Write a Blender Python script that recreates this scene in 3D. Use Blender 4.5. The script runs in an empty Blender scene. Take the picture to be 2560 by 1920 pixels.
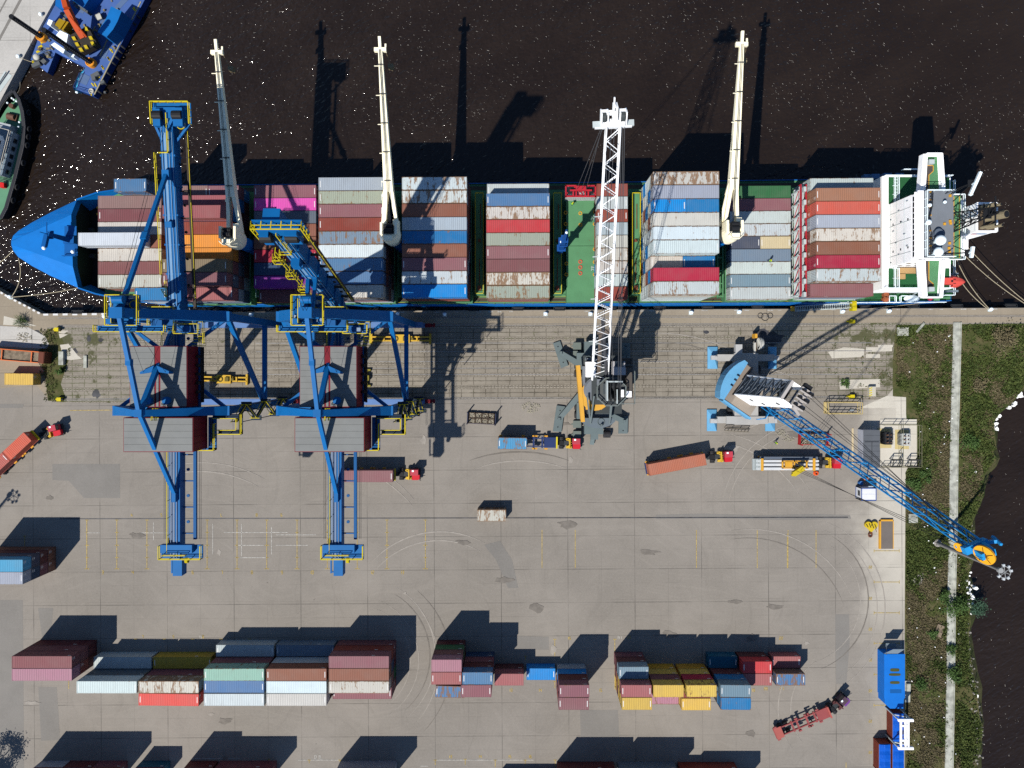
import bpy, bmesh, math, random
from mathutils import Vector, Matrix
R = random.Random(7)
H, F, NX, NY = 155.0, 1798.0, 1305.0, 906.0     # camera height, focal length and foot point measured on the photograph
SC = bpy.context.scene
COL = SC.collection
WZ = -2.5                                        # water level below the quay

def P(px, py, z=0.0):
    k = (H - z) / F
    return Vector(((px - NX) * k, -(py - NY) * k, z))
def lin(c):
    return tuple((v/255/12.92 if v/255 <= .04045 else ((v/255+.055)/1.055)**2.4) for v in c[:3])

# ---------------------------------------------------------------- mesh builder
class MB:
    def __init__(s):
        s.v = []; s.f = []
    def quad(s, *pts):
        n = len(s.v); s.v += [tuple(p) for p in pts]; s.f.append(tuple(range(n, n+len(pts)))); return s
    def box(s, x0, x1, y0, y1, z0, z1, rot=0, o=(0, 0)):
        n = len(s.v); c, sn = math.cos(rot), math.sin(rot)
        for z in (z0, z1):
            for x, y in ((x0, y0), (x1, y0), (x1, y1), (x0, y1)):
                s.v.append((o[0]+x*c-y*sn, o[1]+x*sn+y*c, z))
        for f in ((3, 2, 1, 0), (4, 5, 6, 7), (0, 1, 5, 4), (1, 2, 6, 5), (2, 3, 7, 6), (3, 0, 4, 7)):
            s.f.append(tuple(n+i for i in f))
        return s
    def cbox(s, c, sx, sy, sz, rot=0):
        return s.box(-sx/2, sx/2, -sy/2, sy/2, c[2], c[2]+sz, rot, (c[0], c[1]))
    def prism(s, pts, z0, z1):
        n = len(s.v); m = len(pts)
        a = sum(pts[i][0]*pts[(i+1) % m][1]-pts[(i+1) % m][0]*pts[i][1] for i in range(m))
        if a < 0: pts = pts[::-1]
        s.v += [(p[0], p[1], z0) for p in pts] + [(p[0], p[1], z1) for p in pts]
        s.f.append(tuple(n+i for i in range(m))[::-1]); s.f.append(tuple(n+m+i for i in range(m)))
        for i in range(m):
            j = (i+1) % m; s.f.append((n+i, n+j, n+m+j, n+m+i))
        return s
    def beam(s, a, b, w, h=None, up=(0, 0, 1), w2=None, h2=None):
        a = Vector(a); b = Vector(b); h = h or w; w2 = w2 or w; h2 = h2 or h
        d = (b-a)
        if d.length < 1e-6: return s
        d.normalize(); u = Vector(up)
        if abs(d.dot(u)) > .98: u = Vector((0, 1, 0))
        sd = d.cross(u).normalized(); u = sd.cross(d).normalized()
        n = len(s.v)
        for p, ww, hh in ((a, w, h), (b, w2, h2)):
            for i, j in ((-1, -1), (1, -1), (1, 1), (-1, 1)):
                s.v.append(tuple(p+sd*i*ww/2+u*j*hh/2))
        for f in ((0, 1, 2, 3), (7, 6, 5, 4), (0, 4, 5, 1), (1, 5, 6, 2), (2, 6, 7, 3), (3, 7, 4, 0)):
            s.f.append(tuple(n+i for i in f))
        return s
    def tube(s, a, b, r, r2=None, k=8, cap=True):
        a = Vector(a); b = Vector(b); r2 = r if r2 is None else r2
        d = (b-a)
        if d.length < 1e-6: return s
        d.normalize(); u = Vector((0, 0, 1)) if abs(d.z) < .9 else Vector((1, 0, 0))
        x = d.cross(u).normalized(); y = d.cross(x); n = len(s.v)
        for p, rr in ((a, r), (b, r2)):
            for i in range(k):
                t = 2*math.pi*i/k; s.v.append(tuple(p+x*math.cos(t)*rr+y*math.sin(t)*rr))
        for i in range(k):
            j = (i+1) % k; s.f.append((n+j, n+i, n+k+i, n+k+j))
        if cap:
            s.f.append(tuple(n+i for i in range(k))); s.f.append(tuple(n+k+i for i in range(k))[::-1])
        return s
    def path(s, pts, r, k=6):
        for a, b in zip(pts, pts[1:]): s.tube(a, b, r, k=k)
        return s
    def cyl(s, c, r, h, r2=None, k=16):
        return s.tube(c, (c[0], c[1], c[2]+h), r, r2, k)
    def ball(s, c, rx, ry=None, rz=None, k=12, m=8, zmin=-1.0):
        ry = ry or rx; rz = rz or rx; n = len(s.v); rows = []
        a0 = math.asin(max(-1, zmin))
        for i in range(m+1):
            a = a0+(math.pi/2-a0)*i/m; row = []
            for j in range(k):
                t = 2*math.pi*j/k; row.append(len(s.v))
                s.v.append((c[0]+rx*math.cos(a)*math.cos(t), c[1]+ry*math.cos(a)*math.sin(t), c[2]+rz*math.sin(a)))
            rows.append(row)
        for i in range(m):
            for j in range(k):
                q = (j+1) % k; s.f.append((rows[i][j], rows[i][q], rows[i+1][q], rows[i+1][j]))
        return s
    def torus(s, c, rr, r, axis='z', k=14, m=6, rot=0):
        n = len(s.v)
        for i in range(k):
            t = 2*math.pi*i/k
            for j in range(m):
                q = 2*math.pi*j/m; a = rr+r*math.cos(q); p = (a*math.cos(t), a*math.sin(t), r*math.sin(q))
                if axis == 'y': p = (p[0], p[2], p[1])
                if axis == 'x': p = (p[2], p[0], p[1])
                x = p[0]*math.cos(rot)-p[1]*math.sin(rot); y = p[0]*math.sin(rot)+p[1]*math.cos(rot)
                s.v.append((c[0]+x, c[1]+y, c[2]+p[2]))
        for i in range(k):
            for j in range(m):
                a, b = (i+1) % k, (j+1) % m
                s.f.append((n+i*m+j, n+a*m+j, n+a*m+b, n+i*m+b))
        return s
    def rail(s, pts, h=1.1, r=.05, mid=True, step=2.0):
        """guard rail along floor points"""
        for a, b in zip(pts, pts[1:]):
            a = Vector(a); b = Vector(b); up = Vector((0, 0, h))
            s.beam(a+up, b+up, r*2)
            if mid: s.beam(a+up*.5, b+up*.5, r*1.4)
            n = max(1, int(round((b-a).length/step)))
            for i in range(n+1):
                p = a.lerp(b, i/n); s.beam(p, p+up, r*1.7)
        return s
    def lattice(s, a, b, w, d, wb, db, n, rc, rb, up=(0, 0, 1)):
        """four-chord lattice boom from a to b; w,d at a, wb,db at b"""
        a = Vector(a); b = Vector(b); ax = (b-a).normalized(); sd = ax.cross(Vector(up)).normalized(); u = sd.cross(ax)
        def pt(t, i, j):
            return a.lerp(b, t)+sd*i*(w+(wb-w)*t)/2+u*j*(d+(db-d)*t)/2
        cs = ((-1, -1), (1, -1), (1, 1), (-1, 1))
        for i, j in cs: s.tube(pt(0, i, j), pt(1, i, j), rc, rc*.8, 6)
        for q in range(n):
            t0, t1 = q/n, (q+1)/n
            for k in range(4):
                p, r = cs[k], cs[(k+1) % 4]
                if q % 2: p, r = r, p
                s.tube(pt(t0, *p), pt(t1, *r), rb, k=5)
        return s
    def xf(s, M):
        s.v = [tuple(M @ Vector(p)) for p in s.v]; return s
    def mesh(s, name, smooth=False):
        me = bpy.data.meshes.new(name); me.from_pydata(s.v, [], s.f); me.update()
        if smooth:
            for p in me.polygons: p.use_smooth = True
        return me
    def build(s, name, mat, parent=None, col=None, rust=.12, smooth=False):
        o = bpy.data.objects.new(name, s.mesh(name, smooth)); COL.objects.link(o)
        o.data.materials.append(mat)
        if parent: o.parent = parent
        if col is not None: paintcol(o, col, rust)
        return o

def paintcol(o, col, rust=.12):
    k = 1.0 if col in BRIGHT else KP
    o.color = (*[v*k for v in lin(PAL[col] if isinstance(col, str) else col)], rust)
def tag(o, label, cat, group=None, kind=None):
    if label: o['label'] = label
    if cat: o['category'] = cat
    if group: o['group'] = group
    if kind: o['kind'] = kind
    return o
def empty(name, loc, rz=0, label=None, cat=None, group=None):
    o = bpy.data.objects.new(name, None); COL.objects.link(o); o.location = loc; o.rotation_euler = (0, 0, rz)
    o.empty_display_size = .2
    return tag(o, label, cat, group)
def structure(o):
    o['kind'] = 'structure'; return o
def dup(root, loc, rz=None, label=None, group=None):
    def cp(o, par):
        c = o.copy(); COL.objects.link(c); c.parent = par
        for ch in KIDS.get(o.name, None) or list(o.children): cp(ch, c)
        return c
    r = cp(root, None); r.location = loc
    if rz is not None: r.rotation_euler = (0, 0, rz)
    if label: r['label'] = label
    if group: r['group'] = group
    return r
KIDS = {}

KP = .6                                           # paint colours were read off sunlit surfaces of the photograph
BRIGHT = ('shipwhite', 'ivory', 'white', 'black', 'boomwhite')
PAL = dict(white=(222, 234, 238), cream=(213, 211, 200), grey=(178, 190, 200), slate=(104, 115, 130), taupe=(150, 118, 112),
  maroon=(140, 88, 92), mauve=(148, 100, 106), brown=(152, 98, 80), redbrown=(150, 72, 62), tan=(176, 126, 96), red=(212, 70, 76),
  coral=(220, 104, 82), scarlet=(236, 92, 82), crimson=(186, 48, 74), magenta=(232, 92, 186), purple=(140, 44, 150), pink=(186, 132, 150),
  orange=(242, 158, 62), yellow=(228, 192, 92), gold=(236, 176, 60), khaki=(146, 130, 102), mustard=(206, 172, 66), brick=(190, 114, 86), green=(58, 116, 74), mint=(156, 200, 178), sage=(166, 174, 160),
  teal=(22, 104, 136), blue=(36, 128, 192), sky=(80, 164, 208), denim=(86, 130, 176), navy=(54, 80, 116), steel=(126, 152, 172), beige=(222, 204, 170),
  indigo=(84, 88, 110), rose=(176, 106, 108), lilac=(174, 182, 194), azure=(18, 142, 218), darkred=(110, 58, 60),
  craneblue=(6, 108, 178), hullblue=(0, 124, 214), railyellow=(226, 206, 30), houseroof=(150, 152, 150), housered=(130, 24, 40),
  shipwhite=(244, 244, 244), ivory=(238, 230, 202), deckgreen=(96, 152, 108), darkgreen=(46, 104, 62), lightblue=(96, 172, 220), boomblue=(40, 160, 232),
  machgrey=(118, 128, 132), black=(26, 27, 30), darkgrey=(62, 66, 70), trayred=(200, 44, 58), rust=(140, 84, 60), cyan=(40, 170, 214), bargeblue=(66, 106, 190),
  deckgrey=(124, 130, 138), excorange=(206, 84, 36), tugdeck=(104, 158, 124), paleg=(204, 214, 214), boomwhite=(226, 228, 230))
# ---------------------------------------------------------------- materials
class NT:
    def __init__(s, name):
        s.m = bpy.data.materials.new(name); s.m.use_nodes = True; s.t = s.m.node_tree; s.t.nodes.clear()
        s.out = s.t.nodes.new('ShaderNodeOutputMaterial'); s.b = s.t.nodes.new('ShaderNodeBsdfPrincipled')
        s.t.links.new(s.b.outputs[0], s.out.inputs[0])
    def n(s, t, **k):
        o = s.t.nodes.new(t)
        for a, v in k.items(): setattr(o, a, v)
        return o
    def put(s, sock, v):
        if hasattr(v, 'is_output'): s.t.links.new(v, sock)
        elif v is not None:
            if isinstance(v, (tuple, list)) and len(v) == 3 and sock.type == 'RGBA': v = (*v, 1)
            sock.default_value = v
    def math(s, op, a, b=None, c=None, clamp=False):
        o = s.n('ShaderNodeMath', operation=op, use_clamp=clamp)
        for i, v in enumerate((a, b, c)):
            if v is not None: s.put(o.inputs[i], v)
        return o.outputs[0]
    def mix(s, fac, a, b, mode='MIX'):
        o = s.n('ShaderNodeMix', data_type='RGBA', blend_type=mode)
        s.put(o.inputs[0], fac); s.put(o.inputs[6], a); s.put(o.inputs[7], b); return o.outputs[2]
    def pos(s): return s.n('ShaderNodeNewGeometry').outputs['Position']
    def obj(s): return s.n('ShaderNodeTexCoord').outputs['Object']
    def map(s, v, scale=(1, 1, 1), rot=(0, 0, 0), loc=(0, 0, 0)):
        o = s.n('ShaderNodeMapping'); s.put(o.inputs[0], v)
        s.put(o.inputs['Scale'], scale); s.put(o.inputs['Rotation'], rot); s.put(o.inputs['Location'], loc); return o.outputs[0]
    def noise(s, v, scale, detail=3, rough=.55, col=False):
        o = s.n('ShaderNodeTexNoise'); s.put(o.inputs['Vector'], v); s.put(o.inputs['Scale'], scale)
        s.put(o.inputs['Detail'], detail); s.put(o.inputs['Roughness'], rough); return o.outputs['Color' if col else 'Fac']
    def ramp(s, f, lo, hi, a=0.0, b=1.0):
        o = s.n('ShaderNodeMapRange', interpolation_type='SMOOTHSTEP', clamp=True); s.put(o.inputs[0], f)
        for i, v in enumerate((lo, hi, a, b)): s.put(o.inputs[1+i], v)
        return o.outputs[0]
    def xyz(s, v):
        o = s.n('ShaderNodeSeparateXYZ'); s.put(o.inputs[0], v); return o.outputs
    def comb(s, x, y, z=0.0):
        o = s.n('ShaderNodeCombineXYZ')
        for i, v in enumerate((x, y, z)): s.put(o.inputs[i], v)
        return o.outputs[0]
    def bump(s, h, strength=.3, dist=.05):
        o = s.n('ShaderNodeBump'); s.put(o.inputs['Height'], h); s.put(o.inputs['Strength'], strength); s.put(o.inputs['Distance'], dist)
        s.t.links.new(o.outputs[0], s.b.inputs['Normal'])
    def done(s, col, rough=.7, spec=.3, metal=0.0):
        s.put(s.b.inputs['Base Color'], col); s.put(s.b.inputs['Roughness'], rough)
        s.put(s.b.inputs['Specular IOR Level'], spec); s.put(s.b.inputs['Metallic'], metal); return s.m
    def line(s, x, period, half, off=0.0):
        """1 on a thin line repeated every `period`"""
        f = s.math('FRACT', s.math('MULTIPLY_ADD', x, 1/period, off))
        d = s.math('ABSOLUTE', s.math('SUBTRACT', f, .5))
        return s.math('GREATER_THAN', d, .5-half/period)

def m_paint():
    g = NT('painted_steel'); oi = g.n('ShaderNodeObjectInfo'); rnd = oi.outputs['Random']
    v = g.n('ShaderNodeVectorMath', operation='ADD'); g.put(v.inputs[0], g.obj()); g.put(v.inputs[1], g.comb(g.math('MULTIPLY', rnd, 91.), g.math('MULTIPLY', rnd, 37.), 0.))
    v = v.outputs[0]
    big = g.noise(v, .5, 4); fine = g.noise(v, 4., 3)
    c = g.mix(g.ramp(big, .3, .75, 0., .28), oi.outputs['Color'], g.mix(1., oi.outputs['Color'], (.6, .6, .6), 'MULTIPLY'))
    c = g.mix(g.math('MULTIPLY', fine, .2), c, (.45, .45, .45), 'SOFT_LIGHT')
    thr = g.math('SUBTRACT', .78, g.math('MULTIPLY', oi.outputs['Alpha'], .35))
    r = g.ramp(g.math('ADD', g.math('MULTIPLY', big, .55), g.math('MULTIPLY', fine, .45)), thr, g.math('ADD', thr, .07), 0., .7)
    c = g.mix(r, c, (.105, .05, .027))
    return g.done(c, .6, .16)

def m_container(attr=False):
    g = NT('stacked_container_paint' if attr else 'container_paint'); oi = g.n('ShaderNodeObjectInfo'); rnd = oi.outputs['Random']
    if attr:
        a = g.n('ShaderNodeAttribute', attribute_name='Col'); base = a.outputs['Color']; rust = .35
    else: base = oi.outputs['Color']; rust = oi.outputs['Alpha']
    off = g.comb(g.math('MULTIPLY', rnd, 83.), g.math('MULTIPLY', rnd, 47.), g.math('MULTIPLY', rnd, 29.))
    v = g.n('ShaderNodeVectorMath', operation='ADD'); ob = g.obj(); g.put(v.inputs[0], ob); g.put(v.inputs[1], off); v = v.outputs[0]
    x, y, z = g.xyz(ob)[0:3]
    big = g.noise(v, .35, 3); mid = g.noise(g.map(v, (1.9, .45, .5)), .8, 4, .62); fine = g.noise(g.map(v, (3., 1., 1.)), 1.6, 3)
    c = g.mix(g.ramp(big, .35, .7, 0., .24), base, g.mix(.45, base, (.2, .187, .168)))          # sun-bleached and grimy areas
    c = g.mix(g.ramp(mid, .5, .75, 0., .22), c, g.mix(.6, base, (.085, .072, .06)))              # streaks of dirt across the roof
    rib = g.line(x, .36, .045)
    c = g.mix(g.math('MULTIPLY', rib, .2), c, g.mix(.7, c, (.08, .07, .06)))                    # darker lines repeated along the corrugation
    thr = g.math('SUBTRACT', .79, g.math('MULTIPLY', rust, .345))
    f = g.math('ADD', g.math('MULTIPLY', mid, .68), g.math('MULTIPLY', fine, .32))
    edge = g.ramp(g.math('ABSOLUTE', y), 1.0, 1.22, 0., .07)
    f = g.math('ADD', f, g.math('MULTIPLY', edge, g.math('MULTIPLY', rust, 2.)))
    r = g.ramp(f, thr, g.math('ADD', thr, .06), 0., .85)
    c = g.mix(r, c, g.mix(fine, (.125, .055, .022), (.19, .108, .05)))
    pz = g.noise(g.map(v, (.42, 1.1, .6)), .9, 2)                                               # touched-up panels
    return g.done(c, .62, .16)

def m_marking():
    g = NT('white_marking'); n = g.noise(g.obj(), 3., 2)
    return g.done(g.mix(n, (.6, .6, .59), (.42, .42, .41)), .6, .3)

def m_concrete(name, c0, c1, joints=True, tracks=True, pale=False):
    g = NT(name); p = g.map(g.pos(), rot=(0, 0, -.006)); x, y = g.xyz(p)[0:2]
    big = g.noise(p, .035, 4); mid = g.noise(p, .22, 5, .65); fine = g.noise(p, 2.4, 4, .7); grit = g.noise(p, 9., 2)
    c = g.mix(g.ramp(big, .3, .7), c0, c1)
    c = g.mix(g.ramp(mid, .35, .75, 0., .3), c, tuple(v*.74 for v in c0))
    c = g.mix(g.ramp(fine, .3, .8, 0., .3), c, tuple(v*1.22 for v in c1))
    c = g.mix(g.ramp(grit, .55, .8, 0., .25), c, tuple(v*.62 for v in c0))
    if tracks:
        w = g.noise(p, .02, 2, col=True); q = g.n('ShaderNodeVectorMath', operation='MULTIPLY_ADD'); g.put(q.inputs[0], w); g.put(q.inputs[1], (60, 60, 0)); g.put(q.inputs[2], p)
        t = g.noise(g.map(q.outputs[0], (.05, 1.1, 1)), 1., 5, .6)
        c = g.mix(g.ramp(t, .5, .66, 0., .13), c, tuple(v*1.25 for v in c1))
        t2 = g.noise(g.map(q.outputs[0], (.9, .06, 1), loc=(5, 9, 0)), 1., 5, .6)
        c = g.mix(g.ramp(t2, .54, .7, 0., .14), c, tuple(v*.6 for v in c0))
        spot = g.ramp(g.noise(p, .9, 2), .74, .8, 0., .6)
        c = g.mix(spot, c, tuple(v*.45 for v in c0))
    if pale:                                                                          # newer, paler concrete along the grass edge
        wob = g.math('ADD', g.math('MULTIPLY', g.math('SUBTRACT', g.noise(p, .07, 4, .6), .5), 20.), g.math('MULTIPLY', g.math('SUBTRACT', g.noise(p, .5, 4, .7), .5), 4.))
        pf = g.math('MULTIPLY', g.ramp(g.math('ADD', x, wob), 70., 80.5, 0., .95), g.ramp(y, -62., -44., .25, 1.))
        pf = g.math('MULTIPLY', pf, g.ramp(y, -4., -9., 0., 1.))
        c = g.mix(pf, c, g.mix(mid, (.44, .41, .35), (.3, .28, .24)))
    if joints:
        jm = g.math('MAXIMUM', g.line(y, 7.17, .07, .225), g.line(x, 14.4, .07, .33))
        j2 = g.math('MAXIMUM', g.line(y, 3.585, .045, .28), g.line(x, 7.2, .05, .66))
        wn = g.ramp(g.noise(p, .12, 3), .35, .65)
        c = g.mix(g.math('MULTIPLY', jm, g.math('MULTIPLY_ADD', wn, .45, .12)), c, (.03, .028, .025))
        c = g.mix(g.math('MULTIPLY', j2, g.math('MULTIPLY', wn, .22)), c, (.035, .033, .03))
    g.bump(g.math('ADD', g.math('MULTIPLY', fine, .6), g.math('MULTIPLY', grit, .4)), .25, .03)
    return g.done(c, .88, .2)

def m_slabs():
    """old quay apron: pale slabs between sunken rails, moss in the joints"""
    g = NT('mossy_apron_slabs'); p = g.map(g.pos(), rot=(0, 0, -.006)); x, y = g.xyz(p)[0:2]
    w = g.noise(p, 1.2, 3); wob = g.math('MULTIPLY', g.math('SUBTRACT', w, .5), .5)
    xw = g.math('ADD', x, wob); yw = g.math('ADD', y, g.math('MULTIPLY', wob, .6))
    big = g.noise(p, .06, 4); mid = g.noise(p, .4, 5, .6); fine = g.noise(p, 3., 4, .7)
    cell = g.n('ShaderNodeTexWhiteNoise', noise_dimensions='2D')
    cid = g.comb(g.math('FLOOR', g.math('MULTIPLY_ADD', x, 1/2.62, .5)), g.math('FLOOR', g.math('MULTIPLY_ADD', y, 1/1.3, .5)))
    g.put(cell.inputs['Vector'], cid)
    ct = g.math('MULTIPLY', cell.outputs['Value'], .4)
    c = g.mix(ct, (.175, .155, .126), (.27, .245, .203))
    c = g.mix(g.ramp(big, .35, .7, 0., .5), c, (.12, .105, .083))
    c = g.mix(g.ramp(fine, .4, .8, 0., .3), c, (.22, .2, .17))
    c = g.mix(g.ramp(mid, .5, .75, 0., .4), c, (.075, .066, .052))
    # rows of round sleeper pads
    by = g.math('FRACT', g.math('MULTIPLY_ADD', y, 1/2.6, .2)); band = g.math('LESS_THAN', by, .36)
    dx = g.math('MULTIPLY', g.math('SUBTRACT', g.math('FRACT', g.math('MULTIPLY', xw, 1/.74)), .5), .74)
    dy = g.math('MULTIPLY', g.math('SUBTRACT', by, .18), 2.6)
    rr = g.math('SQRT', g.math('ADD', g.math('POWER', g.math('ABSOLUTE', dx), 2.), g.math('POWER', g.math('ABSOLUTE', dy), 2.)))
    dot = g.math('MULTIPLY', g.math('LESS_THAN', rr, .3), band)
    c = g.mix(g.math('MULTIPLY', band, .55), c, (.105, .092, .073))
    c = g.mix(g.math('MULTIPLY', dot, g.ramp(big, .3, .6, .35, .9)), c, (.25, .225, .188))
    c = g.mix(g.math('MULTIPLY', g.math('LESS_THAN', rr, .1), band), c, (.065, .057, .048))
    j = g.math('MAXIMUM', g.line(yw, 1.3, .09, 0.), g.math('MULTIPLY', g.line(xw, 2.62, .08, 0.), g.math('SUBTRACT', 1., band)))
    edge = g.math('ADD', g.ramp(x, 50., 86., 0., .42), g.ramp(x, -76., -92., 0., .3))
    edge = g.math('ADD', edge, g.ramp(g.math('ABSOLUTE', g.math('SUBTRACT', y, 5.4)), 2., 0., 0., .16))
    mo = g.noise(p, .5, 5, .65); mossy = g.ramp(g.math('ADD', mo, edge), .6, .74)
    c = g.mix(g.math('MULTIPLY', j, g.ramp(mid, .3, .6, .3, .8)), c, g.mix(mossy, (.045, .039, .029), (.05, .058, .018)))
    over = g.ramp(g.math('ADD', g.noise(p, .33, 6, .7), g.math('MULTIPLY', edge, .62)), .72, .8, 0., .9)
    c = g.mix(over, c, g.mix(fine, (.028, .042, .012), (.08, .07, .036)))
    g.bump(fine, .3, .04)
    return g.done(c, .9, .15)

def m_ground_grass():
    g = NT('rough_grass_ground'); p = g.pos(); x, y = g.xyz(p)[0:2]
    big = g.noise(p, .09, 5, .6); mid = g.noise(p, .5, 5, .65); fine = g.noise(p, 3.2, 4, .7)
    c = g.mix(g.ramp(big, .35, .65), (.036, .05, .013), (.07, .066, .028))
    c = g.mix(g.ramp(mid, .45, .7, 0., .7), c, (.11, .086, .047))
    c = g.mix(g.ramp(fine, .45, .75, 0., .6), c, (.022, .034, .009))
    bare = g.ramp(g.noise(p, .16, 5, .65), .63, .7, 0., .85)
    c = g.mix(bare, c, g.mix(fine, (.19, .165, .125), (.13, .107, .077)))
    g.bump(fine, .6, .15)
    return g.done(c, .95, .1)

def m_leaf(name, a, b):
    g = NT(name); n = g.noise(g.pos(), .7, 3); f = g.noise(g.pos(), 6., 2)
    c = g.mix(g.ramp(n, .35, .65), a, b); c = g.mix(g.math('MULTIPLY', f, .4), c, tuple(v*1.6 for v in b))
    return g.done(c, .7, .2)

def m_water():
    g = NT('brown_harbour_water'); p = g.pos()
    q = g.map(p, (1, 1, 1), rot=(0, 0, -.55))
    swell = g.noise(g.map(q, (.05, .11, 1)), 1., 3); gust = g.ramp(g.noise(g.map(q, (.5, 1, 1)), .05, 3, .6), .38, .66)
    chop = g.noise(g.map(q, (.62, 1.25, 1)), WF, 1, .5)
    rip = g.noise(g.map(q, (.9, 1.5, 1)), WF*2.1, 1, .5)
    h = g.math('ADD', g.math('MULTIPLY', chop, .7), g.math('MULTIPLY', rip, .3))
    x = g.xyz(p)[0]
    calm = g.ramp(x, 74., 92., 1., .62)                                            # the sheltered basin beside the land
    g.bump(g.math('MULTIPLY', g.math('MULTIPLY', h, g.math('MULTIPLY_ADD', gust, GA, GB)), calm), 1., WAVE)
    c = g.mix(g.ramp(swell, .3, .7), (.0116, .0078, .006), (.0156, .0106, .008))
    m = g.done(c, WR, .5); g.b.inputs['IOR'].default_value = 1.33
    return m
WF, WR, GA, GB = .8, .09, .3, .7
WAVE = .75

def m_plain(name, c, rough=.7, var=.25, scale=1.5, spec=.3, metal=0.0):
    g = NT(name); n = g.noise(g.obj(), scale, 4)
    return g.done(g.mix(g.ramp(n, .3, .7, 0., 1.), tuple(v*(1-var) for v in c), tuple(min(1, v*(1+var)) for v in c)), rough, spec, metal)
def m_glass():
    g = NT('dark_window_glass'); m = g.done((.015, .02, .025), .08, .6); return m

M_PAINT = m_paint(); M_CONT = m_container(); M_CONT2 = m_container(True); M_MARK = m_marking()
M_YARD = m_concrete('yard_concrete', (.157, .142, .123), (.2, .181, .158), pale=True)
M_PALE = m_concrete('pale_concrete', (.34, .315, .265), (.42, .395, .34))
M_QUAY = m_concrete('quay_concrete', (.185, .154, .112), (.235, .2, .152), tracks=False)
M_WEST = m_concrete('weathered_quay_concrete', (.28, .27, .25), (.4, .385, .36), tracks=False)
M_PATCH = m_concrete('asphalt_patch', (.132, .124, .113), (.165, .155, .141), joints=False, tracks=False)
M_SLAB = m_slabs(); M_GRASSG = m_ground_grass(); M_WATER = m_water()
M_STONE = m_plain('old_concrete', (.27, .275, .24), .9, .3, .8)
M_RUBBLE = m_plain('rubble', (.18, .168, .15), .9, .4, 2.)
M_LEAF = m_leaf('grass_blades', (.022, .038, .008), (.062, .08, .02))
M_DRY = m_leaf('dry_grass_blades', (.07, .058, .03), (.105, .088, .048))
M_BUSH = m_leaf('shrub_leaves', (.022, .046, .01), (.042, .078, .018))
M_REED = m_leaf('reed_leaves', (.014, .038, .021), (.034, .07, .042))
M_BARK = m_plain('bark', (.09, .065, .045), .9)
M_ROPE = m_plain('mooring_rope', (.3, .26, .18), .9, .2, 8.)
M_RUBBER = m_plain('rubber', (.018, .018, .02), .8, .3)
M_STEEL = m_plain('bare_steel', (.16, .155, .15), .5, .3, 3., .5)
M_GLASS = m_glass()
M_FOAM = m_plain('white_foam_debris', (.8, .8, .78), .8, .1)
M_YLINE = m_plain('worn_yellow_road_paint', (.3, .22, .06), .85, .35, 2.2)
M_WLINE = m_plain('worn_white_road_paint', (.3, .29, .265), .85, .3, 2.2)
M_WOOD = m_plain('weathered_wood', (.16, .125, .088), .9, .35, 1.)
M_SKIN = m_plain('skin', (.42, .25, .18), .6, .1)
M_TAR = m_plain('oil_stain', (.03, .03, .034), .5, .5, .6)
def m_sheet():
    g = NT('glossy_blue_sheet'); oi = g.n('ShaderNodeObjectInfo'); n = g.noise(g.pos(), 1.4, 3); g.bump(n, .5, .2); return g.done(oi.outputs['Color'], .25, .5)
M_SHEET = m_sheet()
# ---------------------------------------------------------------- camera, sun, sky
cam = bpy.data.cameras.new('camera'); co = bpy.data.objects.new('camera', cam); COL.objects.link(co)
co.location = (0, 0, H); co.rotation_euler = (0, 0, 0)
cam.sensor_width = 36; cam.sensor_fit = 'HORIZONTAL'; cam.lens = 36*F/2560
cam.shift_x = -(NX-1280)/2560; cam.shift_y = (NY-960)/2560; cam.clip_start = 1; cam.clip_end = 3000
SC.camera = co
sd = Vector((-.495, -.61, 1)).normalized()          # towards the sun
sd_sun = sd.copy()
sl = bpy.data.lights.new('sun', 'SUN'); sl.energy = 4.3; sl.angle = math.radians(.53); sl.color = (1, .955, .88)
so = bpy.data.objects.new('sun', sl); COL.objects.link(so); so.rotation_euler = sd.to_track_quat('Z', 'Y').to_euler(); so.location = (-60, -80, 200)
w = bpy.data.worlds.new('World'); SC.world = w; w.use_nodes = True
nt = w.node_tree; bg = nt.nodes['Background']; sky = nt.nodes.new('ShaderNodeTexSky'); sky.sky_type = 'NISHITA'; sky.sun_disc = False
sky.sun_elevation = math.asin(sd.z); sky.sun_rotation = math.atan2(sd.x, sd.y); sky.altitude = 0; sky.air_density = 1; sky.dust_density = 0; sky.ozone_density = 5
nt.links.new(sky.outputs[0], bg.inputs[0]); bg.inputs[1].default_value = .075
SC.view_settings.view_transform = 'Standard'; SC.view_settings.look = 'None'; SC.view_settings.exposure = .68; SC.view_settings.gamma = 1
SC.cycles.use_denoising = False; SC.cycles.max_bounces = 5; SC.cycles.diffuse_bounces = 3; SC.cycles.glossy_bounces = 3; SC.cycles.sample_clamp_indirect = 4
# ---------------------------------------------------------------- ground, water, quays
def sheet(name, pts, z, mat, kind='structure'):
    """flat polygon from world points, triangulated"""
    bm = bmesh.new(); vs = [bm.verts.new((p[0], p[1], z)) for p in pts]
    f = bm.faces.new(vs); f.normal_update()
    if f.normal.z < 0: f.normal_flip()
    bmesh.ops.triangulate(bm, faces=[f])
    me = bpy.data.meshes.new(name); bm.to_mesh(me); bm.free()
    o = bpy.data.objects.new(name, me); COL.objects.link(o); me.materials.append(mat)
    if kind: o['kind'] = kind
    return o
def pxs(l, z=0.0): return [P(x, y, z) for x, y in l]
LIFT = [0.004]
def patch(name, l, mat, kind='structure'):
    LIFT[0] += .0006
    return sheet(name, pxs(l), LIFT[0], mat, kind)

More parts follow.
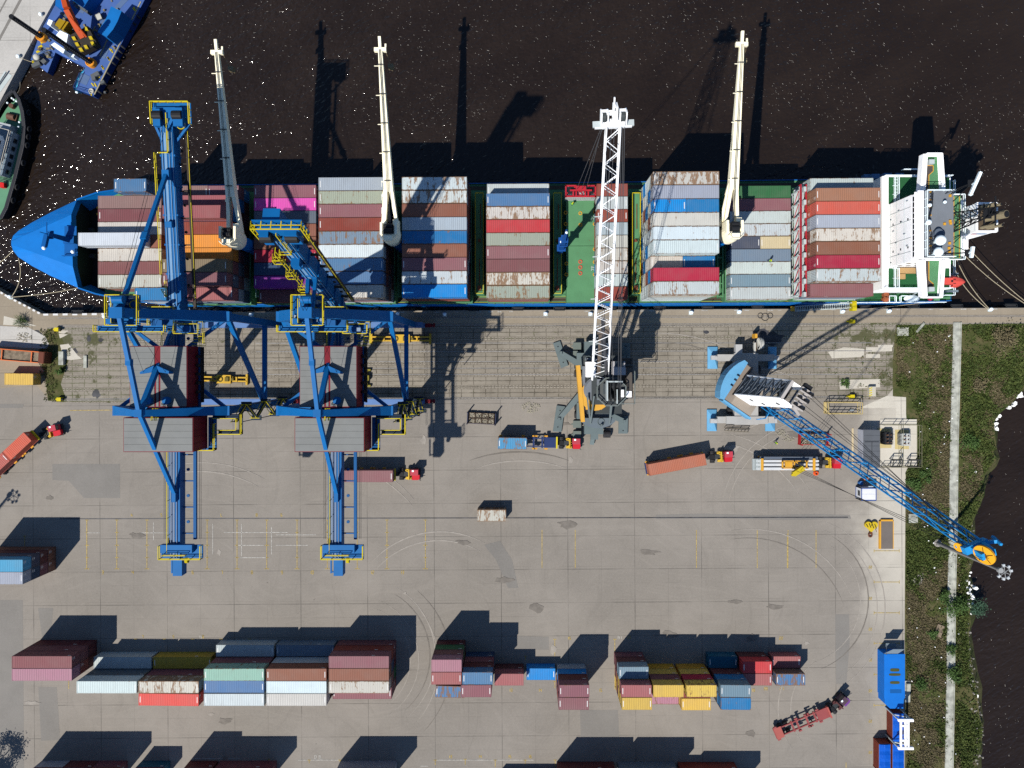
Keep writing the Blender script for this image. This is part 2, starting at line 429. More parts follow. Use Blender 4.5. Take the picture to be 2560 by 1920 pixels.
MB().quad((-900, -900, WZ), (900, -900, WZ), (900, 900, WZ), (-900, 900, WZ)).build('water', M_WATER)['kind'] = 'structure'
SHORE = [(2700, 905), (2600, 945), (2560, 966), (2530, 1004), (2496, 1033), (2481, 1055), (2484, 1092), (2487, 1120), (2480, 1130), (2488, 1147), (2470, 1170), (2457, 1188),
         (2455, 1238), (2444, 1267), (2429, 1302), (2423, 1342), (2426, 1394), (2418, 1440), (2417, 1470), (2426, 1504), (2420, 1527), (2423, 1556), (2418, 1589), (2422, 1639),
         (2430, 1690), (2438, 1728), (2445, 1791), (2453, 1816), (2450, 1854), (2438, 1905), (2440, 2000), (2450, 2200)]
QEDGE = [(-1200, 420), (-60, 694), (0, 727), (22, 741), (104, 784), (1120, 776), (2560, 769.5), (2720, 769)]
shore_w = pxs(SHORE)
gpts = pxs(QEDGE) + shore_w + [Vector((120, -420, 0)), Vector((-420, -420, 0)), Vector((-420, 60, 0))]
sheet('ground', gpts, 0, M_YARD)
q = MB()                                             # quay wall below the coping
qe = pxs(QEDGE)
for a, b in zip(qe, qe[1:]): q.quad((a.x, a.y, -5), (b.x, b.y, -5), (b.x, b.y, -.004), (a.x, a.y, -.004))
structure(q.build('quay_wall', M_QUAY))
bk = MB(); prev = None                                # sloping bank down to the basin
for p in shore_w:
    o = Vector((p.x+3.4+R.uniform(-.6, .9), p.y+R.uniform(-.6, .6), -3.4))
    if prev: bk.quad(prev[0], prev[1], o, p)
    prev = (p, o)
structure(bk.build('shore_bank', M_GRASSG))
wq = [P(137, 0), P(78, 107), P(0, 254), P(-160, 520)]
wq = [P(500, -650)] + wq
sheet('west_quay', wq + [Vector((-420, 60, 0)), Vector((-420, 300, 0)), Vector((0, 300, 0))], .012, M_WEST)
q = MB()
for a, b in zip(wq, wq[1:]): q.quad((a.x, a.y, -5), (b.x, b.y, -5), (b.x, b.y, .008), (a.x, a.y, .008))
structure(q.build('west_quay_wall', M_WEST))
m = MB()
for k in (6.5, 9.2, 13.5):                            # tracks and a worn strip along the far quay
    a, b = P(137, 0), P(0, 254); d = (b-a).normalized(); nn = Vector((d.y, -d.x, 0))*k*(1 if d.y*0-1 < 0 else 1)
    m.beam(a+nn-d*20+Vector((0, 0, .02)), b+nn+d*10+Vector((0, 0, .02)), .3 if k > 6.6 else .55, .03)
structure(m.build('far_quay_rails', M_PATCH))
# quay coping strip, apron of slabs, pale concrete at the yard's edge, rough grass
patch('quay_pavement', [(-40, 716), (0, 728), (22, 742), (104, 785), (1120, 777), (2560, 770.5), (2600, 770.5), (2600, 806), (1500, 812), (118, 818), (118, 870), (60, 830), (-40, 800)], M_QUAY)
patch('apron', [(118, 819), (1500, 813), (2280, 806), (2262, 880), (2262, 935), (2210, 1000), (1500, 997), (700, 1002), (240, 1008), (140, 1005), (118, 960)], M_SLAB)
patch('west_apron', [(-30, 838), (0, 846), (40, 812), (118, 870), (122, 870), (122, 1000), (90, 960), (-30, 975)], M_QUAY)
patch('grass_ground', [(2240, 812), (2600, 808), (2630, 935)] + [(x+4, y) for x, y in SHORE[1:]] + [(2262, 2200), (2262, 1500), (2264, 1180), (2276, 1160), (2262, 1000), (2232, 990), (2232, 900)], M_GRASSG)
patch('weedy_ground', [(118, 822), (148, 822), (160, 860), (170, 905), (152, 960), (168, 1004), (120, 1002), (112, 930), (96, 890), (108, 850)], M_GRASSG)
patch('pale_concrete_pad', [(2153, 1018), (2216, 990), (2265, 993), (2265, 1062), (2240, 1062), (2240, 1020), (2160, 1020)], M_PALE)
for l in ([(0, 1500), (57, 1500), (60, 1920), (0, 1920)], [(95, 1520), (133, 1520), (127, 1590), (105, 1590)], [(96, 1718), (142, 1718), (150, 1850), (103, 1852)],
          [(131, 1160), (300, 1160), (300, 1245), (210, 1245), (172, 1202), (131, 1200)], [(1450, 1775), (1545, 1775), (1548, 1842), (1452, 1842)],
          [(2088, 1536), (2123, 1536), (2124, 1610), (2116, 1710), (2090, 1710)], [(1640, 1287), (1760, 1284), (1900, 1288), (2040, 1285), (2125, 1288), (2128, 1297), (1960, 1300), (1800, 1296), (1640, 1298)],
          [(1290, 1590), (1372, 1592), (1372, 1624), (1290, 1624)], [(0, 1010), (60, 1010), (56, 1020), (0, 1020)], [(1210, 1362), (1250, 1352), (1280, 1400), (1296, 1470), (1270, 1470), (1240, 1400)]):
    patch('asphalt_repair', l, M_PATCH)
# repairs and stains on the apron
def blob(cx, cy, rx, ry, n=14, j=.3, seed=1):
    r = random.Random(seed); return [(cx+rx*(1+r.uniform(-j, j))*math.cos(2*math.pi*i/n), cy+ry*(1+r.uniform(-j, j))*math.sin(2*math.pi*i/n)) for i in range(n)]
for i, (cx, cy, rx, ry) in enumerate(((93, 836, 12, 10), (241, 984, 11, 11), (183, 881, 10, 12), (1925, 846, 34, 18), (1905, 835, 20, 12), (222, 845, 5, 9), (252, 850, 6, 5), (1765, 830, 8, 5), (62, 842, 8, 7))):
    patch('oil_stain', blob(cx, cy, rx, ry, seed=i), M_TAR)
for i, l in enumerate(([(0, 815), (70, 818), (112, 840), (122, 858), (118, 872), (0, 866)], [(10, 790), (50, 800), (92, 815), (70, 815), (8, 812)], [(150, 862), (172, 860), (194, 888), (205, 897), (178, 900), (160, 898)], [(146, 825), (172, 827), (160, 834), (147, 832)], [(147, 834), (170, 836), (150, 846)],
                       [(2070, 880), (2110, 868), (2160, 872), (2160, 892), (2080, 896)], [(2165, 868), (2230, 868), (2230, 878), (2165, 880)], [(2165, 885), (2200, 885), (2200, 895), (2165, 895)], [(2098, 950), (2200, 948), (2200, 968), (2100, 974)], [(2195, 862), (2232, 862), (2232, 868), (2195, 868)])):
    patch('bare_concrete_slab', l, M_PALE if i else M_WEST)
# painted kerb blocks on the quay edge
cb = MB()
def dashes(a, b, n, w):
    a = Vector(a); b = Vector(b)
    for i in range(n): cb.beam(a.lerp(b, (i+.1)/n), a.lerp(b, (i+.62)/n), w, .1)
dashes(P(-10, 724), P(22, 743), 3, .4); dashes(P(22, 743), P(104, 786), 7, .4); dashes(P(106, 786.6), P(300, 784.8), 8, .4)
mb0, cb = cb, MB()
A_, B_ = P(300, 784.8), P(2560, 772)
for i in range(84):
    if R.random() < .55: cb.beam(A_.lerp(B_, (i+R.uniform(0, .2))/84), A_.lerp(B_, (i+R.uniform(.4, .7))/84), R.uniform(.1, .2), .06)
tag(cb.build('worn_kerb_marking', M_WLINE), None, None, None, 'structure'); cb = mb0
tag(cb.build('kerb_marking', M_MARK), None, None, None, 'structure')
# crane rails sunk in the apron
for y0, y1, lab, x0, x1 in ((814.5, 810, 'bright steel crane rail nearest the quay edge, running the length of the apron', 150, 2140),
        (999, 993, 'dark steel crane rail between the slab apron and the concrete yard', 160, 2120),
        (795, 790, 'pair of grooved rails let into the quay coping beside the ship', 145, 2560)):
    m = MB()
    for k in (-.14, .14): m.beam(P(x0, y0, .02)+Vector((0, k, 0)), P(x1, y1, .02)+Vector((0, k, 0)), .1, .1)
    tag(m.build('crane_rail', M_STEEL), lab, 'rail')
for i, (ya, yb) in enumerate(((858, 857), (879, 877), (921, 919), (936, 936), (904, 903))):
    m = MB(); m.beam(P(640, ya, .015), P(2180, yb, .015), .16, .05)
    tag(m.build('siding_rail', M_STEEL), 'rusty sunken siding rail in the slab apron, %s row from the quay' % ('first second third fourth fifth'.split()[[0, 1, 3, 4, 2][i]]), 'rail')
# drain channel running through the grass
m = MB(); l = [(2392, 806), (2391, 850), (2388, 960), (2384, 1100), (2382, 1300), (2377, 1500), (2375, 1700), (2371, 1930)]
for (xa, ya), (xb, yb) in zip(l, l[1:]):
    m.beam(P(xa, ya, .12), P(xb, yb, .12), 1.55, .24); m.beam(P(xa+10, ya, .22), P(xb+10, yb, .22), .18, .44)
o = tag(m.build('concrete_strip', M_STONE), 'long pale concrete drain strip crossing the grass beside the basin', 'concrete strip')
m = MB(); m.beam(P(150, 1297, .012), P(2120, 1293, .012), .22, .02); structure(m.build('drain_channel', M_TAR))
# painted bay marks and numbers in the yard
def marks(name, segs, mat, w=.14, lab=None):
    LIFT[0] += .0006; m = MB()
    for a, b in segs:
        a = P(*a); b = P(*b); d = (b-a).normalized(); n = Vector((-d.y, d.x, 0))*w/2; z = Vector((0, 0, LIFT[0]+.003))
        m.quad(a-n+z, b-n+z, b+n+z, a+n+z)
    o = m.build(name, mat); o['kind'] = 'structure'; return o
s = 940/2212
seg = []
for i, zx in enumerate((135, 311, 488, 842, 1018, 1193, 1371, 1549, 1725, 1900, 2126)):
    x = 160+zx*s
    seg.append(((x, 1300), (x, 1422)))
    for y, h in ((1300, 4), (1331, 4), (1363, 5), (1394, 4), (1422, 6)): seg.append(((x-h, y), (x+h, y)))
for x in (1355, 1438, 1970, 2040, 1741): seg.append(((x, 1325), (x, 1420)))
marks('bay_marking', seg, M_YLINE, .13)
seg = []
for x, y0, y1 in ((384, 1306, 1350), (532, 1310, 1386), (604, 1310, 1390), (679, 1318, 1386)): seg.append(((x, y0), (x, y1)))
for y, x0, x1 in ((1332, 350, 430), (1331, 560, 720), (1363, 595, 660), (1394, 600, 665), (1363, 690, 770), (1332, 215, 250), (1337, 690, 790)): seg.append(((x0, y), (x1, y)))
seg += [((745, 1900), (855, 1900)), ((1087, 1900), (1335, 1900)), ((480, 1896), (600, 1896)), ((1050, 1915), (1070, 1915))]
marks('white_marking', seg, M_WLINE, .13)
seg = []
for x, y0, y1 in ((1387, 1598, 1640), (1387, 1704, 1720), (1537, 1598, 1724), (1314, 1640, 1650), (1088, 1900, 1912), (1163, 1898, 1912), (1238, 1900, 1918), (1313, 1900, 1912), (1388, 1900, 1920), (773, 1900, 1908), (850, 1900, 1910), (672, 1898, 1904), (172, 1700, 1722), (62, 1340, 1372), (217, 1300, 1421)):
    seg += [((x, y0), (x, y1)), ((x-4, y0), (x+4, y0))]
for i in range(5): seg += [((335+i*71, 1597.5), (344+i*71, 1597.5))]
for y in (1377, 1455, 1532, 1608, 1686, 1763): seg += [((2185, y), (2248, y)), ((2185, y-4), (2185, y+4)), ((2248, y-4), (2248, y+4))]
seg += [((175, 1026), (300, 1025)), ((1968, 1335), (1968, 1420)), ((1893, 1325), (1893, 1420)), ((2115, 1906), (2115, 1920))]
marks('yellow_marking', seg, M_YLINE, .13)
SEG7 = {'0': 'abcdef', '1': 'bc', '2': 'abged', '3': 'abgcd', '4': 'fgbc', '5': 'afgcd', '6': 'afgedc', '7': 'abc', '8': 'abcdefg', '9': 'abcdfg', 'Q': 'abcdefh', 'L': 'fed'}
SG = dict(a=((0, 0), (1, 0)), b=((1, 0), (1, 1)), c=((1, 1), (1, 2)), d=((0, 2), (1, 2)), e=((0, 1), (0, 2)), f=((0, 0), (0, 1)), g=((0, 1), (1, 1)), h=((.5, 1.5), (1.1, 2.2)))
def digits(t, x, y, h=8.0, flip=False):
    r = []; w = h*.45
    for i, ch in enumerate(t):
        for k in SEG7[ch]:
            pr = []
            for a, b in SG[k]:
                u = a*w+i*h*.75; v = b*h/2
                if flip: u, v = len(t)*h*.75-u-h*.3, h-v
                pr.append((x+u, y+v))
            r.append(tuple(pr))
    return r
seg = []
for t, x, y in (('6', 480, 1427), ('7', 553, 1427), ('8', 628, 1427), ('9', 703, 1427), ('10', 774, 1427), ('3', 255, 1427), ('4', 330, 1427), ('11', 850, 1427), ('12', 925, 1427), ('13', 1000, 1427)): seg += digits(t, x, y)
for t, x, y in (('4', 328, 1284), ('5', 402, 1284), ('7', 552, 1284), ('8', 640, 1284), ('9', 702, 1284)): seg += digits(t, x, y, 7, True)
for t, x, y in (('13', 1272, 1722), ('14', 1345, 1722), ('15', 1496, 1722), ('13', 1121, 1888), ('14', 1195, 1888), ('15', 1269, 1888), ('16', 1320, 1888), ('19', 1878, 1722), ('20', 1910, 1718), ('21', 1950, 1718), ('22', 1948, 1592), ('7', 355, 1588), ('5', 432, 1588), ('0', 506, 1588), ('15', 1418, 1592), ('17', 1567, 1590)): seg += digits(t, x, y, 7)
for y in (1415, 1493, 1570, 1647, 1724, 1800, 1878): seg += digits('22', 2172, y, 6)
marks('yellow_bay_number', seg, M_YLINE, .12)
marks('white_bay_number', digits('Q1L', 787, 1888, 9) + digits('13', 497, 1589, 6) + digits('01', 1545, 1590, 7), M_WLINE, .12)

# faint tyre scuffs where the tractors turn
M_SCUFF = m_plain('pale_tyre_scuff', (.225, .205, .18), .9, .12, .8); M_SKID = m_plain('dark_tyre_mark', (.125, .112, .097), .9, .15, .8)
def arc(cx, cy, r, a0, a1, w, mat, nm):
    LIFT[0] += .0004; m = MB(); n = 18; c = P(cx, cy, 0); z = LIFT[0]+.003
    for i in range(n):
        q = []
        for t, s in ((i, -1), (i, 1), (i+1, 1), (i+1, -1)):
            a = math.radians(a0+(a1-a0)*t/n); ww = w*(1-abs(2*t/n-1)**3)*.5; q.append((c.x+(r+s*ww)*math.cos(a), c.y+(r+s*ww)*math.sin(a), z))
        m.quad(q[0], q[3], q[2], q[1]) if a1 > a0 else m.quad(*q)
    structure(m.build(nm, mat))
ra = random.Random(4)
for cx, cy, r, a0, a1 in ((890, 1650, 12, -60, 70), (890, 1640, 15.5, -50, 60), (880, 1660, 19, -45, 50), (1985, 1500, 14, -70, 60), (1980, 1520, 18, -60, 70), (1870, 1600, 22, 20, 100), (640, 1180, 16, -30, 40), (600, 1210, 20, -30, 35), (1750, 1400, 26, 30, 80), (2110, 1770, 12, 120, 220), (1100, 1560, 18, 60, 140), (1890, 1130, 16, 60, 120), (1930, 1160, 9, 70, 130), (1300, 1500, 30, 70, 110), (500, 1480, 26, 60, 110), (2050, 1300, 20, 100, 170), (1650, 1250, 34, 60, 95), (760, 1490, 30, 40, 70)):
    for k in (0, 1.9): arc(cx+ra.uniform(-6, 6), cy, r+k, a0, a1, ra.uniform(.16, .3), M_SCUFF if ra.random() < .65 else M_SKID, 'tyre_mark')
for i in range(26): patch('stain', blob(ra.uniform(60, 2080), ra.uniform(1020, 1900), ra.uniform(4, 22), ra.uniform(3, 12), 12, .45, i), M_SKID if i % 3 else M_SCUFF)
# ---------------------------------------------------------------- shipping containers
def corr(mb, x0, x1, period, fn, depth, a=.36, b=.14):
    """trapezoid strip from x0 to x1; fn(x, d, side) gives the two edge points"""
    n = max(1, int(round((x1-x0)/period))); p = (x1-x0)/n; pr = []
    for i in range(n):
        s = x0+i*p
        pr += [(s, 0), (s+a*p, 0), (s+(a+b)*p, depth), (s+(1-b)*p, depth)]
    pr.append((x1, 0)); k = len(mb.v)
    for x, d in pr: mb.v += [fn(x, d, 0), fn(x, d, 1)]
    for i in range(len(pr)-1): mb.f.append((k+2*i, k+2*i+2, k+2*i+3, k+2*i+1))
CW = 2.438
CMESH = {}
def container_meshes(L, hh, simple=False):
    key = (L, hh)
    if key in CMESH: return CMESH[key]
    x = L/2; y = CW/2
    fr = MB()
    for sx in (-1, 1):
        for sy in (-1, 1):
            fr.box(sx*x-(.14 if sx > 0 else 0), sx*x+(0 if sx > 0 else .14), sy*y-(.13 if sy > 0 else 0), sy*y+(0 if sy > 0 else .13), .12, hh-.12)
            for z in (0, hh-.12): fr.box(sx*x-(.178 if sx > 0 else 0), sx*x+(0 if sx > 0 else .178), sy*y-(.162 if sy > 0 else 0), sy*y+(0 if sy > 0 else .162), z, z+.12)
        for z in (.02, hh-.11): fr.box(sx*x-(.13 if sx > 0 else .01), sx*x+(.01 if sx > 0 else .13), -y+.17, y-.17, z, z+.1)
    for sy in (-1, 1):
        for z, t in ((.02, .14), (hh-.1, .07)): fr.box(-x+.18, x-.18, sy*y-(.07 if sy > 0 else 0), sy*y+(0 if sy > 0 else .07), z, z+t)
    rf = MB(); zr = hh-.045
    corr(rf, -x+.45, x-.45, .36, lambda a, d, s: (a, (-1 if s == 0 else 1)*(y-.07), zr+d), .03)
    for sx in (-1, 1): rf.quad(*[(a, b, zr) for a, b in sorted(((sx*(x-.13), -y+.07), (sx*(x-.45), -y+.07), (sx*(x-.45), y-.07), (sx*(x-.13), y-.07)))][:0] or
                               [(min(sx*(x-.13), sx*(x-.45)), -y+.07, zr), (max(sx*(x-.13), sx*(x-.45)), -y+.07, zr), (max(sx*(x-.13), sx*(x-.45)), y-.07, zr), (min(sx*(x-.13), sx*(x-.45)), y-.07, zr)])
    wl = MB()
    corr(wl, -x+.14, x-.14, .36, lambda a, d, s: (a, -y+.03+d, .16 if s == 0 else hh-.1), .04)
    corr(wl, -x+.14, x-.14, .36, lambda a, d, s: (a, y-.03-d, hh-.1 if s == 0 else .16), .04)
    corr(wl, -y+.13, y-.13, .3, lambda a, d, s: (-x+.04+d, a, hh-.12 if s == 0 else .16), .04)
    wl.quad((-x+.1, -y+.1, .1), (-x+.1, y-.1, .1), (x-.1, y-.1, .1), (x-.1, -y+.1, .1))
    dr = MB()
    for s in (-1, 1):
        dr.box(x-.07, x-.03, min(s*.02, s*(y-.14)), max(s*.02, s*(y-.14)), .14, hh-.13)
        for yy in (.3, .86): dr.tube((x-.01, s*yy, .16), (x-.01, s*yy, hh-.14), .035, k=5)
        dr.box(x-.03, x, min(s*.25, s*.5), max(s*.25, s*.5), 1.0, 1.08)
    mk = MB(); mk2 = MB()
    for sx in (-1, 1): mk.box(sx*(x-.3)-.07, sx*(x-.3)+.07, -.6, .6, zr+.004, zr+.008)
    mk2.box(x-.028, x-.024, .2, .95, hh-.55, hh-.4); mk2.box(x-.028, x-.024, .25, .8, hh-1.0, hh-.85)
    mk2.box(-x+2.9 if L > 9 else -x+.5, -x+3.6 if L > 9 else -x+1.1, -y+.005, -y+.012, hh-.6, hh-.42); mk2.box(x-1.1, x-.4, y-.012, y-.005, hh-.55, hh-.4)
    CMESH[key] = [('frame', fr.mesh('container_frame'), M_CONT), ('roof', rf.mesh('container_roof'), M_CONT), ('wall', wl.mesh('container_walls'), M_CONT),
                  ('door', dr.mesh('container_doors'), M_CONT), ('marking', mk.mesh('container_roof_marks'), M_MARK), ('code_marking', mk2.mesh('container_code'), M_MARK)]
    for _, me, m in CMESH[key]: me.materials.append(m)
    return CMESH[key]
N_CONT = [0]
def container(x, y, z0, ft, hh, rot, col, rust, label, group, marks=True, flip=None):
    L = 12.192 if ft == 40 else 6.058
    N_CONT[0] += 1
    e = empty('shipping_container', (x, y, z0), rot+(math.pi if (R.random() < .5 if flip is None else flip) else 0), label, 'container', group)
    base = PAL[col] if isinstance(col, str) else col
    j = [max(0, min(255, v+R.uniform(-3, 3))) for v in base]; b = R.uniform(.88, 1.06)
    lc = [v*b*KP for v in lin(j)]
    for nm, me, m in container_meshes(L, hh):
        if 'mark' in nm and (not marks or (nm == 'marking' and R.random() < .45)): continue
        o = bpy.data.objects.new(nm, me); COL.objects.link(o); o.parent = e
        k = .86 if nm == 'frame' else 1.0
        o.color = (*[v*k for v in lc], min(1, rust+(.15 if nm == 'frame' else 0)))
    return e
# ---- hidden lower tiers: one mass
MASS = []
def mass_box(x, y, z0, L, hh, rot, col):
    MASS.append((x, y, z0, L, hh, rot, [v*KP for v in lin(PAL[col] if isinstance(col, str) else col)]))
def build_mass():
    m = MB(); cols = []
    for x, y, z0, L, hh, rot, c in MASS:
        n0 = len(m.f); hx, hy = L/2, CW/2
        t = MB(); t.box(-hx, hx, -hy, hy, 0, .14); t.box(-hx, hx, -hy, hy, hh-.1, hh-.012)
        t.box(-hx+.06, hx-.06, -hy+.05, hy-.05, .141, hh-.101)
        for sx in (-1, 1):
            for sy in (-1, 1): t.box(sx*hx-.13 if sx > 0 else -hx, hx if sx > 0 else -hx+.13, hy-.13 if sy > 0 else -hy, hy if sy > 0 else -hy+.13, .142, hh-.102)
            for yy in (-.85, -.3, .3, .85): t.tube((sx*(hx-.03), yy, .15), (sx*(hx-.03), yy, hh-.12), .035, k=4, cap=False)
        t.xf(Matrix.Translation((x, y, z0)) @ Matrix.Rotation(rot, 4, 'Z'))
        k = len(m.v); m.v += t.v; m.f += [tuple(k+i for i in f) for f in t.f]
        cols += [c]*(len(m.f)-n0)
    o = m.build('stacked_containers', M_CONT2); me = o.data
    ca = me.color_attributes.new('Col', 'FLOAT_COLOR', 'CORNER'); buf = []
    for p, c in zip(me.polygons, cols): buf += [c[0], c[1], c[2], 1.0]*p.loop_total
    ca.data.foreach_set('color', buf)
    tag(o, 'lower tiers of stacked containers hidden under and between the upper ones', 'container stack', None, 'stuff')

ORD = 'first second third fourth fifth sixth seventh eighth ninth tenth'.split()
CNAME = dict(maroon='maroon', mauve='dull mauve', taupe='taupe', redbrown='red-brown', grey='light grey', slate='slate', lilac='lilac-grey', sky='sky-blue', denim='denim-blue',
             steel='steel-blue', paleg='pale grey', azure='bright azure', sage='sage-grey', rose='rose-brown', darkred='dark red', indigo='grey-indigo')
def cn(c): return CNAME.get(c, c)
# ---- the ship's deck stacks.  rows run from open water (0) to the quay (8)
SROT = .006; HZ = 8.0
def srow(i, X): return 23.75+.006*X+(4-i)*2.54
BAYS = [  # centre X, (row, colour, rust, tiers)   -- one entry per column, tiers above the hatch
 ('first', -75.6, [('taupe', .2, 3), ('maroon', .25, 3), ('cream', .4, 3), ('white', .15, 4), ('cream', .55, 3), ('maroon', .3, 3), ('cream', .6, 3)], 1),
 ('second', -61.8, [('taupe', .2, 2, 20), ('rose', .25, 3), ('rose', .25, 4), ('redbrown', .2, 3), ('orange', .1, 3), ('orange', .12, 3), ('khaki', .2, 4), ('mauve', .2, 4), ('rose', .2, 3)], 0),
 ('third', -46.6, [('mauve', .2, 2), ('magenta', .02, 2), ('slate', .25, 2), ('brown', .25, 2), ('brown', .3, 2), ('crimson', .1, 2), ('navy', .2, 2), ('purple', .05, 2), ('maroon', .2, 1)], 0),
 ('fourth', -32.3, [('grey', .15, 4), ('sage', .6, 4), ('mauve', .3, 4), ('redbrown', .35, 4), ('steel', .75, 4), ('white', .5, 4), ('denim', .65, 4), ('denim', .5, 4), ('cream', .6, 4)], 0),
 ('fifth', -16.55, [('white', .75, 4), ('paleg', .8, 4), ('brown', .3, 4), ('grey', .2, 4), ('blue', .6, 4), ('brown', .3, 4), ('mauve', .35, 4), ('paleg', .7, 4), ('azure', .4, 4)], 0),
 ('sixth', -.77, [('paleg', .35, 2), ('denim', .45, 3), ('cream', .8, 3), ('red', .25, 3), ('sage', .55, 3), ('mauve', .25, 3), ('maroon', .2, 3), ('cream', .9, 3), ('sage', .75, 3)], 0),
 ('eighth', 30.35, [('cream', .95, 5), ('lilac', .3, 5), ('azure', .6, 5, 20), ('cream', .5, 5), ('white', .6, 5), ('white', .45, 5), ('cream', .6, 4, 20), ('crimson', .1, 5), ('paleg', .7, 5)], 0),
 ('ninth', 47.8, [('green', .15, 1), ('mauve', .3, 1), ('paleg', .45, 1), ('paleg', .7, 1), ('indigo', .1, 1, 20), ('steel', .3, 1), ('paleg', .55, 1), ('steel', .35, 1), ('paleg', .6, 1)], 0),
 ('tenth', 61.6, [('paleg', .5, 3), ('tan', .25, 4), ('coral', .4, 4), ('grey', .2, 4), ('cream', .75, 4), ('brown', .35, 4), ('crimson', .2, 4), ('paleg', .75, 4), ('mauve', .4, 3)], 0)]
SECOND20 = {('second', 0): ('mauve', .2), ('eighth', 2): ('blue', .55), ('eighth', 6): ('blue', .5), ('ninth', 4): ('beige', .05)}
LOW = ['maroon', 'darkred', 'navy', 'brown', 'redbrown', 'slate', 'blue', 'grey', 'mauve', 'darkred', 'maroon', 'green']
TH = 2.79
for bname, X, rows, off in BAYS:
    for i, rw in enumerate(rows):
        c, rust, tiers = rw[:3]; ft = rw[3] if len(rw) > 3 else 40; i2 = i+off
        y = srow(i2, X); xx = X-(2.1 if (bname == 'first' and tiers == 4) else 0)
        where = '%s row from open water, %s deck stack from bow' % (ORD[i2], bname)
        for t in range(tiers):
            z0 = HZ+t*TH+.02*t; top = t == tiers-1
            if top:
                if ft == 40: container(xx, y, z0, 40, TH, SROT, c, rust, '%s%s forty-foot container, %s' % ('rusty ' if rust > .55 else '', cn(c), where), "containers on the ship's deck")
                else:
                    c2, r2 = SECOND20[(bname, i2)]
                    container(xx-3.05, y, z0, 20, TH, SROT, c, rust, 'short %s container, forward half, %s' % (cn(c), where), "containers on the ship's deck", flip=False)
                    container(xx+3.05, y, z0, 20, TH, SROT, c2, r2, 'short %s container, aft half, %s' % (cn(c2), where), "containers on the ship's deck", flip=True)
            else:
                lc = LOW[(i*7+t*5+int(X+80)) % len(LOW)]
                if bname in ('eighth',) : lc = ['paleg', 'blue', 'cream', 'paleg', 'azure', 'cream', 'brown', 'paleg', 'white'][(i+t*4) % 9]
                if bname == 'first' and i == 3: lc = 'brown'
                if bname == 'tenth': lc = [('paleg', 'tan', 'coral', 'grey', 'redbrown', 'brown', 'crimson', 'paleg', 'steel')[i], 'paleg', 'brown', 'steel'][(tiers-2-t) % 4]
                if t == tiers-2 and bname in ('second', 'eighth', 'tenth', 'third'):
                    container(xx if tiers < 4 or bname != 'first' else X, y, z0, 40, TH, SROT, lc, .3, '%s container one tier down, %s' % (cn(lc), where), "containers on the ship's deck", marks=True)
                else: mass_box(X, y, z0, 12.192, TH, SROT, lc)
for i2, tiers, c, x in ((0, 4, 'denim', -74.0), (8, 3, 'blue', -71.6)):                # twenty-foot boxes at the outer rows of the first stack
    y = srow(i2, x)
    for t in range(tiers):
        if t < tiers-1: mass_box(x, y, HZ+t*(TH+.02), 6.058, TH, SROT, 'grey')
        else: container(x, y, HZ+t*(TH+.02), 20, TH, SROT, c, .5, 'short worn %s container at the %s edge of the first deck stack' % (cn(c), ('open water', 'quay')[i2 == 8]), "containers on the ship's deck", flip=False)
for i, (c, rust) in enumerate((('redbrown', .25), ('paleg', .3), ('redbrown', .3), ('grey', .3), ('cream', .5), ('cream', .6), ('cream', .65), ('paleg', .5), ('redbrown', .25))):
    x = 17.8; y = srow(i, x)
    mass_box(x, y, HZ, 6.058, 2.59, SROT, LOW[i])
    container(x, y, HZ+2.6, 20, 2.59, SROT, c, rust, 'short %s container, %s row from open water, beside the bare green hatch' % (cn(c), ORD[i]), "containers on the ship's deck")
SPX, SPY = P(1451.5, 486, 11).x, P(1451.5, 478, 11).y
container(SPX, SPY, HZ, 20, 2.59, SROT, 'paleg', .3, 'pale grey short container under the red spreader on the bare hatch', "containers on the ship's deck")
# ---- yard stacks.  (column X, row Y, foot, height, [colours from the ground up], rust of the top)
YR = {1: -61.0, 2: -63.55, 3: -66.1, 4: -68.65, 5: -71.25}
def stack(x, y, ft, hh, cols, rust, where, group, rot=0.0, hide=0, flip=None):
    for t, c in enumerate(cols):
        z0 = t*(hh+.02)
        if t < hide: mass_box(x, y, z0, 12.192 if ft == 40 else 6.058, hh, rot, c); continue
        top = t == len(cols)-1
        n = len(cols)
        tier = ('topmost' if n > 1 else 'single') if top else ('bottom' if t == 0 else ('second-tier' if t == 1 else 'third-tier'))
        container(x, y, z0, ft, hh, rot, c, rust if top else R.uniform(.1, .4), '%s %s%s container, %s' % (tier, 'rusty ' if top and rust > .6 else '', cn(c), where), group, flip=flip)
CX = [-97.7, -84.5, -71.9, -58.6, -45.9, -33.2]
G1 = 'containers in the long yard block'
def w1(c, r): return '%s column from left, %s row, long yard block' % (ORD[c], ORD[r-1])
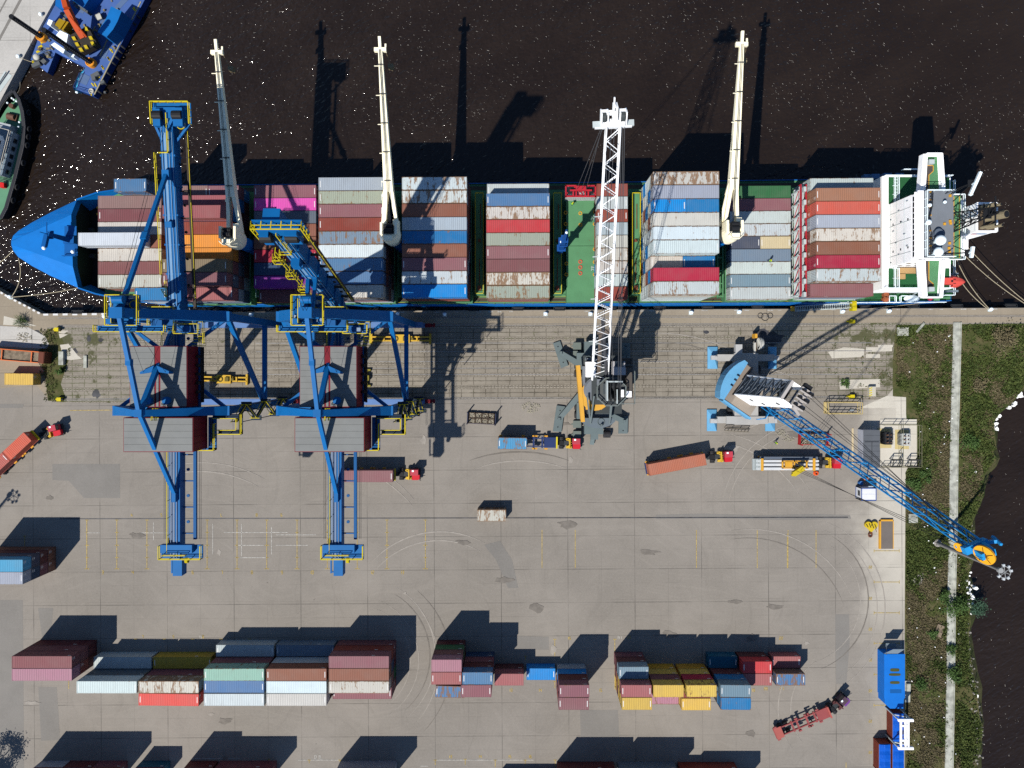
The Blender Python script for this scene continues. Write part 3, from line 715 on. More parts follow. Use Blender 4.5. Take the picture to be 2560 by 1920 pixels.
for c, r, cols, rust, hide in ((0, 1, ['darkred', 'maroon', 'maroon'], .2, 0), (0, 2, ['darkred', 'redbrown', 'pink'], .2, 0),
     (1, 2, ['paleg'], .3, 0), (1, 3, ['slate', 'slate', 'white'], .3, 1), (2, 2, ['mustard'], .3, 0), (2, 3, ['brown', 'maroon', 'cream'], .8, 1), (2, 4, ['redbrown', 'brown', 'scarlet'], .1, 1),
     (3, 1, ['paleg'], .2, 0), (3, 2, ['brown', 'maroon', 'mint'], .5, 1), (3, 3, ['navy', 'blue', 'denim'], .3, 2), (3, 4, ['grey', 'paleg', 'white'], .1, 2),
     (4, 1, ['steel'], .4, 0), (4, 2, ['brown', 'paleg', 'brown'], .3, 1), (4, 3, ['grey', 'darkred', 'white'], .1, 2), (4, 4, ['slate', 'maroon', 'cream'], .2, 2),
     (5, 1, ['maroon', 'redbrown', 'mauve'], .25, 0), (5, 2, ['darkred', 'navy', 'brown'], .2, 0), (5, 3, ['green', 'maroon', 'cream'], .7, 0), (5, 4, ['maroon', 'mauve'], .15, 0)):
    stack(CX[c], YR[r]+(.1 if (c, r) == (3, 3) else 0), 40, 2.89, cols, rust, w1(c, r), G1, rot=-.012 if (c, r) == (2, 4) else .002*((c*3+r) % 3-1), hide=hide)
G2 = 'containers in the middle yard block'
def w2(c, r): return '%s column from left, %s row, middle yard block' % (ORD[c], ORD[r-1])
for c, x, r, cols, rust, hide in ((0, -15.2, 1, ['darkred', 'green', 'maroon', 'pink'], .2, 0), (0, -15.2, 2, ['brown', 'maroon', 'darkred', 'rose'], .2, 0), (0, -15.0, 3, ['maroon'], .2, 0), (0, -15.0, 4, ['maroon', 'denim'], .85, 0),
     (1, -8.95, 2, ['navy', 'maroon', 'darkred', 'denim'], .45, 0), (1, -9.2, 3, ['blue', 'maroon', 'brown', 'mauve'], .25, 0), (2, -2.7, 3, ['darkred', 'rose'], .25, 0),
     (3, 4.0, 3, ['azure'], .1, 0), (4, 10.5, 3, ['grey', 'azure', 'darkred', 'mauve'], .45, 0), (4, 10.4, 4, ['brown', 'mauve', 'redbrown', 'mauve'], .2, 0)):
    stack(x, YR[r], 20, 2.59, cols, rust, w2(c, r), G2, rot=-.03 if (c, r) == (0, 4) else .003*((c*2+r) % 3-1), hide=hide, flip=False)
G3 = 'containers in the right-hand yard block'
def w3(c, r): return '%s column from left, %s row, block by empty trailer' % (ORD[c], ORD[r-2])
for c, x, r, cols, rust in ((0, 22.85, 2, ['maroon', 'darkred', 'steel'], .35), (0, 23.0, 3, ['maroon', 'brown', 'yellow', 'rose'], .3), (0, 23.1, 4, ['yellow', 'maroon', 'yellow', 'yellow'], .3),
     (1, 29.45, 3, ['gold', 'yellow', 'maroon', 'yellow'], .4), (1, 30.2, 5, ['pink'], .75), (2, 36.1, 3, ['gold', 'yellow', 'crimson', 'yellow'], .65), (2, 36.2, 4, ['darkred', 'redbrown'], .2), (2, 36.3, 5, ['maroon', 'yellow'], .25),
     (3, 42.6, 2, ['teal'], .2), (3, 42.95, 3, ['maroon', 'darkred', 'blue', 'steel'], .4), (3, 43.0, 4, ['maroon', 'rose', 'slate', 'blue'], .5),
     (4, 49.0, 2, ['darkred', 'red'], .3), (4, 49.0, 3, ['maroon', 'rose'], .5), (5, 56.0, 2, ['rose'], .2), (5, 55.95, 3, ['darkred', 'denim'], .9)):
    stack(x, YR[r], 20, 2.59, cols, rust, w3(c, r), G3, rot=-.012 if c == 3 else .003*((c+r) % 3-1), flip=False)
G4 = 'containers in the block at the bottom edge'
def w4(i, s): return '%s stack along the bottom edge of the yard%s' % (ORD[i], s)
for i, (x, yn, ft, hh, cols) in enumerate(((-100.4, -85.8, 20, 2.59, ['lilac', 'maroon', 'brown', 'maroon']), (-94.2, -85.8, 20, 2.59, ['darkred', 'maroon', 'redbrown', 'brown']), (-88.0, -85.8, 20, 2.59, ['maroon', 'brown', 'darkred', 'redbrown']), (-78.8, -85.8, 20, 2.59, ['teal', 'maroon']),
     (-68.5, -85.8, 20, 2.59, ['darkred', 'maroon', 'darkred', 'brown']), (-58.9, -85.8, 40, 2.89, ['maroon', 'darkred', 'brown']), (-33.0, -85.8, 40, 2.89, ['grey', 'maroon', 'grey']), (1.4, -88.0, 40, 2.59, ['maroon']), (13.6, -86.0, 40, 2.89, ['darkred', 'maroon', 'brown']), (26.7, -86.0, 40, 2.89, ['steel', 'slate', 'maroon']))):
    stack(x, yn-1.22, ft, hh, cols, .2, w4(i, ''), G4)
stack(39.6, -87.3, 40, 2.59, ['redbrown'], .2, 'eleventh stack along the bottom edge of the yard', G4); stack(41.0, -90.2, 40, 2.89, ['brown', 'maroon', 'brown'], .2, 'behind the low red-brown one at the bottom edge', G4, hide=2)
G5 = 'containers in the stack by the left edge'
stack(-106.5, -40.9, 40, 2.59, ['brown', 'darkred', 'indigo', 'sky'], .25, 'quayward row of the stack at the left edge', G5, flip=False)
stack(-106.5, -43.4, 40, 2.59, ['brown', 'maroon', 'navy', 'lilac'], .4, 'southern row of the stack at the left edge', G5, flip=False)
a, b = P(9.5, 948, 2.6), P(84, 949, 2.6)
container((a.x+b.x)/2, a.y, 0, 20, 2.59, -.012, 'yellow', .45, 'lone yellow container standing by the broken slabs near the left edge', 'single containers in the yard', flip=False)
container(P(1229, 1289, 2.6).x, P(1229, 1289, 2.6).y, 0, 20, 2.59, .004, 'cream', .85, 'lone rusty cream container standing in the open yard', 'single containers in the yard')
# ---------------------------------------------------------------- helpers for things with parts
class Thing:
    def __init__(s, name, loc, label, cat, group=None):
        s.loc = Vector(loc); s.root = empty(name, loc, 0, label, cat, group)
    def part(s, name, mb, col, parent=None, mat=None, rust=.12, smooth=False, label=None):
        mb.v = [(p[0]-s.loc.x, p[1]-s.loc.y, p[2]-s.loc.z) for p in mb.v]
        o = mb.build(name, mat or M_PAINT, parent or s.root, col, rust, smooth)
        if label: o['label'] = label
        return o
    def text(s, name, body, size, M, col, parent=None, mat=None):
        c = bpy.data.curves.new(name, 'FONT'); c.body = body; c.size = size; c.align_x = 'CENTER'; c.align_y = 'CENTER'; c.extrude = .01
        t = bpy.data.objects.new(name, c); COL.objects.link(t); dg = bpy.context.evaluated_depsgraph_get(); dg.update()
        me = bpy.data.meshes.new_from_object(t.evaluated_get(dg)); bpy.data.objects.remove(t); bpy.data.curves.remove(c)
        o = bpy.data.objects.new(name, me); COL.objects.link(o); o.parent = parent or s.root; me.materials.clear()
        o.matrix_local = Matrix.Translation(-s.loc) @ M
        me.materials.append(mat or M_PAINT); paintcol(o, col, 0.0); return o
def TM(loc, ex, ey):
    """text frame: ex along the line, ey up the letters"""
    ex = Vector(ex).normalized(); ey = Vector(ey).normalized(); ez = ex.cross(ey)
    return Matrix.Translation(loc) @ Matrix((ex, ey, ez)).transposed().to_4x4()

S = Thing('container_ship', (0, 24, WZ), 'long blue-hulled container ship moored at the quay with white bridge aft', 'ship')
SOUTH = [(28, 612, 10), (33, 627, 10), (46, 643, 9.9), (80, 665, 9.7), (127, 690, 9.4), (195, 719.5, 8.9), (240, 734.7, 7.6), (307, 749, 5.6), (419, 761.5, 5.1), (800, 761.5, 5), (1120, 761, 5), (1560, 760, 5), (2000, 757.5, 5), (2340, 754, 5), (2378, 752, 5)]
NORTH = [(28, 602, 10), (33, 589, 10), (46, 577, 9.9), (80, 556, 9.7), (127, 531, 9.4), (192, 500, 8.9), (243, 482.5, 7.6), (307, 473, 5.6), (419, 462.5, 5.1), (800, 460, 5), (1120, 458.5, 5), (1560, 454.5, 5), (2000, 449, 5), (2340, 439.5, 5), (2380, 438, 5)]
hs = [P(*p) for p in SOUTH]; hn = [P(*p) for p in NORTH]
h = MB(); rows = []
for i, (a, b) in enumerate(zip(hs, hn)):
    c = (a+b)/2; k = (.05, .16, .3, .45, .6, .76, .86, .94, .985)[i] if i < 9 else 1; dx = (9, 8.6, 7.8, 6.4, 5, 3.2, 2, 1, .3)[i] if i < 9 else 0
    n0 = len(h.v)
    for p in (a, b): h.v.append(tuple(p))
    for p in (a, b): q = c.lerp(p, 1-(1-k)*.42); h.v.append((q.x+dx*.4, q.y, 2.2))
    for p in (a, b): q = c.lerp(p, k); h.v.append((q.x+dx, q.y, -4.5))
    rows.append(n0)
for p, q in zip(rows, rows[1:]):
    for l in (0, 2): h.f += [(p+l, p+l+2, q+l+2, q+l), (p+l+1, q+l+1, q+l+3, p+l+3)]
p = rows[0]; h.f += [(p, p+1, p+3, p+2), (p+2, p+3, p+5, p+4)]; p = rows[-1]; h.f += [(p+1, p, p+2, p+3), (p+3, p+2, p+4, p+5)]
S.part('hull', h, 'hullblue', rust=.05)
d = MB()                                              # main deck
for i in range(6, len(hs)-1):
    a, b, e, f = hs[i], hs[i+1], hn[i+1], hn[i]
    z = 4.55 if i < 8 else 4.7
    d.quad((a.x, a.y+.12, z), (b.x, b.y+.12, z), (e.x, e.y-.12, z), (f.x, f.y-.12, z))
deck = S.part('deck', d, 'deckgreen', rust=.3)
wd = MB()                                             # sunken mooring deck behind the bow
for i in range(4, 6): wd.quad((hs[i].x, hs[i].y+.5, 4.2), (hs[i+1].x, hs[i+1].y+.3, 4.2), (hn[i+1].x, hn[i+1].y-.3, 4.2), (hn[i].x, hn[i].y-.5, 4.2))
wd.quad((hs[6].x, hs[6].y+.3, 4.2), (hs[6].x+3.2, hs[6].y-1, 4.2), (hn[6].x+3.2, hn[6].y+1, 4.2), (hn[6].x, hn[6].y-.3, 4.2))
S.part('mooring_deck', wd, 'black', rust=.1)
w = MB(); ra = [P(32, 601.5, 10.9), P(178, 537, 11.4)]; rb = [P(32, 612.5, 10.9), P(182, 666, 11.4)]
w.quad(hs[0], P(32, 612.5, 10.9), P(32, 601.5, 10.9), hn[0])
no = hn[:6]; so_ = hs[:6]
def along(a, b, n): return [a.lerp(b, i/n) for i in range(n+1)]
ia = along(ra[0], ra[1], 5); ib = along(rb[0], rb[1], 5)
ia[5] = P(178, 537, 11.4); ib[5] = P(182, 666, 11.4)
for i in range(5):
    w.quad(no[i], ia[i], ia[i+1], no[i+1]); w.quad(so_[i], so_[i+1], ib[i+1], ib[i]); w.quad(ia[i], ib[i], ib[i+1], ia[i+1])
wl_ = MB()  # black wall painted for the dark open space under the bow cover
for a, b in ((no[5], ia[5]), (ia[5], ib[5]), (ib[5], so_[5])):
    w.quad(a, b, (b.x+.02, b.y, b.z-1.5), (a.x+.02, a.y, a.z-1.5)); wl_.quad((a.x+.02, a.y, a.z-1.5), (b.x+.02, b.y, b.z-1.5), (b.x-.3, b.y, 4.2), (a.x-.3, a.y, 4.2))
S.part('bow_cover', w, 'hullblue', rust=.05); S.part('bow_recess_shade', wl_, 'black', rust=.1)
bw = MB()                                             # bulwark tops along the bow
for l in (hs, hn):
    for i in range(5, 8): bw.beam(l[i], l[i+1], .3, .5)
S.part('bulwark', bw, 'hullblue')
mw = MB(); mb_ = P(202, 607, 8)                        # foremast on the break of the bow
X0, Y0 = mb_.x, mb_.y
mw.prism([(X0-1.2, Y0-.8), (X0+.9, Y0-.8), (X0+.9, Y0+.8), (X0-1.2, Y0+.8)], 4.2, 11.8); mw.beam((X0-.3, Y0, 11.6), (X0-1.3, Y0+.3, 16.4), 1.0, 1.1, w2=.75, h2=.8)
mw.box(X0-1.9, X0-.7, Y0-.5, Y0+1.1, 15.4, 15.5); mw.beam((X0-1.5, Y0+.2, 16.2), (X0-1.9, Y0-2.2, 16.4), .75, .75); mw.tube((X0-1.3, Y0+.3, 16.4), (X0-1.3, Y0+.3, 18.6), .07)
mw.beam((X0-1.5, Y0+2.6, 16.3), (X0-1.5, Y0-.2, 16.3), .14); mw.box(X0-.9, X0+1.7, Y0-3.3, Y0-.85, 11.7, 11.85); mw.rail([(X0-.9, Y0-3.3, 11.8), (X0+1.7, Y0-3.3, 11.8), (X0+1.7, Y0-.9, 11.8)], .9)
mw.box(X0-.9, X0+1.5, Y0+.85, Y0+2.7, 11.7, 11.85)
fm = S.part('foremast', mw, (0, 98, 176))
m = MB(); m.ball((X0-1.95, Y0-2.4, 16.4), .38); m.ball((X0+1.1, Y0-2.5, 12.4), .38); S.part('mast_light', m, 'white', fm)
m = MB()                                              # winches in the well
for px, py in ((200, 560), (203, 640), (214, 650), (220, 590), (229, 640), (226, 575)):
    c = P(px, py, 5); m.tube((c.x-.7, c.y, 5), (c.x+.7, c.y, 5), .5); m.cbox((c.x, c.y, 4.2), 1.1, .9, .6)
S.part('mooring_winch', m, 'darkgrey')
m = MB()
for px, py in ((245, 519), (245, 535), (252, 694), (251, 706)): c = P(px, py, 5.4); m.cyl((c.x, c.y, 4.2), .28, 1.3)
S.part('mooring_bitts', m, 'gold')
# hatch covers
HX = [-75.6, -61.8, -46.6, -32.3, -16.55, -.77, 15.4, 30.35, 47.8, 61.6]
for i, X in enumerate(HX):
    y = 23.75+.006*X; m = MB(); hw = 11.5 if i else 9.2
    m.box(-6.35, 6.35, -hw, -.04, 4.7, HZ-.03, SROT, (X, y)); m.box(-6.35, 6.35, .04, hw, 4.7, HZ-.03, SROT, (X, y))
    for k in (-1, 1):
        for u in range(-5, 6, 2): m.box(u-.12, u+.12, k*hw-.1, k*hw+.1, 4.9, HZ-.3, SROT, (X, y))
    hc = S.part('hatch_cover', m, 'deckgreen', rust=.42 if i == 6 else .25)
    if i == 6:
        m = MB()
        for px, py in ((1414, 532), (1414, 560), (1451, 533), (1451, 562), (1487, 530), (1487, 560), (1416, 659), (1416, 686), (1487, 623), (1487, 655), (1487, 686)):
            c = P(px, py, HZ); m.torus((c.x, c.y, HZ+.01), .3, .1)
        S.part('lashing_socket', m, 'gold', hc)
        m = MB()
        for px, py in ((1451, 654), (1451, 668), (1451, 683)): c = P(px, py, HZ); m.torus((c.x, c.y, HZ+.01), .32, .12)
        S.part('worn_socket', m, 'coral', hc)
        for t, py in (('35', 545), ('7F', 671)): S.text('stencilled_number', t, 1.1, TM(P(1483, py, HZ+.02), (0, 1, 0), (-1, 0, 0)), 'paleg', hc)
# cross strips and lashing frames between the hatches
for X, lit in ((-8.6, 0), (7.15, 1), (23.0, 1)):
    m = MB(); y = 24; m.box(-.85, .85, -10.2, 10.2, 4.7, 9.5, SROT, (X, y)); cs = S.part('cross_deck_house', m, 'deckgreen', rust=.25)
    m = MB(); c = [(X-.8, y-10.1, 9.5), (X+.8, y-10.1, 9.5), (X+.8, y+10.1, 9.5), (X-.8, y+10.1, 9.5), (X-.8, y-10.1, 9.5)]; m.rail(c, 1., .045, True, 2.5); S.part('railing', m, 'railyellow', cs)
    m = MB(); m.tube((X, y-8, 9.65), (X, y-3, 9.65), .08); m.tube((X+.2, y+3, 9.65), (X+.2, y+8, 9.65), .08); m.cbox((X, y-9, 9.5), .6, .9, .7); m.cbox((X, y+.6, 9.5), .5, .5, .4); S.part('pipework', m, 'rust', cs)
for X in (-68.7, -53.4, -51.9 if 0 else -39.4, -24.6, 38.4, 40.2):
    m = MB()
    for dx in (-.55, .55): m.beam((X+dx, 13.2, 9), (X+dx, 34.6, 9), .22, .3)
    for k in range(9): yy = 13.4+k*2.62; m.beam((X-.55, yy, 9), (X+.55, yy, 9), .18, .2); m.beam((X+.55*(-1)**k, yy, 4.7), (X+.55*(-1)**k, yy, 9), .2)
    S.part('lashing_frame', m, 'mint' if X < -50 else 'deckgreen', rust=.3)
m = MB(); X = 54.75                                   # tall lashing bridge forward of the aftermost stack
for yy in [13.2+2.56*k for k in range(9)]:
    for dx in (-.55, .45): m.beam((X+dx, yy, 4.7), (X+dx, yy, 14.2), .22)
    m.beam((X-.55, yy, 14.2), (X+.45, yy, 14.2), .2); m.cbox((X+.2, yy, 14.2), .5, .9, 1.2)
for z in (8.5, 11.5, 14.2):
    m.beam((X-.05, 13, z), (X-.05, 34.4, z), .9, .08)
lb = S.part('lashing_bridge', m, 'paleg', rust=.3)
m = MB(); m.rail([(X-.55, 12.9, 14.2), (X-.55, 34.6, 14.2)], 1.1, .07, True, 2.56); m.rail([(X+.5, 12.9, 14.2), (X+.5, 34.6, 14.2)], 1.1, .07, True, 2.56)
for k in range(8): yy = 13.2+2.56*k; m.beam((X-.55, yy, 11.5), (X-.55, yy+2.5, 14.2), .1)
S.part('railing', m, 'trayred', lb)
m = MB()                                              # low walkway platforms forward of it
for k in range(9): m.box(52.95, 54.0, 13.0+2.56*k, 14.9+2.56*k, 8.6, 8.75); m.box(52.95, 53.1, 13.0+2.56*k, 14.9+2.56*k, 8.75, 9.7)
S.part('lashing_platform', m, 'sage', rust=.3)
# side walkways and their rails
for nm, dy, col in (('walkway', .75, 'rust'),):
    m = MB()
    for l, s in ((hs, 1), (hn, -1)):
        m = MB()
        for i in range(8, 12): a, b = l[i], l[i+1]; m.beam((a.x, a.y+s*1.0, 4.74), (b.x, b.y+s*1.0, 4.74), .8, .04)
        S.part('walkway', m, (96, 84, 70), deck, rust=.2)
m = MB()
for l, s in ((hs, 1),):
    for i in range(8, 12):
        a, b = l[i], l[i+1]
        for off in (.35, 1.5): m.rail([(a.x, a.y+s*off, 4.72), (b.x, b.y+s*off, 4.72)], 1.0, .035, off < 1, 3.0)
S.part('railing', m, (170, 160, 60), deck)
for l, s in ((hs, 1), (hn, -1)):
    m = MB()
    for i in range(8, 14): a, b = l[i], l[i+1]; m.beam((a.x, a.y+s*.06, 4.95), (b.x, b.y+s*.06, 4.95), .16, .3)
    S.part('sheer_strake', m, (30, 108, 190), deck)
m = MB()                                              # small clutter along the quay side deck
for px, py, sx, sy, sz in ((1454, 748, .9, 1.6, .5), (1918, 750, .8, .5, .7), (1998, 749, 1.4, .5, .5), (2052, 747, .9, .6, .6), (2090, 745, .6, .6, .6), (2110, 744, 1.1, .7, .5)):
    c = P(px, py, 5); m.cbox((c.x, c.y, 4.72), sx, sy, sz)
S.part('deck_locker', m, 'coral', deck)
# jib rest post by the bare hatch
X, y = 7.7, 22.4; m = MB()
m.beam((X, y, 9.5), (X, y, 24), .9, .9, w2=.7, h2=.7); m.beam((X, y, 17), (X+.4, y+.5, 23), .5); m.cbox((X+.1, y+.2, 23.2), 1.3, 1.4, .25); m.beam((X, y, 24), (X+.1, y+.6, 29.2), .5, w2=.3); m.cbox((X, y, 14), 1.7, 1.3, .2); m.cbox((X, y+.4, 19), 1.6, 1.6, .2)
m.rail([(X-.7, y-.6, 19.2), (X+.8, y-.6, 19.2), (X+.8, y+1.1, 19.2)], .9, .05)
jr = S.part('jib_rest', m, (20, 84, 160))
m = MB()
for z, dx in ((29.3, .1), (14.5, .4), (19.6, -.3)): m.ball((X+dx, y+.3, z), .25)
S.part('lamp', m, 'white', jr)
# deck cranes
def deck_crane(X, y, tip, word):
    m = MB(); m.cyl((X, y, 4.7), 1.35, 12.5, 1.25, 18); m.cyl((X, y, 17.2), 1.7, .35, None, 18)
    for k in range(8): t = k*math.pi/4; m.cbox((X+1.35*math.cos(t), y+1.35*math.sin(t), 6), .3, .3, .3)
    ped = S.part('deck_crane', m, 'hullblue', smooth=False)
    m = MB(); k = 18; prof = [(-1.75, 17.6, 1.75), (-1.8, 19.8, 1.75), (-1.4, 22.3, 1.5)]
    ring = []
    for yo, z, r in prof:
        rr = []
        for i in range(k):
            t = 2*math.pi*i/k; rr.append(len(m.v)); m.v.append((X+r*math.cos(t), y+.1+r*1.06*math.sin(t), z))
        ring.append(rr)
    for a, b in zip(ring, ring[1:]):
        for i in range(k): j = (i+1) % k; m.f.append((a[i], a[j], b[j], b[i]))
    m.f.append(tuple(ring[0][::-1])); m.f.append(tuple(ring[-1]))
    for s in (-1, 1): m.box(X+s*1.35-.22, X+s*1.35+.22, y-.3, y+1.9, 19, 22.6)
    m.cbox((X, y-1.1, 22.3), 1.5, 1.0, .8)
    S.part('crane_house', m, 'ivory', ped)
    m = MB(); m.box(X-.95, X+.95, y-.2, y+1.5, 22.3, 22.42); m.tube((X-.7, y+.35, 22.85), (X+.7, y+.35, 22.85), .5, k=10); m.tube((X-.7, y+1.2, 22.75), (X+.7, y+1.2, 22.75), .42, k=10)
    S.part('winch', m, 'black', ped)
    m = MB(); m.rail([(X-1.3, y-.9, 22.4), (X-.7, y-1.5, 22.4), (X+.7, y-1.5, 22.4), (X+1.3, y-.9, 22.4)], .9, .05); m.cbox((X+1.1, y+1.9, 19.4), 1.0, 1.4, 2.0)
    S.part('crane_cab', m, 'ivory', ped)
    tip = Vector(tip); foot = Vector((X, y+1.3, 19.6 if X > -50 else 18.6)); dirn = (tip-foot).normalized(); kn = foot+dirn*7.3
    m = MB()
    for s in (-1, 1): m.beam(foot+Vector((s*1.2, 0, 0)), kn+Vector((s*.42, .3, 0)), .5, 1.1, w2=.75, h2=1.5)
    m.beam(kn-dirn*.6, tip, 1.72, 1.7, w2=.72, h2=.8)
    m.beam(tip, tip+dirn*2.4, .5, .6); m.beam(tip+Vector((-1.1, .1, 0)), tip+Vector((1.1, .1, 0)), .7, .7); m.beam(tip+Vector((.95, .1, 0)), tip+Vector((.95, 1.2, 0)), .3)
    for u in (1.15, 1.75, 2.35, 2.95, 3.55): c = foot+dirn*(u*8.6-1.5); m.beam(c+Vector((-1.2, 0, .95-.12*u)), c+Vector((.3, 0, .95-.12*u)), .12, .1)
    jib = S.part('jib', m, 'ivory', ped)
    m = MB(); m.tube(foot+Vector((-1.75, .2, -.8)), kn+Vector((-.9, -1.2, -.5)), .34); m.beam(kn+Vector((-1.1, -1.4, -.5)), kn+Vector((-.5, 1., -.3)), .5, .7)
    S.part('luffing_cylinder', m, 'ivory', ped)
    m = MB()
    for s in (-.12, .12): m.tube(foot+Vector((s, 0, 1.4)), tip+Vector((s, 0, .5)), .05, k=4)
    for u in (1.0, 1.6, 2.2, 2.8, 3.4): c = foot+dirn*(u*8.6); m.beam(c+Vector((-.6, 0, 1.05-.1*u)), c+Vector((.6, 0, 1.05-.1*u)), .14, .1)
    S.part('hoist_rope', m, 'darkgrey', ped)
    m = MB(); hb = tip+Vector((1.35, -1.6, -4)); m.cbox((hb.x, hb.y, hb.z), 1.0, .7, 1.3); m.tube((hb.x, hb.y, hb.z), (hb.x, hb.y, hb.z-.8), .2); m.tube(hb+Vector((0, 0, 1.3)), tip+Vector((.9, .1, 0)), .05, k=4)
    S.part('hook_block', m, 'khaki', ped)
    if word:
        S.text('jib_lettering', word, .75, TM(kn+dirn*8.0+Vector((-.84, 0, .1)), -dirn, Vector((0, 0, 1))), 'black', jib)
deck_crane(-54.3, 23.2, (-56.3, 57.1, 22.2), '')
deck_crane(-24.6, 23.9, (-25.8, 56.8, 24), '')
deck_crane(39.25, 24.3, (40.0, 57.8, 24), 'LIEBHERR')
# superstructure
def bx(*a): return MB().box(*a)
W = 'shipwhite'
m = MB(); m.box(71.2, 84.6, 14.5, 36.8, 4.7, 13.0)
base = S.part('lower_deckhouse', m, W, rust=.02)
for y0, y1 in ((31.2, 36.6), (14.7, 18.6)): m = MB(); m.box(72.35, 84.4, y0, y1, 13.0, 13.02); S.part('deck_covering', m, 'darkgreen', base)
m = MB()
m.rail([(71.3, 14.6, 13), (84.5, 14.6, 13)], 1.1, .06); m.rail([(71.3, 36.7, 13), (84.5, 36.7, 13)], 1.1, .06); m.rail([(73.2, 31.4, 13), (73.2, 36.6, 13)], 1.1, .06); m.rail([(73.9, 31.4, 13), (73.9, 36.6, 13)], 1.1, .06)
m.rail([(73.2, 14.7, 13), (73.2, 18.5, 13)], 1.1, .06); m.rail([(73.9, 14.7, 13), (73.9, 18.5, 13)], 1.1, .06)
for k in range(9): m.beam((73.2, 31.6+k*.62, 13.6), (73.9, 31.6+k*.62, 13.6), .05)
S.part('railing', m, 'white', base)
m = MB(); m.box(74, 78.2, 17.5, 18.6, 13.03, 13.7); m.box(73.95, 75.4, 16.4, 17.4, 13.03, 13.6); S.part('timber_stack', m, (196, 160, 110), base)
m = MB(); m.box(72.3, 79.4, 18.8, 31.1, 13.0, 21.4); m.box(79.4, 81.6, 19.5, 30.5, 13.0, 21.4)
tower = S.part('bridge_tower', m, W, rust=.02)
m = MB()
for z in (14.9, 17.7, 20.3):
    for k in range(7):
        if (k+int(z)) % 3 == 0: m.box(72.26, 72.29, 19.6+k*1.75, 20.0+k*1.75, z-.2, z+.2)
for k in range(4): m.box(73+k*1.6, 73.7+k*1.6, 18.74, 18.77, 15, 15.7); m.box(73+k*1.6, 73.7+k*1.6, 18.74, 18.77, 18.2, 18.9)
S.part('window', m, 'black', tower, M_GLASS)
m = MB()
for z in (13.9, 16.2, 19.0):
    m.box(72.24, 72.298, 18.8, 31.1, z, z+.07)
for yy in (20.6, 23.2, 26.5, 28.9): m.box(72.24, 72.296, yy, yy+.06, 13.0, 21.3)
for k in range(10): m.tube((72.15, 19.4+k*1.2, 14+(k*3 % 7)), (72.15, 19.4+k*1.2, 14.5+(k*3 % 7)), .09)
S.part('pipe_run', m, 'paleg', tower)
m = MB(); m.box(72.3, 78.1, 19.1, 31.0, 21.45, 24.4)
wheel = S.part('wheelhouse', m, W, rust=.02)
m = MB(); m.box(72.9, 78.3, 19.0, 31.2, 24.4, 24.5); S.part('wheelhouse_roof', m, (132, 138, 146), wheel, rust=.05)
m = MB()
for k in range(11): m.box(72.25, 72.29, 19.5+k*1.02, 20.35+k*1.02, 22.0, 22.7)
S.part('window', m, 'black', wheel, M_GLASS)
m = MB(); m.rail([(78.2, 19.1, 24.5), (73.0, 19.1, 24.5), (73.0, 31.1, 24.5), (78.2, 31.1, 24.5)], 1.0, .05, True, 1.5); S.part('railing', m, 'white', wheel)
m = MB(); m.box(71.85, 72.9, 18.9, 31.2, 24.3, 24.46); m.box(71.9, 72.3, 18.9, 31.2, 23.2, 23.3); S.part('visor', m, W, wheel)
m = MB()                                              # black aerial frames and awning frame on the roof
for k in range(6): m.beam((73.9, 19.6+k*.55, 24.5), (73.9, 19.6+k*.55, 25.6), .08); m.beam((73.4, 19.6+k*.55, 25.2), (74.4, 19.6+k*.55, 25.2), .07)
for a, b in (((73.9, 22.8), (73.3, 25.3)), ((73.3, 25.3), (73.9, 27.9)), ((73.9, 27.9), (74.1, 30.6)), ((73.9, 19.6), (73.9, 22.8))):
    m.beam((*a, 25.4), (*b, 25.4), .1); m.beam((*a, 24.9), (*b, 24.9), .08); m.beam((*a, 24.5), (*a, 25.4), .08)
for k in range(5): m.beam((74, 28.2+k*.6, 24.5), (74, 28.2+k*.6, 25.3), .07); m.beam((73.6, 28.2+k*.6, 25.1), (74.3, 28.2+k*.6, 25.1), .06)
S.part('aerial_frame', m, 'black', wheel)
m = MB()
for k in range(9): yy = 19.7+k*1.4; m.cbox((74.1, yy, 24.5), .35, .25, .1)
for x, yy in ((77.6, 30.2), (77.5, 21.6), (77.4, 20.7), (77.6, 25.6), (77.7, 25.2), (76.6, 25.1), (77.5, 20.0)): m.cbox((x, yy, 24.5), .4, .45, .25)
S.part('yellow_marking', m, 'gold', wheel)
for nm, px, py, r, z0 in (('satellite_dome', 2350, 601, .92, 26.0), ('satellite_dome', 2345, 630, .82, 26.0), ('small_dome', 2324, 513, .34, 25.2), ('small_dome', 2362, 505, .3, 25.0), ('small_dome', 2321, 556, .5, 25.0)):
    c = P(px, py, z0+r*.7); m = MB(); m.ball((c.x, c.y, z0+r*.9), r, r, r*1.08, 16, 10, -.8); m.cyl((c.x, c.y, 24.5), r*.35, z0-24.4+.5); S.part(nm, m, 'white', wheel, smooth=True)
c = P(2346, 582, 25.2); m = MB(); m.cyl((c.x, c.y, 24.5), .75, .9, None, 18); S.part('compass_platform', m, (100, 112, 128), wheel)
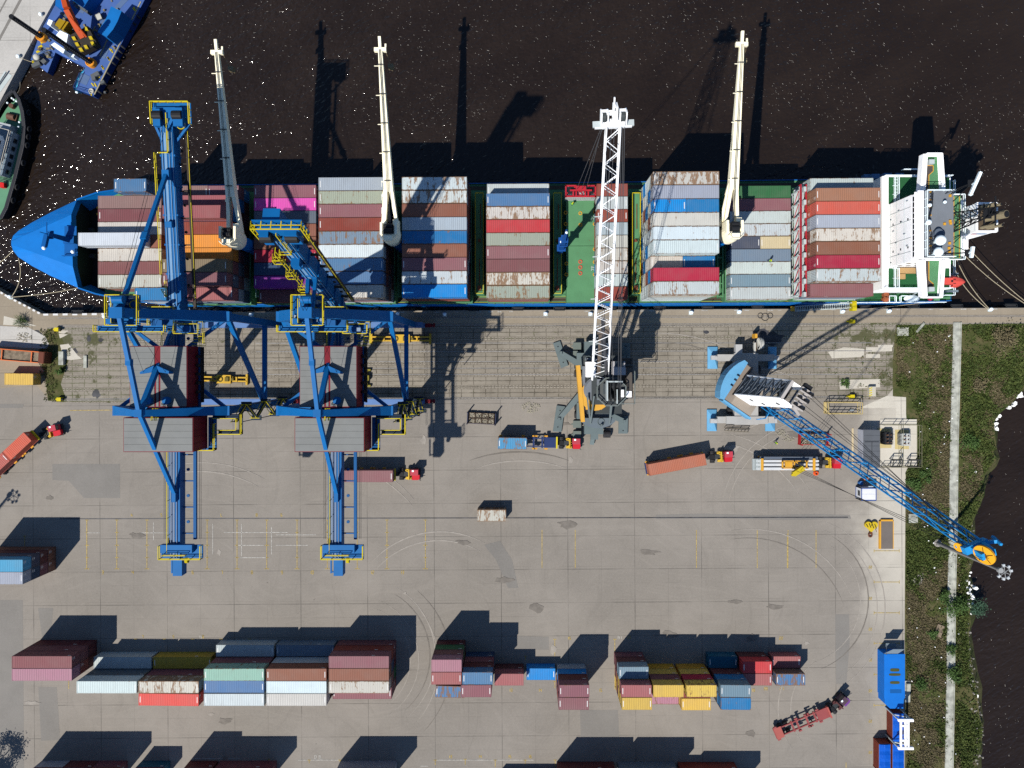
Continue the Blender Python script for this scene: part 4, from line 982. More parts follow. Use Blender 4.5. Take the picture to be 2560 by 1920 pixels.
# bridge wings
for s, y0, y1, nm in ((1, 31.2, 38.5, 'n'), (-1, 12.0, 18.9, 's')):
    m = MB(); xa, xb, xe = 74.1, 77.6, 76.9
    ye = y1 if s > 0 else y0; yi = y0 if s > 0 else y1
    m.prism([(xa, yi), (xb+.3, yi), (xb-.2, ye), (xa+.5 if s > 0 else xa+.3, ye)], 20.6, 21.4)
    wing = S.part('bridge_wing', m, W, tower)
    m = MB(); A = (xa+.05, yi); B = (xa+.5 if s > 0 else xa+.3, ye); C = (xb-.2, ye); D = (xb+.3, yi)
    for p, q in ((A, B), (B, C), (C, D)): m.beam((*p, 22.0), (*q, 22.0), .22, 1.25)
    if s < 0: m.beam((xa-.2, yi, 21.6), (xa+.1, ye+.2, 21.9), .9, 1.5)
    else: m.beam((xa-.1, yi, 21.2), (xa+.35, ye, 21.5), .7, 1.5)
    m.beam((xb+.05, yi, 22.62), (xb-.5, ye, 22.62), .55, .06); S.part('bulwark', m, W, wing)
    m = MB(); m.prism([(xa+.3, yi), (xb-.1, yi), (xb-.5, ye-s*.3), (xa+.7, ye-s*.3)], 21.4, 21.42); S.part('deck_covering', m, 'deckgreen', wing)
    m = MB(); m.prism([(xa+.35, yi), (xa+1.4, yi), (xa+1.4, yi+s*3.6), (xa+2.2, yi+s*4.3), (xa+2.2, yi+s*5.3), (xa+.6, yi+s*5.3)], 21.42, 21.44); S.part('walkway', m, (92, 86, 84), wing)
    m = MB()
    pts = [(xa+1.45, yi+s*.2, 21.46), (xa+1.45, yi+s*3.6, 21.46), (xa+2.25, yi+s*4.3, 21.46), (xa+2.25, yi+s*5.35, 21.46), (xa+.7, yi+s*5.35, 21.46)]
    for p, q in zip(pts, pts[1:]): m.beam(p, q, .13, .03)
    S.part('yellow_marking', m, 'gold', wing)
    m = MB(); c = (xa+1.4, ye-s*1.5); m.cbox((c[0], c[1], 21.45), 1.0, .8, 1.1); S.part('wing_console', m, 'paleg', wing)
m = MB(); m.box(79.4, 81.5, 19.2, 30.9, 21.41, 21.43); ad = S.part('aft_deck_covering', m, 'deckgreen', tower)
m = MB(); m.beam((80.2, 19.4, 21.46), (80.2, 30.8, 21.46), .12, .03); m.beam((81.2, 19.4, 21.46), (81.2, 30.8, 21.46), .12, .03); S.part('yellow_marking', m, 'gold', ad)
m = MB(); m.rail([(78.3, 19.0, 21.45), (81.6, 19.0, 21.45), (81.6, 31, 21.45), (78.3, 31, 21.45)], 1.1, .06); m.rail([(77, 39, 9), (84, 39, 9), (84, 36.9, 9)], 1.1, .06); S.part('railing', m, 'white', tower)
m = MB()                                              # lattice radar mast
for a, b in (((78.6, 23.6, 21.4), (80.2, 25.2, 34)), ((78.6, 27.6, 21.4), (80.2, 26.2, 34)), ((81.2, 25.6, 21.4), (81, 25.7, 34))):
    m.beam(a, b, .2)
for k in range(6):
    t = k/6; z = 21.4+12.6*t; l = [Vector((78.6, 23.6, 21.4)).lerp(Vector((80.2, 25.2, 34)), t), Vector((78.6, 27.6, 21.4)).lerp(Vector((80.2, 26.2, 34)), t), Vector((81.2, 25.6, 21.4)).lerp(Vector((81, 25.7, 34)), t)]
    for i in range(3): m.beam(l[i], l[(i+1) % 3], .12); m.beam(l[i], l[(i+1) % 3]+Vector((0, 0, 2)), .09)
m.cbox((80.2, 25.7, 31), 1.4, 1.8, .12)
m.beam((80.3, 23.6, 33), (80.3, 28.2, 33), .2); m.beam((80.3, 24, 30), (80.3, 27.6, 30), .2)
for a, b in (((77.9, 30.6, 24.5), (78.4, 31.3, 30)), ((77.9, 19.6, 24.5), (78.2, 19.2, 29.4)), ((76.8, 30.6, 24.5), (78.4, 31.3, 30)), ((76.6, 19.8, 24.5), (78.2, 19.2, 29.4)), ((78.2, 29.2, 24.5), (78.4, 31.3, 30)), ((78.2, 21.2, 24.5), (78.2, 19.2, 29.4))): m.beam(a, b, .12)
m.cbox((78.4, 31.2, 29.6), 1.4, 1.2, .12); m.cbox((78.2, 19.2, 29), 1.3, 1.2, .12)
mast = S.part('radar_mast', m, 'black', tower)
for c, ang, L in (((78.6, 31.0, 30.3), 1.15, 4.4), ((78.4, 19.2, 29.7), 1.42, 1.9)):
    m = MB(); d = Vector((math.cos(ang), math.sin(ang), 0)); c = Vector(c); m.beam(c-d*L/2, c+d*L/2, .48, .5); m.tube(c-Vector((0, 0, .7)), c, .3); S.part('radar_scanner', m, 'white', mast)
# funnel
fx0, fx1, fy0, fy1 = 82.0, 85.6, 23.6, 28.7
m = MB(); m.box(fx0, fx1, fy0, fy1, 13.0, 25.2); fun = S.part('funnel', m, W, tower)
m = MB(); m.box(fx0+.3, fx1-.3, fy0+.3, fy1-.3, 25.22, 25.25); S.part('funnel_top', m, (96, 82, 66), fun)
m = MB()
for a, b in (((fx0+.15, fy0, 25.2), (fx1, fy0, 25.2)), ((fx0, fy1, 25.2), (fx1, fy1, 25.2)), ((fx0, fy0, 25.2), (fx0, fy1, 25.2)), ((fx1, fy0, 25.2), (fx1, fy1, 25.2))): m.beam(a, b, .3, .5)
S.part('funnel_rim', m, W, fun)
m = MB(); m.tube((83.6, 26.1, 25), (84.9, 26.0, 29), .75, .7, 12)
for x, y, r, h in ((82.7, 28.0, .3, 4), (83.7, 27.9, .26, 4.2), (82.8, 24.3, .3, 4), (83.9, 24.2, .28, 4.3)): m.tube((x, y, 25), (x+.9, y+.05, 25+h*.7), r, None, 10)
S.part('exhaust_pipe', m, (150, 138, 112), fun, rust=.3)
m = MB(); m.tube((84.86, 26.0, 28.85), (84.92, 26.0, 29.05), .6, .6, 12)
for x, y, h in ((83.6, 28.05, 2.83), (84.6, 27.95, 2.97), (83.7, 24.35, 2.83), (84.8, 24.25, 3.04)): m.tube((x, y, 25+h-.1), (x+.03, y, 25.02+h), .2, None, 8)
S.part('exhaust_mouth', m, 'black', fun)
m = MB(); m.box(fx0+.5, fx1-.5, fy0-.03, fy0-.01, 22.6, 23.4); S.part('funnel_mark', m, 'blue', fun)
m = MB(); m.prism([(fx0+.5, fy0-.04), (fx0+1.4, fy0-.04), (fx0+1.4, fy0-.05), (fx0+.5, fy0-.05)], 22.7, 23.3); S.part('funnel_emblem', m, 'scarlet', fun)
m = MB(); m.box(81.65, 85.0, 20.5, 23.5, 13.0, 18); m.box(81.7, 84.5, 28.8, 31, 13, 17.4); S.part('engine_casing', m, W, base)
# stern deck, lifeboat, boats
m = MB(); m.box(84.7, 88.2, 13.6, 37.2, 4.72, 7.6); m.box(71.6, 84.6, 12.6, 14.4, 4.72, 4.76); S.part('poop_deck', m, 'darkgreen', rust=.2)
m = MB(); m.rail([(88.1, 13.7, 7.6), (88.1, 37.1, 7.6)], 1.1, .06); m.rail([(84.8, 13.7, 7.6), (88.1, 13.7, 7.6)], 1.1, .06); m.rail([(66, 12.35, 4.75), (88, 12.5, 4.75)], 1.1, .06)
for x0 in (67.6, 76.2, 78.6): m.rail([(x0, 12.4, 4.75), (x0, 13.8, 4.75), (x0+1.4, 13.8, 4.75), (x0+1.4, 12.4, 4.75)], 1.1, .06, True, 1.)
S.part('railing', m, 'white')
c = P(2375, 704.5, 12.5); m = MB(); L = 3.1; n = 14
prof = []
for i in range(n+1):
    t = -1+2*i/n; wv = 1.25*(1-max(0, t)**2.6*.98)*(1 if t > -.9 else .85); prof.append((c.x+t*L, wv))
r0 = []
for x, wv in prof:
    k0 = len(m.v)
    for j in range(9):
        a = math.pi*2*j/8; m.v.append((x, c.y+wv*math.cos(a), 12.3+(.95 if math.sin(a) > 0 else .8)*math.sin(a)*(wv/1.25)**.4))
    r0.append(k0)
for a, b in zip(r0, r0[1:]):
    for j in range(8): m.f.append((a+j, a+j+1, b+j+1, b+j))
m.f.append(tuple(r0[0]+j for j in range(8))[::-1]); m.f.append(tuple(r0[-1]+j for j in range(8)))
m.cbox((c.x-.9, c.y, 13.0), 1.7, 1.3, .7)
lbt = S.part('lifeboat', m, 'scarlet', rust=.05, smooth=False)
m = MB(); m.cbox((c.x-.3, c.y, 13.71), .4, .4, .03); m.cbox((c.x+.5, c.y+.4, 13.15), .5, .12, .06); m.cbox((c.x+.5, c.y-.4, 13.15), .5, .12, .06); S.part('boat_hatch', m, 'black', lbt)
m = MB()
for yo in (-1.7, 1.7): m.beam((c.x-3.6, c.y+yo, 7.6), (c.x+2.4, c.y+yo, 11.3), .4, .5); m.beam((c.x-2.5, c.y+yo, 7.6), (c.x-2.5, c.y+yo, 13.2), .3)
m.beam((c.x-2.5, c.y-1.7, 13.2), (c.x-2.5, c.y+1.7, 13.2), .3); S.part('lifeboat_ramp', m, (120, 136, 150))
m = MB(); c = P(2282, 746, 6); m.ball((c.x, c.y, 5.6), 1.7, .72, .7, 14, 8, -.6); S.part('rescue_boat', m, 'white', smooth=True)
m = MB(); m.beam((c.x+.5, c.y+.6, 4.8), (c.x+1.2, c.y+2.6, 8.6), .25); S.part('davit', m, 'paleg')
m = MB()
for px, py, r in ((2215, 737, .55), (2214, 748, .6)): q = P(px, py, 5.5); m.cyl((q.x, q.y, 4.76), r, 1.0)
S.part('rope_reel', m, (176, 100, 66))
q = P(2326, 746, 5.5); m = MB(); m.ball((q.x, q.y, 5.4), .5); S.part('deck_buoy', m, 'crimson', smooth=True)
q = P(2342, 747, 5.5); m = MB(); m.tube((q.x-.6, q.y, 5.2), (q.x+.6, q.y, 5.2), .45); m.tube((q.x-5.8, 36.4, 8.2), (q.x-4.6, 36.4, 8.2), .4); S.part('capstan', m, 'deckgreen')
m = MB()
for px, py, z in ((2190, 440, 7), (2220, 438, 7.4), (2250, 438, 7.2), (2170, 441, 6)): q = P(px, py, z); m.cbox((q.x, q.y, 4.7), 1.6, .9, z-4.7)
S.part('pump_unit', m, 'denim')
# gangway
G = Thing('gangway', (P(2050, 762, 3).x, P(2050, 762, 3).y, 1), 'long aluminium gangway hanging along the ship side above the quay edge', 'gangway')
a, b = P(1988, 772, 1.0), P(2122, 764, 5.2); m = MB()
for s in (-.5, .5): m.beam(a+Vector((0, s, 0)), b+Vector((0, s, 0)), .16, .2); m.beam(a+Vector((0, s, 1)), b+Vector((0, s, 1)), .1)
for i in range(31): p = a.lerp(b, i/30); m.beam(p+Vector((0, -.5, .05)), p+Vector((0, .5, .05)), .16, .05)
for i in range(9):
    p = a.lerp(b, i/8)
    for s in (-.5, .5): m.beam(p+Vector((0, s, 0)), p+Vector((0, s, 1)), .08)
G.part('gangway_steps', m, 'paleg')
m = MB(); m.cbox((b.x+.8, b.y-.1, 4.6), .9, 2.0, 1.5); G.part('gangway_winch', m, 'railyellow')
m = MB(); m.cbox((a.x-.4, a.y, .4), .8, 1.0, .5); G.part('gangway_roller', m, 'gold')
# ---------------------------------------------------------------- ship-to-shore gantry cranes
BL, YL = 'craneblue', 'railyellow'
def gantry(X0, boom_deg, label):
    T = Thing('gantry_crane', (X0, 0, 0), label, 'gantry crane', 'blue gantry cranes on the quay rails')
    pt = T.part; YW, YLd, ZP = 7.9, -8.3, 31.0; HX = 9.25
    lw, rw = X0-HX, X0+HX
    for y, nm in ((YW, 'w'), (YLd, 'l')):
        m = MB(); m.beam((X0-11.2, y, 3.0), (X0+11.2, y, 3.0), 1.2, 1.7)
        for s in (-1, 1): m.cbox((X0+s*9.4, y, 1.5), 4.2, .9, .8); m.cbox((X0+s*7.9, y, .75), 1.8, .7, .8); m.cbox((X0+s*10.9, y, .75), 1.8, .7, .8)
        sill = pt('sill_beam', m, (104, 140, 196), rust=.25)
        for s in (-1, 1):
            for k in range(4): m = MB(); x = X0+s*(7.4+k*1.2); m.tube((x, y-.18, .42), (x, y+.18, .42), .38, k=12); pt('rail_wheel', m, 'darkgrey', sill)
            m = MB(); m.cbox((X0+s*12.2, y, .9), 1.3, .8, .8); m.tube((X0+s*12.8, y, 1.3), (X0+s*13.6, y, 1.3), .25); m.cbox((X0+s*13.4, y, .95), .3, .9, .7); pt('buffer', m, 'housered', sill)
        for x in (lw, rw):
            m = MB(); m.beam((x, y, 3.2), (x, y, ZP), 1.1, 1.25, up=(0, 1, 0)); m.cbox((x, y, ZP-.6), 1.6, 1.7, 1.1); pt('leg', m, BL)
    for x in (lw, rw):
        m = MB(); m.beam((x, YW, 12.3), (x, YLd, 12.3), .75, .9); m.beam((x, YW-.4, ZP-1), (x, YLd+.4, 12.6), .75, .75); pt('side_brace', m, BL)
    m = MB()
    for s in (-1, 1):
        m.beam((X0+s*HX, YW-.4, ZP-.2), (X0+s*1.2, 1.6, ZP-.2), .55); m.beam((X0+s*HX, YLd+.4, ZP-.2), (X0+s*1.2, -1.6, ZP-.2), .55)
    m.beam((lw, YW, 13), (X0-3, YW, ZP-1.2), .5); pt('top_brace', m, BL)
    m = MB(); m.beam((lw, YW, ZP-1.5), (rw, YW, ZP-1.5), 1.1, 1.3); pt('portal_beam', m, BL); m = MB(); m.beam((lw, YLd, ZP-1.5), (rw, YLd, ZP-1.5), 1.1, 1.3); pt('portal_beam', m, BL)
    # A-frame over the waterside legs and the lower one over the landside legs
    A1 = Vector((X0, 7.4, 47.4)); A2 = Vector((X0, -8.0, 41.6))
    for s in (-1, 1):
        m = MB(); m.beam((X0+s*HX, YW, ZP-.3), A1+Vector((s*.5, 0, 0)), 1.9, 1.3, w2=1.3, h2=1.1); pt('a_frame_leg', m, BL); m = MB(); m.beam((X0+s*(HX+.3), YLd, ZP-.3), A2+Vector((s*.3, 0, 0)), 1.6, 1.3, w2=1.0, h2=.9); pt('rear_frame_leg', m, BL)
    m = MB()
    m.cbox((X0, 7.4, 46.4), 2.0, 1.6, 2.0); m.cbox((X0, -8, 41.0), 1.2, 1.2, 1.2); pt('frame_head', m, BL)
    m = MB(); m.beam(A1, A2, .62, .7); m.beam(A1.lerp(A2, .48)-Vector((0, .5, 0)), A1.lerp(A2, .48)+Vector((0, .5, 0)), .8, .9); R0 = Vector((X0, -23.0, 29.9)); m.beam(A2, R0, .62, .7); m.cbox((X0, -23.4, 29.6), .7, 1.6, 1.0)
    F0 = Vector((X0+.1, -.9, 36.3)); m.beam(A2, F0, .75, .8); m.beam(F0, (X0+.1, 6.4, ZP), .5); pt('backstay', m, BL)
    m = MB()
    for s in (-1, 1): m.prism([(X0+.1+s*.2, -.5), (X0+.1+s*2.5, -1.55), (X0+.1+s*2.5, -1.9), (X0+.1+s*.6, -1.6)], 36.05, 37.0); m.cyl((X0+.2+s*1.5, -6.3, 36.02), .65, .7, None, 14)
    pt('roof_bracket', m, BL)
    # main girder and its gear
    m = MB(); m.box(X0-.45, X0+.8, -34.2, 9.2, 27.9, 29.9); g = pt('rear_girder', m, BL)
    m = MB(); m.box(X0-1.15, X0-.5, -34, 9, 29.5, 29.58); m.box(X0-.4, X0-.1, -34, 9, 29.92, 29.98); m.beam((X0+.3, -34, 30.02), (X0+.3, 9, 30.02), .12, .1); m.beam((X0-.75, -34, 30.02), (X0-.75, 9, 30.02), .1, .1); pt('girder_rail', m, (128, 146, 172), g)
    m = MB(); m.rail([(X0-1.15, -33, 29.6), (X0-1.15, -15, 29.6)], 1.0, .04, True, 3); pt('walkway_rail', m, YL, g)
    for dx, w in ((3.0, .5), (-1.55, .35)):
        m = MB(); m.box(X0+dx-w/2, X0+dx+w/2, -31 if dx > 0 else -32, 9, 28.6, 29.1)
        for k in range(9): y = -30+k*4.6; m.beam((X0+(.8 if dx > 0 else -.8), y, 28.6), (X0+dx, y, 28.7), .18, .35); m.cyl((X0+dx*.55, y+2, 28.5), .28, .2, None, 8)
        pt('cable_tray', m, (0, 92, 156), g)
    m = MB(); m.box(X0-2.6, X0+4.6, -34.1, -31.8, 29.3, 29.6); m.box(X0-2.3, X0+3.2, -33.0, -31.6, 29.6, 30.6); m.box(X0-.7, X0+.9, -37.3, -34.2, 27.6, 29.4); m.beam((X0-1.5, -37.2, 28), (X0-1.5, -33.6, 28), .25); m.beam((X0-1.6, -37, 28), (X0+.9, -37, 28), .2); re = pt('rear_platform', m, BL, g)
    m = MB(); m.rail([(X0-2.6, -31.8, 29.6), (X0-2.6, -34.1, 29.6), (X0+4.6, -34.1, 29.6), (X0+4.6, -31.8, 29.6)], 1.1, .06); m.rail([(X0-1.6, -33.2, 30.6), (X0+2.4, -33.2, 30.6)], 1., .05)
    for k in range(5): m.torus((X0+1.6+.1*k, -34.5, 29.4), .5, .05, 'x')
    pt('platform_rail', m, YL, g)
    # machinery houses
    m = MB(); m.box(X0-4.6, X0+4.9, -7.4, 2.7, 32.0, 36.0); m.box(X0-5.1, X0+6.35, -14.7, -9.05, 31.6, 37.0)
    for k in range(6): m.box(X0+4.9, X0+4.96, -7+k*1.7, -6.9+k*1.7, 32.2, 35.9); m.box(X0+6.35, X0+6.41, -14.5+k*1.05, -14.4+k*1.05, 31.8, 36.9)
    hs_ = pt('machinery_house', m, 'housered', rust=.1)
    for x0, x1, y0, y1, z in ((X0-4.65, X0-.35, -7.45, 2.75, 36.0), (X0+.35, X0+4.95, -7.45, 2.75, 36.0), (X0-.35, X0+.35, -7.45, -.2, 36.0), (X0-5.15, X0+6.4, -14.75, -9.0, 37.0)):
        x0 += .16; x1 -= .16; y0 += .16; y1 -= .16; m = MB(); m.box(x0, x1, y0, y1, z, z+.08); n = int((y1-y0)/.95)
        for k in range(1, n): yy = y0+k*(y1-y0)/n; m.box(x0+.05, x1-.05, yy-.03, yy+.03, z+.08, z+.12)
        pt('house_roof', m, (138, 140, 138), hs_, rust=.1)
    m = MB(); m.box(X0-5.0, X0+7.8, -15.0, -14.72, 31.2, 31.5); m.box(X0+6.42, X0+7.8, -15, -9.4, 31.2, 31.5); m.box(X0-4.6, X0+5, -14.7, 2.7, 31.0, 31.55); pl = pt('house_platform', m, BL)
    m = MB(); m.rail([(X0+4.0, -15.0, 31.5), (X0+7.75, -15, 31.5), (X0+7.75, -10.5, 31.5)], 1.1, .06); m.rail([(X0+.2, -7.5, 37.1), (X0+.2, -9.4, 37.6)], .9, .05); m.rail([(X0+.8, -7.5, 37.1), (X0+.8, -9.4, 37.6)], .9, .05)
    for k in range(6): m.beam((X0+.2, -7.6-.3*k, 37.1), (X0+.8, -7.6-.3*k, 37.1), .06)
    m.rail([(X0+3.6, 5.0, 31.4), (X0+5.2, 5.0, 31.4), (X0+5.2, 3.6, 31.4)], 1.0, .06); pt('platform_rail', m, YL, pl)
    m = MB()
    for y0, y1, xx in ((-6.8, 2.6, X0+5.6), (-14, -9.4, X0+7.3)): m.rail([(xx, y0, 31.3), (xx, y1, 31.3)], 1.2, .06, True, .9); m.box(xx-.6, xx, y0, y1, 31.2, 31.28)
    for k in range(5): m.cbox((X0+5.3, -5+k*1.5, 32), .4, .5, 1.2)
    pt('side_gallery', m, (52, 46, 46), pl)
    # gallery and zigzag stair beside the landside leg
    m = MB()
    m.box(X0+7.0, X0+12.2, -9.6, -8.9, 31.0, 31.1); m.box(X0+8.0, X0+12.2, -12.3, -11.6, 31.0, 31.1); m.box(X0+11.5, X0+12.2, -12.3, -8.9, 31.0, 31.1)
    zs = [30.8-4.9*k for k in range(7)]; st = []
    for k in range(6):
        a = (rw+1.6, -8.9+(1.4 if k % 2 else -1.4), zs[k]); b = (rw+1.6, -8.9+(-1.4 if k % 2 else 1.4), zs[k+1]); st.append((a, b))
        m.beam(a, b, .7, .1); m.cbox((b[0], b[1], b[2]), 1.9, .9, .08); m.beam((rw, -8.3, b[2]), (b[0]+.9, -8.9, b[2]), .16)
        for s in (-.9, .9): m.beam((a[0]+s, a[1], zs[k+1]), (a[0]+s, a[1], zs[k]), .12)
    sw = pt('stairway', m, (34, 52, 74))
    m = MB()
    for a, b in st:
        for s in (-.4, .4): m.beam((a[0]+s, a[1], a[2]+1), (b[0]+s, b[1], b[2]+1), .09)
        m.rail([(b[0]-.9, b[1], b[2]), (b[0]+.9, b[1], b[2])], 1., .05, False, 1)
    m.rail([(X0+8.0, -12.3, 31.1), (X0+12.2, -12.3, 31.1), (X0+12.2, -8.9, 31.1)], 1.1, .055); m.rail([(X0+7.4, -9.6, 31.1), (X0+11.4, -9.6, 31.1), (X0+11.4, -11.6, 31.1), (X0+8, -11.6, 31.1)], 1.1, .045)
    pt('stair_rail', m, YL, sw)
    # platforms around the A-frame head
    m = MB(); m.box(X0-2.7, X0+2.1, 5.6, 10.2, 45.2, 45.3); m.box(X0-5.4, X0+5.4, 4.7, 5.7, 43.6, 43.7); m.cbox((X0-.8, 8.4, 45.3), .9, 2.6, 1.4); m.cbox((X0+1.0, 7.2, 45.3), 1.0, 1.2, 1.1); m.cbox((X0-2.0, 6.2, 45.3), .8, .8, 1.4)
    m.tube((X0-.8, 9.4, 47.6), (X0+.8, 9.4, 47.6), .6, k=12); hp = pt('head_platform', m, BL)
    m = MB(); e = 45.3
    m.rail([(X0-2.7, 5.6, e), (X0-2.7, 10.2, e), (X0+2.1, 10.2, e), (X0+2.1, 5.6, e), (X0-2.7, 5.6, e)], 1.1, .06, True, 1.2); m.rail([(X0-5.4, 4.7, 43.7), (X0+5.4, 4.7, 43.7), (X0+5.4, 5.7, 43.7)], 1.1, .06, True, 1.2); m.rail([(X0-5.4, 4.7, 43.7), (X0-5.4, 5.7, 43.7)], 1.1, .06)
    m.rail([(X0-1.5, 6, 45.3), (X0-1.5, 9.6, 45.3)], 1.6, .05); m.torus((X0+1.2, 8.8, 45.6), .6, .06)
    for x0, x1, y0, y1, z in ((-.4, 3.8, 5.2, 9.0, 37.4), (2.4, 6.4, 4.8, 6.4, 34.5)):
        m.rail([(X0+x0, y0, z), (X0+x1, y0, z), (X0+x1, y1, z), (X0+x0, y1, z), (X0+x0, y0, z)], 1.1, .055, True, 1.2)
    for k in range(6): m.beam((X0+1+.35*k, 7.4, 37.6), (X0+1+.35*k, 8.8, 37.6), .07)
    pt('head_rail', m, YL, hp)
    m = MB(); m.box(X0-.4, X0+3.8, 5.2, 9.0, 37.3, 37.36); m.box(X0+2.4, X0+6.4, 4.8, 6.4, 34.4, 34.46); m.cbox((X0+4, 5.6, 34.5), 2.4, 1.0, 1.0); m.cbox((X0+1.4, 6.4, 37.4), 1.2, .9, 1.2); m.beam((X0+2.6, 8.6, ZP), (X0+2.6, 8.6, 37.3), .3); m.beam((X0-.2, 8.8, ZP), (X0-.2, 8.8, 45.2), .35); pt('lower_platform', m, (26, 96, 160), hp)
    # boom, built level and then luffed about its hinge
    hinge = Vector((X0, 9.2, 29.9)); M = Matrix.Translation(hinge) @ Matrix.Rotation(math.radians(boom_deg), 4, 'X')
    def bp(name, m, c, par=None): m.xf(M); return pt(name, m, c, par)
    m = MB(); m.box(-1.1, 1.1, 0, 34.2, -2.4, 0)
    for k in range(7): m.box(-1.3, 1.3, 1+k*5, 1.3+k*5, -2.3, .05)
    for s in (-1, 1): m.box(s*1.0-.25, s*1.0+.25, -.8, 1.2, -1.4, .9)
    bm_ = bp('boom', m, BL)
    m = MB(); m.box(-.5, -.1, .5, 33.5, .02, .07); m.beam((.35, .5, .1), (.35, 33.5, .1), .1, .1); m.beam((-.8, .5, .1), (-.8, 33.5, .1), .1, .1); m.beam((.9, 5, .1), (.9, 30, .1), .08, .1); bp('boom_rail', m, (128, 168, 206), bm_)
    m = MB(); m.box(-2.2, 4.2, 31.3, 34.9, -.5, -.3); m.box(-1.9, 3.6, 32.2, 34.0, -.3, .5); m.box(-1.6, -.4, 30.8, 33.6, -.4, 1.2); m.box(1.7, 3.3, 30.8, 33.8, -.4, 1.1); m.beam((-1.1, 28.5, -1), (-2.1, 31.5, -.4), .4); m.beam((1.1, 28.5, -1), (3.9, 31.5, -.4), .4)
    m.beam((0, 30, .2), (-1.4, 33.5, .7), .5); m.beam((0, 30, .2), (2.4, 33.5, .7), .5); bt = bp('boom_head', m, BL, bm_)
    m = MB(); m.tube((-1.7, 32.6, .9), (-.2, 32.6, .9), .75, k=14); m.tube((1.6, 32.6, .9), (3.2, 32.6, .9), .75, k=14); bp('head_sheave', m, 'black', bm_)
    m = MB(); m.rail([(-2.2, 31.3, -.3), (-2.2, 34.9, -.3), (4.2, 34.9, -.3), (4.2, 31.3, -.3)], 1.1, .065, True, 1.3); m.rail([(-1.9, 20, -.3), (-1.9, 26.5, -.3)], 1.1, .06); m.rail([(-1.9, 6, -.3), (-1.9, 20, -.3)], 1.1, .05); m.rail([(-1.3, 26.5, 0), (.4, 26.5, 0), (.4, 33, 0)], .8, .06); m.rail([(3.1, 2, -1.4), (3.1, 30.5, -1.4)], .35, .035, False, 5)
    m.torus((2.6, 31.2, .2), .7, .08); m.rail([(-1.9, 3.5, -.2), (-1.2, 2.2, -.2), (-1.2, 5, -.2)], 1., .06)
    for y in (17, 23, 11): m.rail([(-1.9, y, -.3), (-1.9, y+1.3, -.3), (-3.0, y+1.3, -.3), (-3.0, y, -.3), (-1.9, y, -.3)], 1.1, .06, True, 1.2) if boom_deg > 30 else None
    bp('boom_handrail', m, YL, bm_)
    for dx, w, c in ((2.75, .45, (66, 58, 50)), (-1.6, .35, (92, 88, 84))):
        m = MB(); m.box(dx-w/2, dx+w/2, 0, 31, -1.8, -1.4)
        for k in range(7): m.beam((1.0 if dx > 0 else -1.0, 2+k*4.6, -1.8), (dx, 2+k*4.6, -1.7), .2, .4); m.cyl((dx*.62, 4.2+k*4.6, -1.9), .25, .2, None, 8)
        bp('cable_tray', m, c, bm_)
    at = M @ Vector((0, 22.8, .9)); m = MB(); loc = MB()
    loc.box(-.6, .6, 22, 23.6, 0, 1.2); loc.box(-.5, .5, 14, 15, 0, .9); loc.xf(M); m.v += loc.v; m.f += loc.f
    if boom_deg < 30: m.beam(A1, at, .6, .65); mid = A1.lerp(at, .52); m.beam(mid-(at-A1).normalized()*.7, mid+(at-A1).normalized()*.7, .95, .95)
    else:
        kn = Vector((X0-.9, 14.6, 43.5)); m.beam(A1, kn, .55, .6); m.beam(kn, at, .55, .6); m.beam(A1+Vector((.8, 0, 0)), kn+Vector((1.6, 0, 1)), .5); m.beam(kn+Vector((1.6, 0, 1)), at+Vector((.6, 0, 0)), .5)
        for k in range(5): q = M @ Vector((.9, 6+k*5, .3)); m.beam(q, q+Vector((-1.6, .5, .6)), .3)
    pt('forestay', m, BL)
    m = MB(); q = M @ Vector((.3, 31.5, .9))
    for dx in (-.25, .25): m.tube(A1+Vector((dx, 0, .6)), q+Vector((dx, 0, 0)), .035, k=4)
    for dx in (3.6, -2.6): m.tube((X0+dx, -31, 28.6), (X0+dx, 8.5, 28.6), .035, k=4); m.tube((X0+dx+.3, -31, 28.6), (X0+dx+.3, 8.5, 28.6), .035, k=4)
    for s in (-1, 1): m.tube((X0+s*.4, 6.8, 45.5), (X0+s*1.8, -1.6, 37), .03, k=4)
    if boom_deg > 30:
        for k in range(3): m.tube((X0-.6-.5*k, 8.6, 45), (X0-.6-.5*k, 10.5, 8), .03, k=4)
    pt('wire_rope', m, 'black')
    m = MB(); rr = random.Random(int(X0*10))                    # cable runs, lamps and boxes on the upper works
    for k in range(16): m.cbox((X0+rr.uniform(-2.4, 1.8), rr.uniform(5.8, 10), 45.3), rr.uniform(.2, .6), rr.uniform(.2, .7), rr.uniform(.3, 1.0))
    for k in range(14): m.cbox((X0+rr.uniform(-4.5, 6), rr.uniform(5.0, 8.8), 34.5+rr.uniform(0, 3)), rr.uniform(.2, .7), rr.uniform(.2, .6), rr.uniform(.2, .7))
    for k in range(8): m.tube((X0+rr.uniform(-2, 6), 5, 34+rr.uniform(0, 3)), (X0+rr.uniform(-2, 6), 9, 34+rr.uniform(0, 3)), .06, k=4)
    pt('cable_box', m, (150, 170, 190), hp, rust=.3)
    m = MB()
    for k in range(5): m.rail([(X0+4.2+.2*k, 2.9+.5*k, 32+.2*k), (X0+6.2, 2.9+.5*k, 32+.2*k)], .9, .045, False, 2)
    m.rail([(X0-1.0, 2.9, 32), (X0-1.0, 9, 31)], 1.0, .045); m.rail([(X0+6.6, 3.2, 33), (X0+6.6, 6.8, 33), (X0+4.6, 6.8, 33)], 1.0, .05); pt('access_rail', m, YL, hp)
